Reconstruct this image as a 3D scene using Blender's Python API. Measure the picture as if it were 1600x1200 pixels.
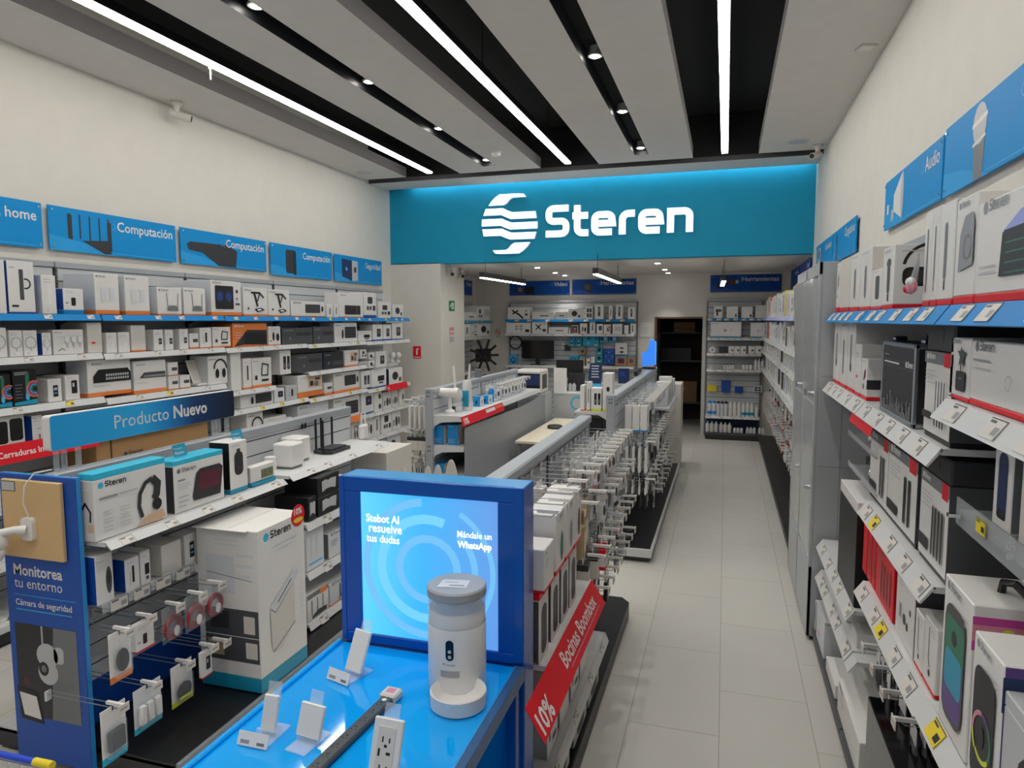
import bpy, math, random
from mathutils import Vector, Matrix

for o in list(bpy.data.objects):
    bpy.data.objects.remove(o)
sc = bpy.context.scene
COL = sc.collection
rnd = random.Random(7)

# ------------------------------------------------------------------ camera
CAM_H, FOC = 2.1, 1088.0
YAW, PITCH, ROLL = math.radians(17.0), math.radians(5.25), math.radians(0.1)
fwd = Vector((-math.sin(YAW) * math.cos(PITCH), math.cos(YAW) * math.cos(PITCH), -math.sin(PITCH)))
rgt = Vector((math.cos(YAW), math.sin(YAW), 0))
dwn = fwd.cross(rgt)
R0 = rgt * math.cos(ROLL) + dwn * math.sin(ROLL)
R1 = dwn * math.cos(ROLL) - rgt * math.sin(ROLL)
R2 = fwd
CP = Vector((0, 0, CAM_H))
cd = bpy.data.cameras.new('camera')
cam = bpy.data.objects.new('camera', cd)
COL.objects.link(cam)
cd.sensor_width = 36.0
cd.lens = FOC * 36.0 / 1600.0
cd.clip_start = 0.05
cam.matrix_world = Matrix(((R0.x, -R1.x, -R2.x, CP.x), (R0.y, -R1.y, -R2.y, CP.y), (R0.z, -R1.z, -R2.z, CP.z), (0, 0, 0, 1)))
sc.camera = cam

# ------------------------------------------------------------------ world, exposure
sc.view_settings.view_transform = 'Standard'
sc.view_settings.look = 'None'
sc.view_settings.gamma = 1.0
sc.view_settings.use_curve_mapping = False
sc.view_settings.exposure = 0.0
w = bpy.data.worlds.new('world')
sc.world = w
w.use_nodes = True
w.node_tree.nodes['Background'].inputs[0].default_value = (0.86, 0.93, 1.0, 1)
w.node_tree.nodes['Background'].inputs[1].default_value = 0.18
LED_POWER = 22.0          # the ceiling light lines
LAMP_POWER = 34.0         # downlights and pendants



def spot(name, loc, energy, angle=80, color=(1, 0.97, 0.92), radius=0.03):
    d = bpy.data.lights.new(name, 'SPOT')
    d.energy = energy; d.spot_size = math.radians(angle); d.spot_blend = 0.7; d.color = color
    d.shadow_soft_size = radius
    o = bpy.data.objects.new(name, d)
    o.location = loc
    COL.objects.link(o)
    return o


# ------------------------------------------------------------------ pixel geometry
# a point of the photograph turned into a place on a known plane of the room
def ray(px, py):
    return R0 * ((px - 800) / FOC) + R1 * ((py - 600) / FOC) + R2


def onX(px, py, x):
    d = ray(px, py); t = x / d.x
    return Vector((x, d.y * t, CAM_H + d.z * t))


def onY(px, py, y):
    d = ray(px, py); t = y / d.y
    return Vector((d.x * t, y, CAM_H + d.z * t))


def onZ(px, py, z):
    d = ray(px, py); t = (z - CAM_H) / d.z
    return Vector((d.x * t, d.y * t, z))


def y_of(px, x, z):
    # the depth at which the line (x, *, z) crosses the photo column px
    k = (px - 800) / FOC
    v = R0 - R2 * k
    return -(v.x * x + v.z * (z - CAM_H)) / v.y


def x_of(px, y, z):
    k = (px - 800) / FOC
    v = R0 - R2 * k
    return -(v.y * y + v.z * (z - CAM_H)) / v.x


def z_of(py, x, y):
    k = (py - 600) / FOC
    v = R1 - R2 * k
    return CAM_H - (v.x * x + v.y * y) / v.z


def proj(p):
    d = Vector(p) - CP
    c = d.dot(R2)
    if c < 0.01:
        return (-1, -1)
    return (800 + FOC * d.dot(R0) / c, 600 + FOC * d.dot(R1) / c)


# ------------------------------------------------------------------ materials
def lin(h):
    r = []
    for i in (0, 2, 4):
        c = int(h[i:i + 2], 16) / 255
        r.append(c / 12.92 if c <= 0.04045 else ((c + 0.055) / 1.055) ** 2.4)
    return r


PAL = {  # colour, roughness, metallic, extra
    'wall': ('dbd7cf', .75), 'white': ('e4e2df', .38), 'cool': ('d5d8dc', .4), 'offwhite': ('d6d1c9', .45),
    'lgrey': ('bfc1c3', .45), 'grey': ('93969a', .45), 'mgrey': ('76787b', .45), 'dgrey': ('4a4c4f', .45),
    'char': ('2d2e31', .45), 'black': ('111214', .4), 'void': ('0b0b0c', .8), 'gblack': ('0b0c0f', .12),
    'orange': ('e8803a', .4), 'red': ('dd1c2b', .4), 'dred': ('a81824', .35), 'teal': ('1b97b9', .4), 'lteal': ('35bcdc', .35),
    'fascia': ('1797bd', .6), 'blue': ('0f4ba5', .4), 'bluesteel': ('3f6390', .35, .3), 'navy': ('17305e', .45), 'cyan': ('1590d8', .3), 'sky': ('49b3ec', .35),
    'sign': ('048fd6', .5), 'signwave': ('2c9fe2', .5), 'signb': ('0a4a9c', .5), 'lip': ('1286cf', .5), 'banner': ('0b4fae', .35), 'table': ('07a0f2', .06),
    'cabinet': ('0a55b4', .22), 'cabrim': ('2f93d8', .25),
    'yellow': ('e8cf2e', .45), 'lime': ('cfd83c', .45), 'green': ('2f7a5f', .45), 'dgreen': ('0f8a55', .5), 'brown': ('6b4a3a', .5),
    'tan': ('b09c78', .5), 'dtan': ('7b6240', .5), 'carton': ('b1895c', .7), 'dcarton': ('8f6b47', .7), 'pink': ('d88a9c', .4), 'magenta': ('c4479c', .4),
    'purple': ('5b3d86', .4), 'maroon': ('5b2230', .4), 'skin': ('d9b592', .5), 'wood': ('d8b583', .55), 'cream': ('e3d9c2', .5), 'olive': ('45483a', .6),
    'metal': ('a9aeb3', .35, .6), 'silver': ('c3c6ca', .25, .85), 'chrome': ('d8dadd', .12, 1.0), 'steel': ('8f969c', .4, .5), 'railgrey': ('a7acb1', .4, .2), 'darkmetal': ('3c3e42', .4, .6),
    'panel': ('dcd8d3', .8), 'panelshade': ('5e5b5a', .8), 'trimdark': ('4c4b4d', .7), 'slat': ('c4c7ca', .5), 'shelf': ('cfd0d0', .4), 'shelfdark': ('5a5c60', .5), 'locker': ('b3b7ba', .35, .15), 'lockerface': ('c9cdd0', .2, .35),
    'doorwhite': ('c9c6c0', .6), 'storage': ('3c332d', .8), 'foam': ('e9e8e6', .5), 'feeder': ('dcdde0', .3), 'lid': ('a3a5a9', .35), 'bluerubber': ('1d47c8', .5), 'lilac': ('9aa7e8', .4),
}
MATS = {}


def M(key):
    if key in MATS:
        return MATS[key]
    m = bpy.data.materials.new(key)
    m.use_nodes = True
    nt = m.node_tree
    b = nt.nodes['Principled BSDF']
    p = PAL[key]
    c = lin(p[0])
    tc = nt.nodes.new('ShaderNodeTexCoord')
    nz = nt.nodes.new('ShaderNodeTexNoise')
    nz.inputs['Scale'].default_value = 6.0
    nz.inputs['Detail'].default_value = 3.0
    mx = nt.nodes.new('ShaderNodeMix')
    mx.data_type = 'RGBA'
    mx.inputs[6].default_value = (c[0] * .95, c[1] * .95, c[2] * .95, 1)
    mx.inputs[7].default_value = (min(1, c[0] * 1.05), min(1, c[1] * 1.05), min(1, c[2] * 1.05), 1)
    nt.links.new(tc.outputs['Object'], nz.inputs['Vector'])
    nt.links.new(nz.outputs['Fac'], mx.inputs[0])
    nt.links.new(mx.outputs[2], b.inputs['Base Color'])
    b.inputs['Roughness'].default_value = p[1]
    if key in ('sign', 'signwave', 'signb', 'lip', 'red', 'fascia'):
        b.inputs['Specular IOR Level'].default_value = 0.25
    if len(p) > 2:
        b.inputs['Metallic'].default_value = p[2]
    MATS[key] = m
    return m


def emit(key, col, strength, base=(0.8, 0.8, 0.8)):
    m = bpy.data.materials.new(key)
    m.use_nodes = True
    b = m.node_tree.nodes['Principled BSDF']
    b.inputs['Base Color'].default_value = (*base, 1)
    b.inputs['Emission Color'].default_value = (*col, 1)
    b.inputs['Emission Strength'].default_value = strength
    MATS[key] = m


emit('led', (1.0, 0.965, 0.90), LED_POWER)
emit('lamp', (1.0, 0.96, 0.90), LAMP_POWER)
emit('pendant', (1.0, 0.97, 0.93), 16.0)
emit('cove', (0.75, 0.93, 1.0), 9.0)
emit('letter', (0.95, 0.97, 1.0), 1.25)
emit('scr_white', (0.86, 0.96, 1.0), 1.05)
emit('scr_ring', (0.16, 0.68, 0.98), 1.0)
emit('monitor', (0.03, 0.22, 0.85), 0.9, (.02, .08, .3))
emit('monitor2', (0.1, 0.45, 0.95), 1.0, (.02, .1, .3))
emit('lcd', (0.28, 0.32, 0.18), 0.12, (.16, .18, .09))


def clear_plastic(key, tint, alpha, rough=0.08):
    m = bpy.data.materials.new(key)
    m.use_nodes = True
    b = m.node_tree.nodes['Principled BSDF']
    b.inputs['Base Color'].default_value = (*tint, 1)
    b.inputs['Roughness'].default_value = rough
    b.inputs['Alpha'].default_value = alpha
    MATS[key] = m


clear_plastic('clear', (0.86, 0.9, 0.93), 0.25, .12)
clear_plastic('clear2', (0.8, 0.86, 0.92), 0.12)
clear_plastic('bag', (0.86, 0.87, 0.88), 0.72, .4)
clear_plastic('hopper', (0.92, 0.93, 0.97), 0.36, .1)
clear_plastic('smoke', (0.55, 0.56, 0.6), 0.55, .15)


def ramp_material(key, axis, stops, emission=0.0, rough=0.3):
    # a printed colour run across the thing, along one of its own axes
    m = bpy.data.materials.new(key)
    m.use_nodes = True
    nt = m.node_tree
    b = nt.nodes['Principled BSDF']
    tc = nt.nodes.new('ShaderNodeTexCoord')
    sp = nt.nodes.new('ShaderNodeSeparateXYZ')
    cr = nt.nodes.new('ShaderNodeValToRGB')
    nt.links.new(tc.outputs['Generated'], sp.inputs[0])
    nt.links.new(sp.outputs[axis], cr.inputs[0])
    e = cr.color_ramp.elements
    while len(e) < len(stops):
        e.new(0.5)
    for i, (pos, h) in enumerate(stops):
        e[i].position = pos
        e[i].color = (*lin(h), 1)
    if emission:
        nt.links.new(cr.outputs[0], b.inputs['Emission Color'])
        b.inputs['Emission Strength'].default_value = emission
        b.inputs['Base Color'].default_value = (.1, .1, .1, 1)
    else:
        nt.links.new(cr.outputs[0], b.inputs['Base Color'])
    b.inputs['Roughness'].default_value = rough
    MATS[key] = m


ramp_material('newprint', 'X', [(0.0, '1fa0e0'), (.42, '2aaeea'), (.56, '1a86cc'), (.72, '123a6c'), (1.0, '0a1428')])
ramp_material('ledprint', 'Z', [(0.0, '35d23a'), (.35, '1c9ad0'), (.62, '3fae40'), (1.0, 'e0cf30')])
ramp_material('screenglow', 'X', [(0.0, '58d6ff'), (.45, '2fb4fb'), (1.0, '5f9ae6')], emission=1.0)


def floor_material():
    m = bpy.data.materials.new('floor_tiles')
    m.use_nodes = True
    nt = m.node_tree
    b = nt.nodes['Principled BSDF']
    geo = nt.nodes.new('ShaderNodeNewGeometry')
    sp = nt.nodes.new('ShaderNodeSeparateXYZ')
    cb = nt.nodes.new('ShaderNodeCombineXYZ')
    a1 = nt.nodes.new('ShaderNodeMath'); a1.operation = 'ADD'; a1.inputs[1].default_value = -3.505 + 0.917 * 20
    a2 = nt.nodes.new('ShaderNodeMath'); a2.operation = 'ADD'; a2.inputs[1].default_value = -0.02 + 0.4585 * 20
    br = nt.nodes.new('ShaderNodeTexBrick')
    br.offset = 0.5
    br.inputs['Scale'].default_value = 1.0
    br.inputs['Brick Width'].default_value = 0.917
    br.inputs['Row Height'].default_value = 0.4585
    br.inputs['Mortar Size'].default_value = 0.0022
    br.inputs['Mortar Smooth'].default_value = 0.1
    br.inputs['Color1'].default_value = (*lin('cbc8c1'), 1)
    br.inputs['Color2'].default_value = (*lin('c6c3bc'), 1)
    br.inputs['Mortar'].default_value = (*lin('9a978f'), 1)
    nz = nt.nodes.new('ShaderNodeTexNoise'); nz.inputs['Scale'].default_value = 1.3; nz.inputs['Detail'].default_value = 5
    mr = nt.nodes.new('ShaderNodeMapRange')
    mr.inputs['To Min'].default_value = 0.90; mr.inputs['To Max'].default_value = 1.08
    mu = nt.nodes.new('ShaderNodeMix'); mu.data_type = 'RGBA'; mu.blend_type = 'MULTIPLY'; mu.inputs[0].default_value = 1
    L = nt.links.new
    L(geo.outputs['Position'], sp.inputs[0])
    L(sp.outputs['Y'], a1.inputs[0]); L(sp.outputs['X'], a2.inputs[0])
    L(a1.outputs[0], cb.inputs[0]); L(a2.outputs[0], cb.inputs[1])
    L(cb.outputs[0], br.inputs['Vector'])
    L(geo.outputs['Position'], nz.inputs['Vector'])
    L(nz.outputs['Fac'], mr.inputs['Value'])
    L(br.outputs['Color'], mu.inputs[6]); L(mr.outputs[0], mu.inputs[7])
    L(mu.outputs[2], b.inputs['Base Color'])
    b.inputs['Roughness'].default_value = 0.42
    MATS['floor'] = m


floor_material()


# ------------------------------------------------------------------ mesh builder
class MB:
    def __init__(s):
        s.v, s.f, s.fm, s.mats = [], [], [], []

    def mi(s, key):
        if key not in s.mats:
            s.mats.append(key)
        return s.mats.index(key)

    def poly(s, pts, key):
        n = len(s.v)
        s.v.extend([tuple(p) for p in pts])
        s.f.append(tuple(range(n, n + len(pts))))
        s.fm.append(s.mi(key))

    def raw(s, verts, faces, key):
        n = len(s.v)
        s.v.extend([tuple(p) for p in verts])
        k = s.mi(key)
        for f in faces:
            s.f.append(tuple(i + n for i in f)); s.fm.append(k)

    def box(s, x0, x1, y0, y1, z0, z1, key, bev=0.0, keys=None):
        # keys: other materials for single faces, out of '-x +x -y +y -z +z'
        if x1 < x0: x0, x1 = x1, x0
        if y1 < y0: y0, y1 = y1, y0
        if z1 < z0: z0, z1 = z1, z0
        bev = min(bev, (x1 - x0) * .4, (y1 - y0) * .4, (z1 - z0) * .4)
        keys = keys or {}
        n = len(s.v)
        if bev <= 0:
            s.v.extend([(x, y, z) for z in (z0, z1) for y in (y0, y1) for x in (x0, x1)])
            F = {'-z': (0, 2, 3, 1), '+z': (4, 5, 7, 6), '-y': (0, 1, 5, 4), '+y': (2, 6, 7, 3), '-x': (0, 4, 6, 2), '+x': (1, 3, 7, 5)}
            for k, f in F.items():
                s.f.append(tuple(i + n for i in f)); s.fm.append(s.mi(keys.get(k, key)))
            return
        idx = {}
        X, Y, Z = (x0, x1), (y0, y1), (z0, z1)
        for cz in (0, 1):
            for cy in (0, 1):
                for cx in (0, 1):
                    for ax in range(3):
                        p = [X[cx], Y[cy], Z[cz]]
                        for q, c in enumerate((cx, cy, cz)):
                            if q != ax:
                                p[q] += bev if c == 0 else -bev
                        idx[(cx, cy, cz, ax)] = len(s.v)
                        s.v.append(tuple(p))
        def add(f, k):
            s.f.append(tuple(f)); s.fm.append(s.mi(k))
        I = idx
        for c, k in ((0, '-x'), (1, '+x')):
            q = [I[(c, 0, 0, 0)], I[(c, 1, 0, 0)], I[(c, 1, 1, 0)], I[(c, 0, 1, 0)]]
            add(q if c else q[::-1], keys.get(k, key))
        for c, k in ((0, '-y'), (1, '+y')):
            q = [I[(0, c, 0, 1)], I[(1, c, 0, 1)], I[(1, c, 1, 1)], I[(0, c, 1, 1)]]
            add(q[::-1] if c else q, keys.get(k, key))
        for c, k in ((0, '-z'), (1, '+z')):
            q = [I[(0, 0, c, 2)], I[(1, 0, c, 2)], I[(1, 1, c, 2)], I[(0, 1, c, 2)]]
            add(q if c else q[::-1], keys.get(k, key))
        for a in (0, 1):
            for b in (0, 1):
                e = [I[(0, a, b, 1)], I[(1, a, b, 1)], I[(1, a, b, 2)], I[(0, a, b, 2)]]
                add(e if a != b else e[::-1], key)
                e = [I[(a, 0, b, 0)], I[(a, 1, b, 0)], I[(a, 1, b, 2)], I[(a, 0, b, 2)]]
                add(e if a == b else e[::-1], key)
                e = [I[(a, b, 0, 0)], I[(a, b, 1, 0)], I[(a, b, 1, 1)], I[(a, b, 0, 1)]]
                add(e if a != b else e[::-1], key)
        for cx in (0, 1):
            for cy in (0, 1):
                for cz in (0, 1):
                    t = [I[(cx, cy, cz, 0)], I[(cx, cy, cz, 1)], I[(cx, cy, cz, 2)]]
                    add(t if (cx + cy + cz) % 2 else t[::-1], key)

    def ring_tube(s, pts, r, key, n=8, caps=True, closed=False):
        pts = [Vector(p) for p in pts]
        rr = r if isinstance(r, (list, tuple)) else [r] * len(pts)
        base = len(s.v)
        m = len(pts)
        up = None
        for i, p in enumerate(pts):
            if closed:
                t = (pts[(i + 1) % m] - pts[i - 1])
            else:
                t = pts[min(i + 1, m - 1)] - pts[max(i - 1, 0)]
            if t.length < 1e-9:
                t = Vector((0, 0, 1))
            t.normalize()
            if up is None:
                up = Vector((0, 0, 1)) if abs(t.z) < .9 else Vector((1, 0, 0))
            a = t.cross(up)
            if a.length < 1e-5:
                a = t.cross(Vector((0, 1, 0)))
            a.normalize()
            b = a.cross(t); b.normalize()
            up = b
            for k in range(n):
                q = 2 * math.pi * k / n
                s.v.append(tuple(p + a * (rr[i] * math.cos(q)) + b * (rr[i] * math.sin(q))))
        ki = s.mi(key)
        for i in range(m if closed else m - 1):
            j = (i + 1) % m
            for k in range(n):
                k2 = (k + 1) % n
                s.f.append((base + i * n + k, base + i * n + k2, base + j * n + k2, base + j * n + k)); s.fm.append(ki)
        if caps and not closed:
            s.f.append(tuple(base + k for k in reversed(range(n)))); s.fm.append(ki)
            s.f.append(tuple(base + (m - 1) * n + k for k in range(n))); s.fm.append(ki)

    def cyl(s, p0, p1, r, key, n=16, r2=None):
        s.ring_tube([p0, p1], [r, r if r2 is None else r2], key, n)

    def lathe(s, prof, key, c=(0, 0, 0), n=24, sx=1.0, sy=1.0):
        # prof: (radius, z) or (radius, z, key)
        base = len(s.v)
        for q in prof:
            for k in range(n):
                a = 2 * math.pi * k / n
                s.v.append((c[0] + q[0] * sx * math.cos(a), c[1] + q[0] * sy * math.sin(a), c[2] + q[1]))
        for i in range(len(prof) - 1):
            kk = s.mi(prof[i][2] if len(prof[i]) > 2 else key)
            for k in range(n):
                k2 = (k + 1) % n
                s.f.append((base + i * n + k, base + i * n + k2, base + (i + 1) * n + k2, base + (i + 1) * n + k)); s.fm.append(kk)
        s.f.append(tuple(base + k for k in reversed(range(n)))); s.fm.append(s.mi(key))
        s.f.append(tuple(base + (len(prof) - 1) * n + k for k in range(n))); s.fm.append(s.mi(prof[-2][2] if len(prof[-2]) > 2 else key))

    def prism(s, pts, plane, d0, d1, key, face=None):
        # pts 2D in plane 'xz' (extruded along y), 'yz' (along x), 'xy' (along z)
        def P(a, b, d):
            return {'xz': (a, d, b), 'yz': (d, a, b), 'xy': (a, b, d)}[plane]
        n = len(pts)
        A = [P(a, b, d0) for a, b in pts]
        B = [P(a, b, d1) for a, b in pts]
        s.poly(A, face or key); s.poly(B[::-1], face or key)
        for i in range(n):
            j = (i + 1) % n
            s.poly([A[i], B[i], B[j], A[j]], key)

    def ellipsoid(s, c, rx, ry, rz, key, n=16, m=10, zmin=-1.0, zmax=1.0):
        prof = []
        for i in range(m + 1):
            t = zmin + (zmax - zmin) * i / m
            a = math.asin(max(-1, min(1, -1 + 2 * i / m))) if (zmin, zmax) == (-1.0, 1.0) else math.asin(t)
            prof.append((max(1e-4, math.cos(a)), math.sin(a)))
        base = len(s.v)
        for r, z in prof:
            for k in range(n):
                q = 2 * math.pi * k / n
                s.v.append((c[0] + rx * r * math.cos(q), c[1] + ry * r * math.sin(q), c[2] + rz * z))
        ki = s.mi(key)
        for i in range(len(prof) - 1):
            for k in range(n):
                k2 = (k + 1) % n
                s.f.append((base + i * n + k, base + i * n + k2, base + (i + 1) * n + k2, base + (i + 1) * n + k)); s.fm.append(ki)
        s.f.append(tuple(base + k for k in reversed(range(n)))); s.fm.append(ki)
        s.f.append(tuple(base + (len(prof) - 1) * n + k for k in range(n))); s.fm.append(ki)

    def xform(s, mat, start=0):
        for i in range(start, len(s.v)):
            s.v[i] = tuple(mat @ Vector(s.v[i]))

    def mesh(s, name, smooth=False):
        me = bpy.data.meshes.new(name)
        me.from_pydata(s.v, [], s.f)
        for k in s.mats:
            me.materials.append(M(k))
        me.polygons.foreach_set('material_index', s.fm)
        if smooth:
            me.polygons.foreach_set('use_smooth', [True] * len(s.f))
            me.set_sharp_from_angle(angle=math.radians(40))
        me.update()
        return me

    def build(s, name, parent=None, loc=(0, 0, 0), rz=0.0, smooth=False, label=None):
        return obj(name, s.mesh(name, smooth), parent, loc, rz, label)


def obj(name, me, parent=None, loc=(0, 0, 0), rz=0.0, label=None):
    o = bpy.data.objects.new(name, me)
    COL.objects.link(o)
    o.location = loc
    o.rotation_euler = (0, 0, rz)
    if parent is not None:
        o.parent = parent
    if label:
        o['label'] = label
    return o


LABELLED = []


def tag(o, label, cat, group=None, kind=None, shared=False):
    o['label'] = label
    o['category'] = cat
    if group:
        o['group'] = group
    if kind:
        o['kind'] = kind
    LABELLED.append((o, shared))
    return o


def thing(name, label, cat, loc=(0, 0, 0), rz=0.0, group=None, shared=False):
    o = bpy.data.objects.new(name, None)
    COL.objects.link(o)
    o.location = loc
    o.rotation_euler = (0, 0, rz)
    o.empty_display_size = 0.05
    return tag(o, label, cat, group, None, shared)


def struct(name, mb, label, cat, smooth=False):
    return tag(mb.build(name, smooth=smooth), label, cat, kind='structure')


# ------------------------------------------------------------------ lettering
_T = {}


def text_polys(t, bold=0.0):
    if (t, bold) in _T:
        return _T[(t, bold)]
    cu = bpy.data.curves.new('lettering', 'FONT')
    cu.body = t
    cu.size = 1.0
    cu.offset = bold
    cu.resolution_u = 2
    cu.fill_mode = 'FRONT'
    o = bpy.data.objects.new('lettering', cu)
    me = bpy.data.meshes.new_from_object(o)
    vs = [(v.co.x, v.co.y) for v in me.vertices]
    fs = [tuple(p.vertices) for p in me.polygons]
    bpy.data.objects.remove(o); bpy.data.curves.remove(cu); bpy.data.meshes.remove(me)
    if vs:
        x0 = min(v[0] for v in vs); x1 = max(v[0] for v in vs)
    else:
        x0, x1 = 0, 1
    vs = [(v[0] - x0, v[1]) for v in vs]
    _T[(t, bold)] = (vs, fs, x1 - x0)
    return _T[(t, bold)]


def arc(cx, cy, r, a0, a1, n=4):
    return [(cx + r * math.cos(math.radians(a0 + (a1 - a0) * i / n)), cy + r * math.sin(math.radians(a0 + (a1 - a0) * i / n))) for i in range(n + 1)]


# the shop's own wordmark, drawn as broad strokes
GLYPH = [
    [[(.98, 1.22)] + arc(.36, 1.02, .2, 90, 180) + arc(.36, .87, .2, 180, 270) + arc(.68, .47, .2, 90, 0) + arc(.68, .33, .2, 0, -90) + [(.03, .13)]],
    [[(.2, 1.32)] + arc(.42, .35, .22, 180, 270) + [(.66, .13)], [(0, .87), (.64, .87)]],
    [[(.15, .5), (.87, .5)] + arc(.65, .67, .2, 0, 90) + arc(.35, .67, .2, 90, 180) + arc(.35, .33, .2, 180, 270) + [(.85, .13)]],
    [[(.13, 0)] + arc(.38, .62, .25, 180, 90) + [(.62, .87)]],
    None,
    [[(.13, 0), (.13, .87)] + arc(.65, .67, .2, 90, 0) + [(.85, 0)]],
]
GLYPH[4] = GLYPH[2]
GADV = [1.14, .76, 1.13, .74, 1.13, 1.0]
WORD_W = sum(GADV)


def stroke_quads(path, wd):
    h = wd / 2
    L, Rr = [], []
    n = len(path)
    for i in range(n):
        a = Vector(path[max(i - 1, 0)]); b = Vector(path[i]); c = Vector(path[min(i + 1, n - 1)])
        d1 = (b - a) if i > 0 else (c - b)
        d2 = (c - b) if i < n - 1 else (b - a)
        if d1.length < 1e-6: d1 = d2
        if d2.length < 1e-6: d2 = d1
        d1 = d1.normalized(); d2 = d2.normalized()
        n1 = Vector((-d1.y, d1.x)); n2 = Vector((-d2.y, d2.x))
        m = n1 + n2
        if m.length < 1e-4: m = n1
        m.normalize()
        k = h / max(.45, m.dot(n1))
        L.append(b + m * k); Rr.append(b - m * k)
    return [(L[i], Rr[i], Rr[i + 1], L[i + 1]) for i in range(n - 1)]


_W = []


def word_quads():
    if not _W:
        x = 0
        for g, ad in zip(GLYPH, GADV):
            for p in g:
                for q in stroke_quads([(a + x, b) for a, b in p], .26):
                    _W.append([(v.x, v.y) for v in q])
            x += ad
    return _W


def emblem_polys():
    # five bands of a disc, each stepping down in the middle; unit circle
    def U(p):
        return ((p[0] - 447) / 100, -(p[1] - 251) / 100)
    top = [(372, 187), (428, 187), (440, 180), (450, 168), (460, 163), (507, 163), (498, 152), (478, 150), (447, 150), (412, 150), (396, 160), (382, 173)]
    bands = [
        [(353, 220), (418, 220), (436, 228), (452, 235), (544, 235), (540, 212), (458, 212), (440, 205), (425, 197), (362, 197)],
        [(347, 256), (416, 256), (434, 264), (450, 270), (547, 270), (547, 247), (456, 247), (438, 240), (421, 232), (348, 232)],
        [(354, 290), (416, 290), (434, 298), (450, 304), (537, 304), (543, 281), (455, 281), (438, 274), (421, 266), (349, 266)],
    ]
    bot = [(894 - a, 502 - b) for a, b in top]
    return [[U(p) for p in q] for q in [top] + bands + [bot]]
# ------------------------------------------------------------------ the room
XL, XR, YFR, YF, YB, ZC = -4.9, 1.05, -2.0, 9.72, 13.05, 4.06
m = MB(); m.box(XL - .1, XR + .1, YFR, 15.3, -.1, 0, 'floor')
struct('floor', m, 'large grey stone-look floor tiles running down the shop', 'floor')
m = MB(); m.box(XL - .1, XL, YFR, 15.3, 0, 4.7, 'wall')
struct('wall_left', m, 'plain off-white wall on the left above the shelves', 'wall')
m = MB(); m.box(XR, XR + .1, YFR, 15.3, 0, 4.7, 'wall')
struct('wall_right', m, 'plain off-white wall on the right above the audio shelves', 'wall')
DX0, DX1, DZ = -1.224, -.374, 2.13
m = MB()
m.box(XL, DX0, YB, YB + .1, 0, 2.93, 'wall'); m.box(DX1, XR, YB, YB + .1, 0, 2.93, 'wall'); m.box(DX0, DX1, YB, YB + .1, DZ, 2.93, 'wall')
struct('wall_back', m, 'off-white rear wall with a doorway to the stock room', 'wall')
m = MB(); m.box(XL, -4.72, 10.7, YB, 0, 2.93, 'wall')
struct('wall_left_rear', m, 'short rear stretch of the left wall behind the pillar', 'wall')
m = MB(); m.box(DX1 - .02, DX1 + .045, YB - .03, YB + .14, 0, DZ + .03, 'doorwhite', .004); m.box(DX0 - .02, DX0 + .02, YB - .02, YB + .12, 0, DZ + .02, 'brown'); m.box(DX0, DX1, YB - .02, YB + .12, DZ - .01, DZ + .02, 'brown')
struct('door_1', m, 'open doorway into the dark stock room at the rear', 'doorway')
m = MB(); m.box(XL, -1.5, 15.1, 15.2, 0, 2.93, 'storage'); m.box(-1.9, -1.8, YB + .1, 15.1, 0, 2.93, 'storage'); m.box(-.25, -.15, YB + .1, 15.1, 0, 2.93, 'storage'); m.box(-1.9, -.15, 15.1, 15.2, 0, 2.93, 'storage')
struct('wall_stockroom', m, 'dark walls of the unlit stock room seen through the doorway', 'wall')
m = MB(); m.box(XL, -4.085, YF, 10.7, 0, 2.95, 'wall')
struct('pillar', m, 'square off-white pillar left of the rear sales area', 'pillar')
m = MB(); m.box(XL, XR, YF + .18, 15.2, 2.93, 3.03, 'wall')
struct('ceiling_rear', m, 'low white ceiling over the rear sales area', 'ceiling')
m = MB(); m.box(XL, XR, YFR, YF + .3, 4.6, 4.7, 'void')
struct('ceiling', m, 'black upper ceiling seen between the grey panels', 'ceiling')
m = MB(); m.box(XL, XR, YF, YF + .18, 2.94, 4.6, 'fascia')
struct('wall_fascia', m, 'blue-green bulkhead wall carrying the white shop name', 'wall')
m = MB()
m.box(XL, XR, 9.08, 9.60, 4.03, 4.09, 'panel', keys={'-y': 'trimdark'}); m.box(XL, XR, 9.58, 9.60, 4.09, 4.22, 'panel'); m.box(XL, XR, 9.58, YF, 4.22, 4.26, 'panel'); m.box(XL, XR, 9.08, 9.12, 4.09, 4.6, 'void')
struct('trim_1', m, 'grey soffit with dark front edge above the blue-green bulkhead', 'trim')


def ceil_panel(name, x0, x1, slot, lab):  # panel sides carry painted shade, a darker grey than the underside
    m = MB()
    yb, ye, z0, z1 = YFR, 8.95, ZC, ZC + .13
    if slot is None:
        m.box(x0, x1, yb, ye, z0, z1, 'panel', keys={'-x': 'panelshade', '+x': 'panelshade', '+y': 'panelshade'})
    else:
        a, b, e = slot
        m.box(x0, a, yb, ye, z0, z1, 'panel', keys={'-x': 'panelshade', '+x': 'char'})
        m.box(b, x1, yb, ye, z0, z1, 'panel', keys={'-x': 'char', '+x': 'panelshade'})
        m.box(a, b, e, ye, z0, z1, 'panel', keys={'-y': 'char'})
        m.box(a - .01, b + .01, yb, e + .02, z1, z1 + .02, 'void')
    struct(name, m, lab, 'ceiling panel')


ceil_panel('ceiling_panel', XL, -4.25, None, 'grey ceiling panel along the left wall')
ceil_panel('ceiling_panel', -3.46, -2.34, (-3.02, -2.855, 8.64), 'grey ceiling panel with downlight slot, second from the left wall')
ceil_panel('ceiling_panel', -1.58, -.43, (-1.09, -.925, 8.6), 'grey ceiling panel with downlight slot between two light lines')
ceil_panel('ceiling_panel', .325, XR, None, 'grey ceiling panel along the right wall')

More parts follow.
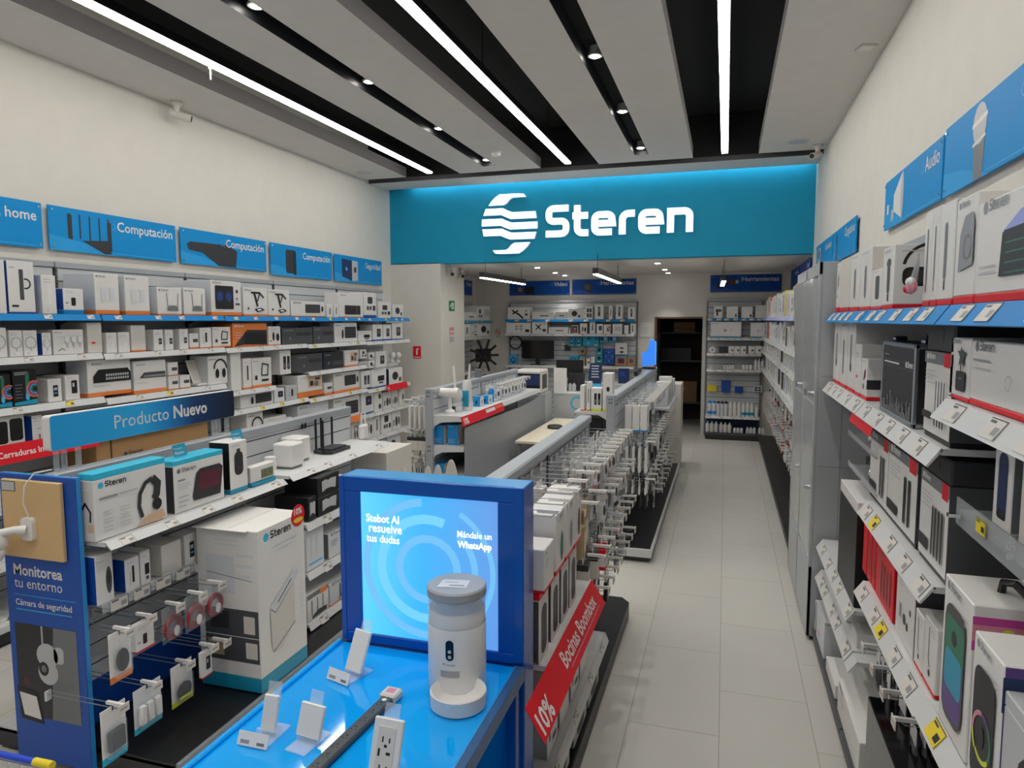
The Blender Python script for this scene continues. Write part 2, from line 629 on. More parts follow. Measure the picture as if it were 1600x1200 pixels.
for x, lab in ((-3.857, 'long white light line nearest the left wall'), (-1.96, 'long white light line in the middle dark recess'), (-.06, 'long white light line nearest the right wall')):
    t = thing('linear_light', lab, 'light', (x, 0, 0), group='ceiling light lines')
    m = MB(); m.box(-.04, .04, -1.6, 8.86, 4.085, 4.15, 'black')
    for yy in (-1, 1.2, 3.4, 5.6, 7.8):
        m.cyl((0, yy, 4.15), (0, yy, 4.6), .004, 'black', 6)
    m.build('housing', t)
    m = MB(); m.box(-.036, .036, -1.59, 8.85, 4.066, 4.085, 'led')
    m.build('diffuser', t)


def downlight(x, y, z, lab, group, energy, r=.045):
    t = thing('downlight', lab, 'light', (x, y, z), group=group)
    m = MB(); m.lathe([(r * 1.25, .0), (r * 1.25, .012), (r, .012), (r * .92, .07), (r * .9, .075)], 'white', n=20)
    m.build('rim', t, smooth=True)
    m = MB(); m.lathe([(r * .8, -.004), (r * .86, .0), (r * .86, .01)], 'lamp', n=16)
    m.build('lamp', t)
    spot('downlight_beam', (x, y, z - .03), energy)


for x, g, ys, nm in ((-2.9375, 'downlights in the left slot', (-.5, 1.0, 2.5, 3.996, 5.487, 7.0, 8.52), 'left ceiling slot'), (-1.0075, 'downlights in the right slot', (-.5, 1.0, 2.5, 4.0, 5.488, 6.977, 8.48), 'right ceiling slot')):
    n = len(ys)
    names = ['farthest', 'second farthest', 'third farthest', 'fourth farthest', 'fifth farthest', 'sixth farthest', 'nearest']
    for i, y in enumerate(ys):
        downlight(x, y, ZC + .05, 'small round downlight, ' + names[n - 1 - i] + ' one in the ' + nm, g, 42)
for i, (x, y, lab) in enumerate(((-2.85, 10.69, 'nearest of the left row'), (-2.855, 11.92, 'middle of the left row'), (-2.86, 12.7, 'last of the left row'), (-.965, 10.41, 'nearest of the right row'), (-.97, 11.74, 'middle of the right row'), (-.985, 12.6, 'last of the right row'))):
    downlight(x, y, 2.915, 'round recessed downlight in the rear ceiling, ' + lab, 'rear ceiling downlights', 26)


def pendant(p0, p1, z, lab):
    a = Vector((p0[0], p0[1], z)); b = Vector((p1[0], p1[1], z))
    c = (a + b) / 2; ln = (b - a).length
    t = thing('pendant_light', lab, 'light', (c.x, c.y, z), -math.atan2(b.x - a.x, b.y - a.y), 'black pendant lights')
    m = MB(); m.box(-.035, .035, -ln / 2, ln / 2, .012, .085, 'black', .004); m.build('housing', t)
    m = MB(); m.box(-.028, .028, -ln / 2 + .01, ln / 2 - .01, 0, .012, 'pendant'); m.build('diffuser', t)
    for s in (-.42, .42):
        m = MB(); m.cyl((0, s * ln, .085), (0, s * ln, 2.93 - z), .004, 'black', 6); m.build('suspension_cable', t)


pendant(onZ(752, 430, 2.70)[:2], onZ(819, 441, 2.70)[:2], 2.66, 'black linear pendant hanging left, beside the pillar')
pendant(onZ(930, 424, 2.70)[:2], onZ(968, 439, 2.70)[:2], 2.66, 'black linear pendant hanging in the middle of the rear area')
pa = onZ(1131, 440, 2.62)
pendant((pa.x, pa.y), (pa.x - .03, pa.y + 1.4), 2.62, 'black linear pendant seen end-on near the tools sign')

# cove strip washing the bulkhead
m = MB(); m.box(-4.5, .98, 9.602, 9.63, 4.10, 4.12, 'cove')
tag(m.build('cove_light'), 'thin light strip along the soffit washing the blue-green wall', 'light')

# ------------------------------------------------------------------ shop name on the bulkhead
t = thing('shop_sign', 'big white emblem and lettering mounted on the blue-green wall', 'sign', (0, YF, 0))
YS = 9.67
cx, cz = onY(795.6, 349.8, YS).x, onY(795.6, 349.8, YS).z
rr = (x_of(839, YS, cz) - x_of(752, YS, cz)) / 2
m = MB()
for q in emblem_polys():
    m.prism([(cx + a * rr, cz + b * rr) for a, b in q], 'xz', YS - YF, -.005, 'white', face='letter')
m.build('emblem', t)
xa, xb = x_of(851.5, YS, 3.4), x_of(1082, YS, 3.4)
sw = (xb - xa) / (WORD_W - .04)
zb = z_of(366.5, (xa + xb) / 2, YS)
x = xa
for g, ad in zip(GLYPH, GADV):
    m = MB()
    for p in g:
        for q in stroke_quads([(a * sw + x, zb + b * sw * .93) for a, b in p], .27 * sw):
            m.prism([(v.x, v.y) for v in q], 'xz', YS - YF, -.005, 'white', face='letter')
    m.build('letter', t)
    x += ad * sw


# ------------------------------------------------------------------ art printed on flat faces
def K(u, v):  # handy for building polygons
    return (u, v)


def disc(u, v, r, n=16, ry=None):
    ry = r if ry is None else ry
    return [(u + r * math.cos(2 * math.pi * i / n), v + ry * math.sin(2 * math.pi * i / n)) for i in range(n)]


def rrect(u0, v0, u1, v1, r, n=3):
    return arc(u1 - r, v1 - r, r, 0, 90, n) + arc(u0 + r, v1 - r, r, 90, 180, n) + arc(u0 + r, v0 + r, r, 180, 270, n) + arc(u1 - r, v0 + r, r, 270, 360, n)


# every motif is drawn on a field w x h (metres); returns (polygon, colour)
def art_polys(name, w, h):
    o = []
    s = min(w, h)

    def P(pts, k): o.append((pts, k))

    def Rc(u0, v0, u1, v1, k, r=0):
        P(rrect(u0 * w, v0 * h, u1 * w, v1 * h, r * s) if r else [(u0 * w, v0 * h), (u1 * w, v0 * h), (u1 * w, v1 * h), (u0 * w, v1 * h)], k)

    def D(u, v, r, k, n=16): P(disc(u * w, v * h, r * s, n), k)

    def E(u, v, ru, rv, k, n=16): P(disc(u * w, v * h, ru * w, n, rv * h), k)

    def S(path, wd, k):
        for q in stroke_quads([(a * w, b * h) for a, b in path], wd * s):
            P([(v.x, v.y) for v in q], k)

    def ring(u, v, r, t, k, n=20, a0=0, a1=360):
        for i in range(n):
            A = math.radians(a0 + (a1 - a0) * i / n); B = math.radians(a0 + (a1 - a0) * (i + 1) / n)
            P([(u * w + (r - t) * s * math.cos(A), v * h + (r - t) * s * math.sin(A)), (u * w + r * s * math.cos(A), v * h + r * s * math.sin(A)), (u * w + r * s * math.cos(B), v * h + r * s * math.sin(B)), (u * w + (r - t) * s * math.cos(B), v * h + (r - t) * s * math.sin(B))], k)

    def lines(u0, v1, n, wid, k='lgrey', dv=.07, th=.02):
        for i in range(n):
            Rc(u0, v1 - i * dv - th, u0 + wid * (1 - .25 * (i % 3 == 2)), v1 - i * dv, k)

    def logo(u0=.06, v0=.86, size=.2, k='grey'):
        wd = size * w
        sc_ = wd / WORD_W
        hh = sc_ * 1.3
        if wd < .02: return
        P(disc(u0 * w + hh * .5, v0 * h + hh * .35, hh * .5, 10), 'lteal' if k == 'char' else k)
        if wd > .045:
            for q in word_quads():
                P([(u0 * w + hh * 1.25 + a * sc_ * .85, v0 * h + b * sc_ * .85) for a, b in q], k)
        else:
            Rc(u0 + hh * 1.2 / w, v0, u0 + size, v0 + hh * .7 / h, k)

    if name == 'plain':
        logo(); lines(.06, .7, 3, .3)
    elif name == 'blank':
        pass
    elif name == 'lock':
        logo(); Rc(.42, .24, .58, .84, 'dgrey', .02); ring(.66, .56, .2, .06, 'char', 16, -110, 110); Rc(.1, .1, .35, .14, 'black')
    elif name == 'strip':
        lines(.12, .9, 2, .5); Rc(.42, .25, .68, .78, 'foam', .05); ring(.35, .1, .05, .02, 'grey')
    elif name == 'minicam':
        lines(.1, .88, 2, .4); Rc(.38, .2, .6, .58, 'black', .05); Rc(.1, .3, .24, .36, 'grey')
    elif name == 'powerbar':
        logo(.05, .9, .35); lines(.05, .62, 1, .85, 'cool', .1, .015); Rc(.25, .25, .44, .6, 'cool', .02); Rc(.6, .25, .78, .6, 'cool', .02)
    elif name == 'router':
        logo(.05, .85, .35); S([(.36, .78), (.4, .22)], .025, 'dgrey'); S([(.84, .78), (.8, .22)], .025, 'dgrey')
        P([(.36 * w, .12 * h), (.84 * w, .12 * h), (.8 * w, .28 * h), (.7 * w, .32 * h), (.5 * w, .32 * h), (.4 * w, .28 * h)], 'mgrey')
    elif name == 'fan':
        logo(.05, .9, .25); Rc(.12, .1, .72, .84, 'black', .04)
        for u in (.27, .56): E(u, .5, .12, .18, 'navy'); E(u, .5, .07, .1, 'blue'); E(u, .5, .03, .04, 'char')
        D(.84, .68, .06, 'char'); D(.84, .44, .05, 'grey'); Rc(.78, .24, .93, .3, 'dgrey')
    elif name == 'arm':
        logo(.05, .88, .25); S([(.3, .82), (.66, .82), (.82, .64)], .07, 'black'); S([(.44, .8), (.56, .3)], .1, 'black'); S([(.66, .8), (.56, .5)], .06, 'black')
        P([(.42 * w, .2 * h), (.7 * w, .26 * h), (.86 * w, .17 * h), (.55 * w, .08 * h)], 'black'); P([(.52 * w, .19 * h), (.68 * w, .22 * h), (.74 * w, .17 * h), (.58 * w, .13 * h)], 'white'); D(.18, .22, .05, 'char')
    elif name == 'keyboard':
        logo(.06, .82, .2); Rc(.4, .22, .84, .8, 'char', .03)
        for i in range(3): Rc(.42, .32 + i * .15, .82, .33 + i * .15, 'mgrey')
        E(.91, .5, .035, .2, 'char')
    elif name == 'keyboardL':
        logo(.05, .82, .2); E(.34, .42, .04, .24, 'black'); Rc(.44, .2, .94, .78, 'char', .03)
        for i in range(3): Rc(.46, .32 + i * .15, .92, .33 + i * .15, 'mgrey')
    elif name == 'keybig':
        logo(.06, .86, .2); Rc(.22, .1, .86, .48, 'black', .03); Rc(.7, .1, .71, .48, 'grey')
    elif name == 'gamekey':
        logo(.06, .84, .22, 'white'); P([(.02 * w, .02 * h), (.3 * w, .1 * h), (.98 * w, .06 * h), (.98 * w, .7 * h), (.4 * w, .72 * h)], 'char'); P([(0, .55 * h), (.28 * w, .7 * h), (.98 * w, .8 * h), (.98 * w, .98 * h), (.5 * w, .98 * h), (.25 * w, .8 * h), (0, .8 * h)], 'dred') if False else None
        Rc(.32, .12, .97, .62, 'black', .02); lines(.06, .6, 3, .2, 'white', .1, .02)
    elif name == 'darkkey':
        lines(.05, .85, 1, .3, 'grey', .1, .04); Rc(.45, .2, .95, .45, 'dgrey', .02); Rc(.45, .5, .95, .7, 'char', .02); D(.25, .35, .1, 'mgrey')
    elif name == 'camkit':
        lines(.1, .92, 1, .4); Rc(.3, .5, .7, .8, 'char', .05); D(.5, .65, .1, 'black'); Rc(.22, .22, .4, .4, 'dgrey', .04); Rc(.45, .22, .62, .4, 'dgrey', .04); Rc(.72, .2, .92, .42, 'black')
    elif name == 'cam':
        lines(.1, .9, 1, .4); E(.45, .52, .22, .26, 'char'); E(.45, .6, .14, .14, 'black'); Rc(.72, .15, .9, .4, 'dgrey')
    elif name == 'bulb':
        lines(.1, .9, 2, .5); ring(.5, .52, .42, .05, 'grey'); E(.5, .52, .24, .2, 'foam'); Rc(.42, .2, .58, .36, 'lgrey', .02); ring(.3, .12, .07, .02, 'grey')
    elif name == 'bulbs':
        logo(.05, .86, .2); S([(.1, .72), (.95, .62)], .02, 'lgrey')
        for u in (.44, .66, .86): E(u, .6, .08, .14, 'foam'); ring(u, .6, .16, .015, 'lgrey'); Rc(u - .03, .26, u + .03, .48, 'lgrey')
        S([(.12, .14), (.25, .24), (.34, .16)], .03, 'dgrey')
    elif name == 'slim':
        lines(.15, .82, 2, .5); Rc(.25, .3, .5, .36, 'red')
    elif name == 'sockets':
        lines(.12, .85, 2, .5); E(.6, .4, .2, .25, 'foam'); ring(.6, .4, .25, .02, 'lgrey')
    elif name == 'adaptor':
        lines(.12, .85, 2, .5); Rc(.5, .3, .85, .58, 'char', .04); Rc(.55, .38, .65, .5, 'grey'); Rc(.7, .38, .8, .5, 'grey')
    elif name == 'pen':
        lines(.1, .88, 1, .5); Rc(.46, .25, .62, .75, 'black', .05); Rc(.3, .2, .34, .6, 'grey')
    elif name == 'tabstand':
        logo(.05, .86, .25); S([(.45, .35), (.52, .78), (.82, .72), (.78, .34), (.45, .35)], .06, 'dgrey'); Rc(.45, .12, .82, .2, 'black', .03); Rc(.12, .2, .24, .36, 'char')
    elif name == 'mice':
        lines(.1, .9, 2, .5); E(.4, .45, .1, .25, 'char'); E(.75, .4, .14, .22, 'black'); Rc(.1, .15, .25, .25, 'tan')
    elif name == 'bridge':
        lines(.1, .85, 1, .5); Rc(.4, .3, .85, .62, 'black', .05); Rc(.48, .15, .78, .25, 'dgrey')
    elif name == 'lockpad':
        lines(.1, .9, 1, .5); Rc(.4, .18, .8, .72, 'char', .05); Rc(.5, .4, .7, .62, 'mgrey')
    elif name == 'headset':
        logo(.05, .86, .3); ring(.62, .55, .36, .07, 'char', 20, 0, 180); E(.45, .38, .09, .17, 'black'); E(.8, .38, .09, .17, 'black')
    elif name == 'switch':
        logo(.1, .84, .2); P([(.12 * w, .3 * h), (.99 * w, .3 * h), (.99 * w, .56 * h), (.92 * w, .7 * h), (.24 * w, .7 * h), (.12 * w, .5 * h)], 'black')
        for i in range(10): Rc(.4 + i * .055, .37, .44 + i * .055, .44, 'lgrey'); Rc(.4 + i * .055, .48, .44 + i * .055, .55, 'lgrey')
        lines(.1, .22, 1, .4)
    elif name == 'switch8':
        logo(.1, .84, .22); P([(.16 * w, .42 * h), (.96 * w, .4 * h), (.96 * w, .6 * h), (.3 * w, .6 * h)], 'dgrey'); Rc(.3, .44, .94, .5, 'grey'); lines(.1, .26, 1, .3)
    elif name == 'mini':
        lines(.1, .88, 1, .5); Rc(.35, .35, .9, .6, 'dgrey', .04)
    elif name == 'clockbox':
        lines(.1, .9, 1, .4); Rc(.36, .22, .72, .72, 'black', .04); Rc(.42, .5, .66, .62, 'lgrey'); Rc(.42, .35, .66, .4, 'sky')
    elif name == 'wristbox':
        lines(.1, .9, 1, .4); Rc(.42, .25, .82, .78, 'black', .05); Rc(.5, .52, .62, .68, 'white')
    elif name == 'rgb':
        lines(.08, .94, 2, .55, 'lgrey', .05, .02); lines(.08, .6, 5, .3, 'mgrey', .09, .02)
        S([(.6, .9), (.58, .4)], .16, 'green'); S([(.58, .4), (.56, .2)], .14, 'cyan'); E(.58, .24, .09, .1, 'sky')
        for r, k in ((.34, 'orange'), (.27, 'magenta'), (.2, 'sky'), (.13, 'green')): ring(.88, .45, r, .05, k, 14, 60, 300)
        P([(.02 * w, .02 * h), (.98 * w, .02 * h), (.98 * w, .16 * h), (.02 * w, .1 * h)], 'teal')
    elif name == 'phones':
        lines(.08, .93, 1, .4); Rc(.22, .2, .55, .78, 'black', .07); Rc(.6, .24, .95, .82, 'black', .07)
    elif name == 'kit':
        logo(.1, .9, .3); lines(.1, .82, 1, .5); S([(.5, .55), (.8, .58)], .04, 'black'); ring(.65, .35, .1, .05, 'char'); Rc(.6, .2, .7, .34, 'navy')
    elif name == 'photo':
        lines(.06, .86, 2, .3); Rc(.4, .2, .95, .85, 'skin', .02); Rc(.48, .3, .62, .6, 'char', .03); Rc(.66, .26, .84, .55, 'mgrey', .03); Rc(.7, .62, .9, .78, 'dgrey', .03)
    elif name == 'speaker2':
        lines(.06, .9, 1, .4); Rc(.3, .2, .55, .75, 'black', .06); Rc(.65, .2, .9, .75, 'black', .06); E(.42, .36, .07, .12, 'mgrey'); E(.77, .36, .07, .12, 'mgrey')
    elif name == 'blob':
        lines(.06, .88, 1, .4); E(.72, .45, .18, .28, 'dgrey'); E(.72, .5, .1, .15, 'char')
    elif name == 'blobs':
        lines(.06, .88, 1, .4); E(.5, .4, .14, .24, 'char'); E(.8, .4, .11, .2, 'dgrey'); Rc(.1, .2, .25, .5, 'mgrey', .03)
    elif name == 'lens':
        lines(.1, .92, 1, .5); Rc(.35, .35, .85, .8, 'navy', .06); E(.6, .58, .18, .17, 'black'); E(.6, .58, .08, .07, 'mgrey')
    elif name == 'tvmount':
        lines(.05, .92, 1, .3); S([(.2, .75), (.5, .4), (.68, .1)], .12, 'black'); S([(.22, .45), (.48, .72)], .12, 'black'); S([(.45, .5), (.7, .08)], .14, 'black'); Rc(.78, .3, .9, .48, 'dgrey'); D(.83, .7, .06, 'char')
    elif name == 'bar':
        lines(.06, .85, 1, .3); Rc(.35, .38, .75, .52, 'dgrey', .04)
    elif name == 'grid':
        lines(.06, .88, 1, .3); Rc(.35, .62, .7, .66, 'black'); Rc(.35, .38, .7, .42, 'black'); Rc(.6, .15, .63, .85, 'mgrey'); Rc(.4, .3, .43, .75, 'mgrey'); Rc(.78, .12, .95, .38, 'black')
    elif name == 'xmount':
        lines(.06, .9, 1, .3); S([(.25, .7), (.6, .3)], .08, 'black'); S([(.25, .3), (.6, .7)], .08, 'black'); Rc(.36, .4, .5, .6, 'black'); Rc(.7, .15, .92, .35, 'char'); D(.82, .75, .06, 'grey')
    elif name == 'remote':
        lines(.1, .92, 1, .5); Rc(.36, .2, .64, .85, 'dgrey', .06); Rc(.42, .5, .58, .75, 'grey'); D(.5, .35, .05, 'black')
    elif name == 'quad':
        for u in (.3, .7):
            for v in (.3, .7): Rc(u - .16, v - .16, u + .16, v + .16, 'dgrey', .03)
    elif name == 'drill':
        lines(.06, .92, 1, .4); Rc(.2, .5, .8, .72, 'olive', .04); Rc(.3, .2, .5, .55, 'black', .04); Rc(.78, .56, .92, .66, 'dgrey')
    elif name == 'iron':
        lines(.06, .92, 1, .3); P([(.7 * w, .12 * h), (.95 * w, .12 * h), (.86 * w, .3 * h), (.82 * w, .45 * h), (.78 * w, .3 * h)], 'black')
    elif name == 'station':
        logo(.06, .84, .2); lines(.06, .7, 1, .2); E(.48, .4, .05, .08, 'pink'); S([(.64, .3), (.74, .75)], .03, 'lgrey')
    elif name == 'pink':
        Rc(.06, .1, .9, .9, 'maroon', .03); D(.5, .55, .2, 'pink'); lines(.2, .3, 2, .5, 'white')
    elif name == 'tealdev':
        E(.5, .52, .3, .28, 'navy'); E(.5, .55, .18, .16, 'sky'); Rc(.3, .08, .75, .18, 'lime')
    elif name == 'tealbig':
        D(.35, .75, .1, 'navy'); D(.82, .72, .1, 'navy'); D(.33, .3, .14, 'sky'); Rc(.7, .06, .9, .14, 'white')
    elif name == 'tealtwo':
        Rc(.12, .3, .45, .8, 'navy', .05); Rc(.52, .35, .9, .8, 'lgrey', .05)
    elif name == 'browncam':
        D(.5, .42, .26, 'black'); D(.5, .42, .15, 'brown'); Rc(0, .78, 1, 1, 'teal')
    elif name == 'tealcam':
        E(.5, .62, .26, .24, 'black'); Rc(.25, .12, .75, .22, 'lime')
    elif name == 'bluegrid':
        for i in range(3):
            for j in range(3):
                D(.2 + .3 * i, .2 + .28 * j, .07, 'sky' if (i + j) % 2 else 'navy')
        for i in range(4): Rc(.05, .08 + .25 * i, .95, .09 + .25 * i, 'sky')
    elif name == 'white2dev':
        lines(.1, .92, 1, .3); E(.55, .56, .18, .07, 'char'); E(.55, .22, .16, .1, 'dgrey')
    elif name == 'brownspk':
        Rc(0, .84, 1, 1, 'teal'); Rc(.22, .2, .8, .72, 'purple', .05); Rc(.3, .28, .72, .64, 'maroon', .04)
    elif name == 'brownball':
        Rc(0, .84, 1, 1, 'teal'); D(.5, .44, .3, 'purple')
    elif name == 'guitar':
        lines(.1, .94, 1, .6, 'lgrey', .04); P([(.4 * w, .4 * h), (.75 * w, .5 * h), (.8 * w, .75 * h), (.55 * w, .66 * h)], 'maroon'); D(.45, .25, .1, 'black')
    elif name == 'tallspk':
        lines(.1, .94, 2, .6, 'lgrey', .04); Rc(.32, .2, .78, .74, 'grey', .06)
    elif name == 'tallline':
        lines(.1, .94, 1, .6, 'lgrey', .04); Rc(.4, .15, .6, .72, 'mgrey', .1)
    elif name == 'mic':
        lines(.1, .95, 2, .6, 'lgrey', .03); E(.55, .72, .2, .08, 'dgrey'); Rc(.42, .2, .68, .72, 'dgrey', .1); Rc(.48, .06, .62, .2, 'black', .05)
    elif name == 'smallmic':
        lines(.1, .95, 1, .5, 'lgrey', .04); Rc(.4, .2, .78, .82, 'dgrey', .1)
    elif name == 'stick':
        Rc(.35, .2, .55, .8, 'mgrey', .1); Rc(.4, .1, .5, .2, 'black')
    elif name == 'pa':
        logo(.1, .9, .5); P([(.25 * w, .25 * h), (.95 * w, .3 * h), (.95 * w, .72 * h), (.85 * w, .82 * h), (.5 * w, .8 * h), (.3 * w, .62 * h)], 'grey'); ring(.68, .48, .2, .04, 'mgrey')
    elif name == 'pabig':
        logo(.06, .88, .26); P([(.3 * w, .16 * h), (.99 * w, .16 * h), (.99 * w, .74 * h), (.9 * w, .82 * h), (.5 * w, .78 * h), (.32 * w, .6 * h)], 'char'); P([(.33 * w, .62 * h), (.98 * w, .66 * h), (.98 * w, .74 * h), (.9 * w, .82 * h), (.5 * w, .78 * h)], 'lilac'); lines(.36, .5, 4, .5, 'green', .1, .015); lines(.06, .3, 2, .2)
    elif name == 'cables':
        Rc(.35, .3, .6, .8, 'grey', .05); D(.5, .3, .1, 'black')
    elif name == 'toolkit':
        logo(.1, .93, .3, 'white'); Rc(0, .86, 1, 1, 'mgrey'); Rc(.74, .84, .96, 1, 'red'); logo(.08, .91, .34, 'white')
        lines(.1, .78, 4, .4, 'lgrey', .05, .012); Rc(.03, .18, .42, .27, 'char', .04)
        for i in range(4): Rc(.53 + i * .1, .2, .56 + i * .1, .66, 'char'); Rc(.52 + i * .1, .12, .57 + i * .1, .24, 'black', .02)
    elif name == 'toolkit2':
        Rc(0, .86, 1, 1, 'mgrey'); Rc(.74, .82, .96, 1, 'red'); logo(.08, .91, .34, 'white')
        lines(.1, .78, 4, .4, 'lgrey', .05, .012); Rc(.03, .1, .42, .24, 'char', .04)
        for i in range(2): Rc(.62 + i * .14, .12, .68 + i * .14, .72, 'black', .03)
    elif name == 'toolkit4':
        Rc(0, .86, 1, 1, 'mgrey'); Rc(.76, .82, .96, 1, 'red'); logo(.06, .91, .3, 'white')
        lines(.1, .78, 4, .4, 'lgrey', .05, .012); Rc(.03, .12, .4, .26, 'char', .04)
        for i in range(4): Rc(.5 + i * .11, .12, .55 + i * .11, .68, 'black', .03)
    elif name == 'star':
        logo(.08, .9, .4); P([(.62 * w, .86 * h), (.7 * w, .76 * h), (.86 * w, .78 * h), (.74 * w, .66 * h), (.8 * w, .5 * h), (.64 * w, .6 * h), (.5 * w, .52 * h), (.56 * w, .68 * h), (.44 * w, .78 * h), (.57 * w, .78 * h)], 'dgrey'); S([(.62, .6), (.62, .44)], .05, 'char'); Rc(.4, .1, .85, .44, 'char', .05); Rc(.56, .3, .68, .33, 'grey')
    elif name == 'outdoorspk':
        logo(.04, .84, .2, 'mgrey'); lines(.04, .7, 1, .18, 'grey', .1, .03); lines(.04, .56, 1, .2); ring(.42, .4, .12, .02, 'lgrey'); Rc(.6, .12, .98, .86, 'olive', .04)
        for i in range(7): Rc(.63 + i * .05, .2, .64 + i * .05, .78, 'mgrey')
    elif name == 'portspk':
        Rc(0, .93, 1, 1, 'mgrey'); Rc(.72, .9, .96, 1, 'red'); lines(.1, .88, 1, .5); Rc(.24, .1, .76, .82, 'navy', .2); Rc(.24, .1, .76, .2, 'black', .1)
    elif name == 'ledspk':
        logo(.1, .93, .5); lines(.5, .86, 3, .4, 'lgrey', .03, .01)
        P(rrect(.14 * w, .1 * h, .86 * w, .86 * h, .2 * s), 'dgrey'); P(rrect(.18 * w, .5 * h, .82 * w, .78 * h, .1 * s), 'green'); P(rrect(.18 * w, .14 * h, .82 * w, .48 * h, .14 * s), 'purple'); P(rrect(.2 * w, .3 * h, .8 * w, .56 * h, .1 * s), 'teal'); E(.5, .66, .1, .05, 'char')
    elif name == 'ledspk2':
        logo(.1, .93, .5); lines(.5, .86, 3, .4, 'lgrey', .03, .01)
        P(rrect(.14 * w, .1 * h, .86 * w, .84 * h, .2 * s), 'char')
        for i, k in enumerate(('lime', 'lime', 'green', 'green', 'purple', 'pink', 'pink', 'lime')):
            ring(.5, .42, .33, .06, k, 4, 230 + i * 45, 275 + i * 45)
        E(.5, .42, .1, .07, 'black')
    elif name == 'redkit':
        logo(.1, .9, .4, 'pink'); lines(.1, .8, 3, .4, 'dred', .05, .015)
        for i in range(4): Rc(.3 + i * .16, .12, .36 + i * .16, .66, 'dred', .02)
    elif name == 'mixer':
        lines(.06, .85, 2, .3); Rc(.2, .3, .34, .5, 'grey'); D(.5, .35, .08, 'char'); D(.66, .3, .06, 'char'); D(.8, .55, .05, 'dgrey')
    elif name == 'hang':
        S([(.4, .9), (.4, .4), (.52, .3)], .05, 'dgrey'); D(.5, .2, .09, 'black'); lines(.6, .9, 2, .25)
    elif name == 'purifier':
        logo(.12, .915, .5, 'char'); lines(.3, .86, 2, .5, 'cool', .03, .008)
        P([(.2 * w, .45 * h), (.72 * w, .62 * h), (.82 * w, .6 * h), (.8 * w, .57 * h), (.3 * w, .4 * h)], 'cool'); S([(.36, .455), (.66, .565)], .018, 'dgrey')
        P([(.2 * w, .44 * h), (.3 * w, .39 * h), (.72 * w, .54 * h), (.72 * w, .25 * h), (.4 * w, .12 * h), (.22 * w, .16 * h)], 'offwhite'); lines(.86, .5, 7, .08, 'cool', .045, .01)
        S([(.24, .13), (.72, .245)], .012, 'dgrey')
    elif name == 'purifierside':
        lines(.3, .93, 2, .4, 'cool', .03, .01); Rc(.16, .56, .62, .82, 'cool', .03); S([(.16, .7), (.9, .66)], .008, 'dgrey'); lines(.66, .84, 3, .28, 'cool', .07, .02)
        Rc(.1, .1, .98, .46, 'dgrey'); Rc(.1, .27, .98, .275, 'white'); Rc(.74, .3, .92, .42, 'offwhite', .01); Rc(.76, .13, .95, .24, 'offwhite', .01); Rc(.14, .13, .4, .24, 'tan'); Rc(.2, .32, .5, .44, 'char')
    elif name == 'massager':
        logo(.06, .86, .32, 'char'); lines(.06, .7, 1, .24, 'grey', .05, .035); lines(.32, .7, 1, .25, 'lgrey', .05, .025)
        for i in range(3): lines(.1, .46 - i * .13, 2, .12, 'lgrey', .05, .012); lines(.32, .46 - i * .13, 2, .14, 'lgrey', .05, .012)
        P([(.52 * w, .03 * h), (.7 * w, .16 * h), (.92 * w, .2 * h), (.96 * w, .06 * h), (.9 * w, .02 * h)], 'skin')
        S([(.62, .16), (.58, .36), (.6, .58), (.68, .74), (.78, .8)], .075, 'char'); S([(.78, .8), (.86, .68), (.84, .5), (.8, .42)], .15, 'char'); D(.84, .32, .105, 'black')
    elif name == 'massagerside':
        lines(.2, .86, 1, .5, 'white', .05, .02); S([(.15, .5), (.4, .62), (.75, .48), (.7, .32)], .12, 'black'); Rc(.55, .15, .9, .28, 'skin')
    elif name == 'cushion':
        logo(.06, .84, .32, 'mgrey'); lines(.06, .7, 1, .14, 'grey', .06, .04); lines(.06, .6, 3, .24, 'lgrey', .05, .015); lines(.06, .34, 3, .2, 'lgrey', .1, .03)
        P([(.36 * w, .16 * h), (.9 * w, .14 * h), (.97 * w, .74 * h), (.9 * w, .82 * h), (.5 * w, .82 * h), (.42 * w, .74 * h), (.33 * w, .24 * h)], 'char')
        P([(.42 * w, .34 * h), (.88 * w, .34 * h), (.92 * w, .72 * h), (.5 * w, .74 * h)], 'maroon')
    elif name == 'shaver':
        lines(.1, .92, 1, .5); Rc(.25, .28, .75, .78, 'char', .2); Rc(.4, .76, .6, .84, 'char', .02); Rc(.4, .4, .62, .46, 'maroon')
    elif name == 'gamepads':
        P([(.2 * w, .2 * h), (.4 * w, .3 * h), (.6 * w, .3 * h), (.82 * w, .2 * h), (.86 * w, .75 * h), (.6 * w, .78 * h), (.5 * w, .72 * h), (.36 * w, .8 * h), (.2 * w, .75 * h)], 'lgrey'); lines(.06, .96, 1, .5, 'mgrey', .05, .02)
    elif name == 'tower':
        lines(.1, .92, 2, .5); Rc(.1, .1, .9, .24, 'cool'); S([(.25, .3), (.25, .8)], .05, 'lgrey'); S([(.55, .3), (.55, .8)], .05, 'lgrey'); Rc(.1, .12, .9, .17, 'sky')
    elif name == 'shelfkit':
        logo(.1, .88, .4); lines(.1, .7, 3, .3, 'grey', .1, .03); Rc(.5, .12, .98, .18, 'grey')
    elif name == 'pens4':
        Rc(0, .82, 1, 1, 'mgrey'); Rc(.6, .78, .92, 1, 'orange')
        for i in range(3): Rc(.18 + i * .26, .18, .22 + i * .26, .74, 'dgrey')
        P([(.2 * w, .04 * h), (.9 * w, .06 * h), (.9 * w, .22 * h), (.5 * w, .26 * h), (.2 * w, .14 * h)], 'dgrey')
    elif name == 'pens2':
        logo(.1, .9, .5)
        for i in range(2): Rc(.5 + i * .22, .25, .55 + i * .22, .82, 'dgrey')
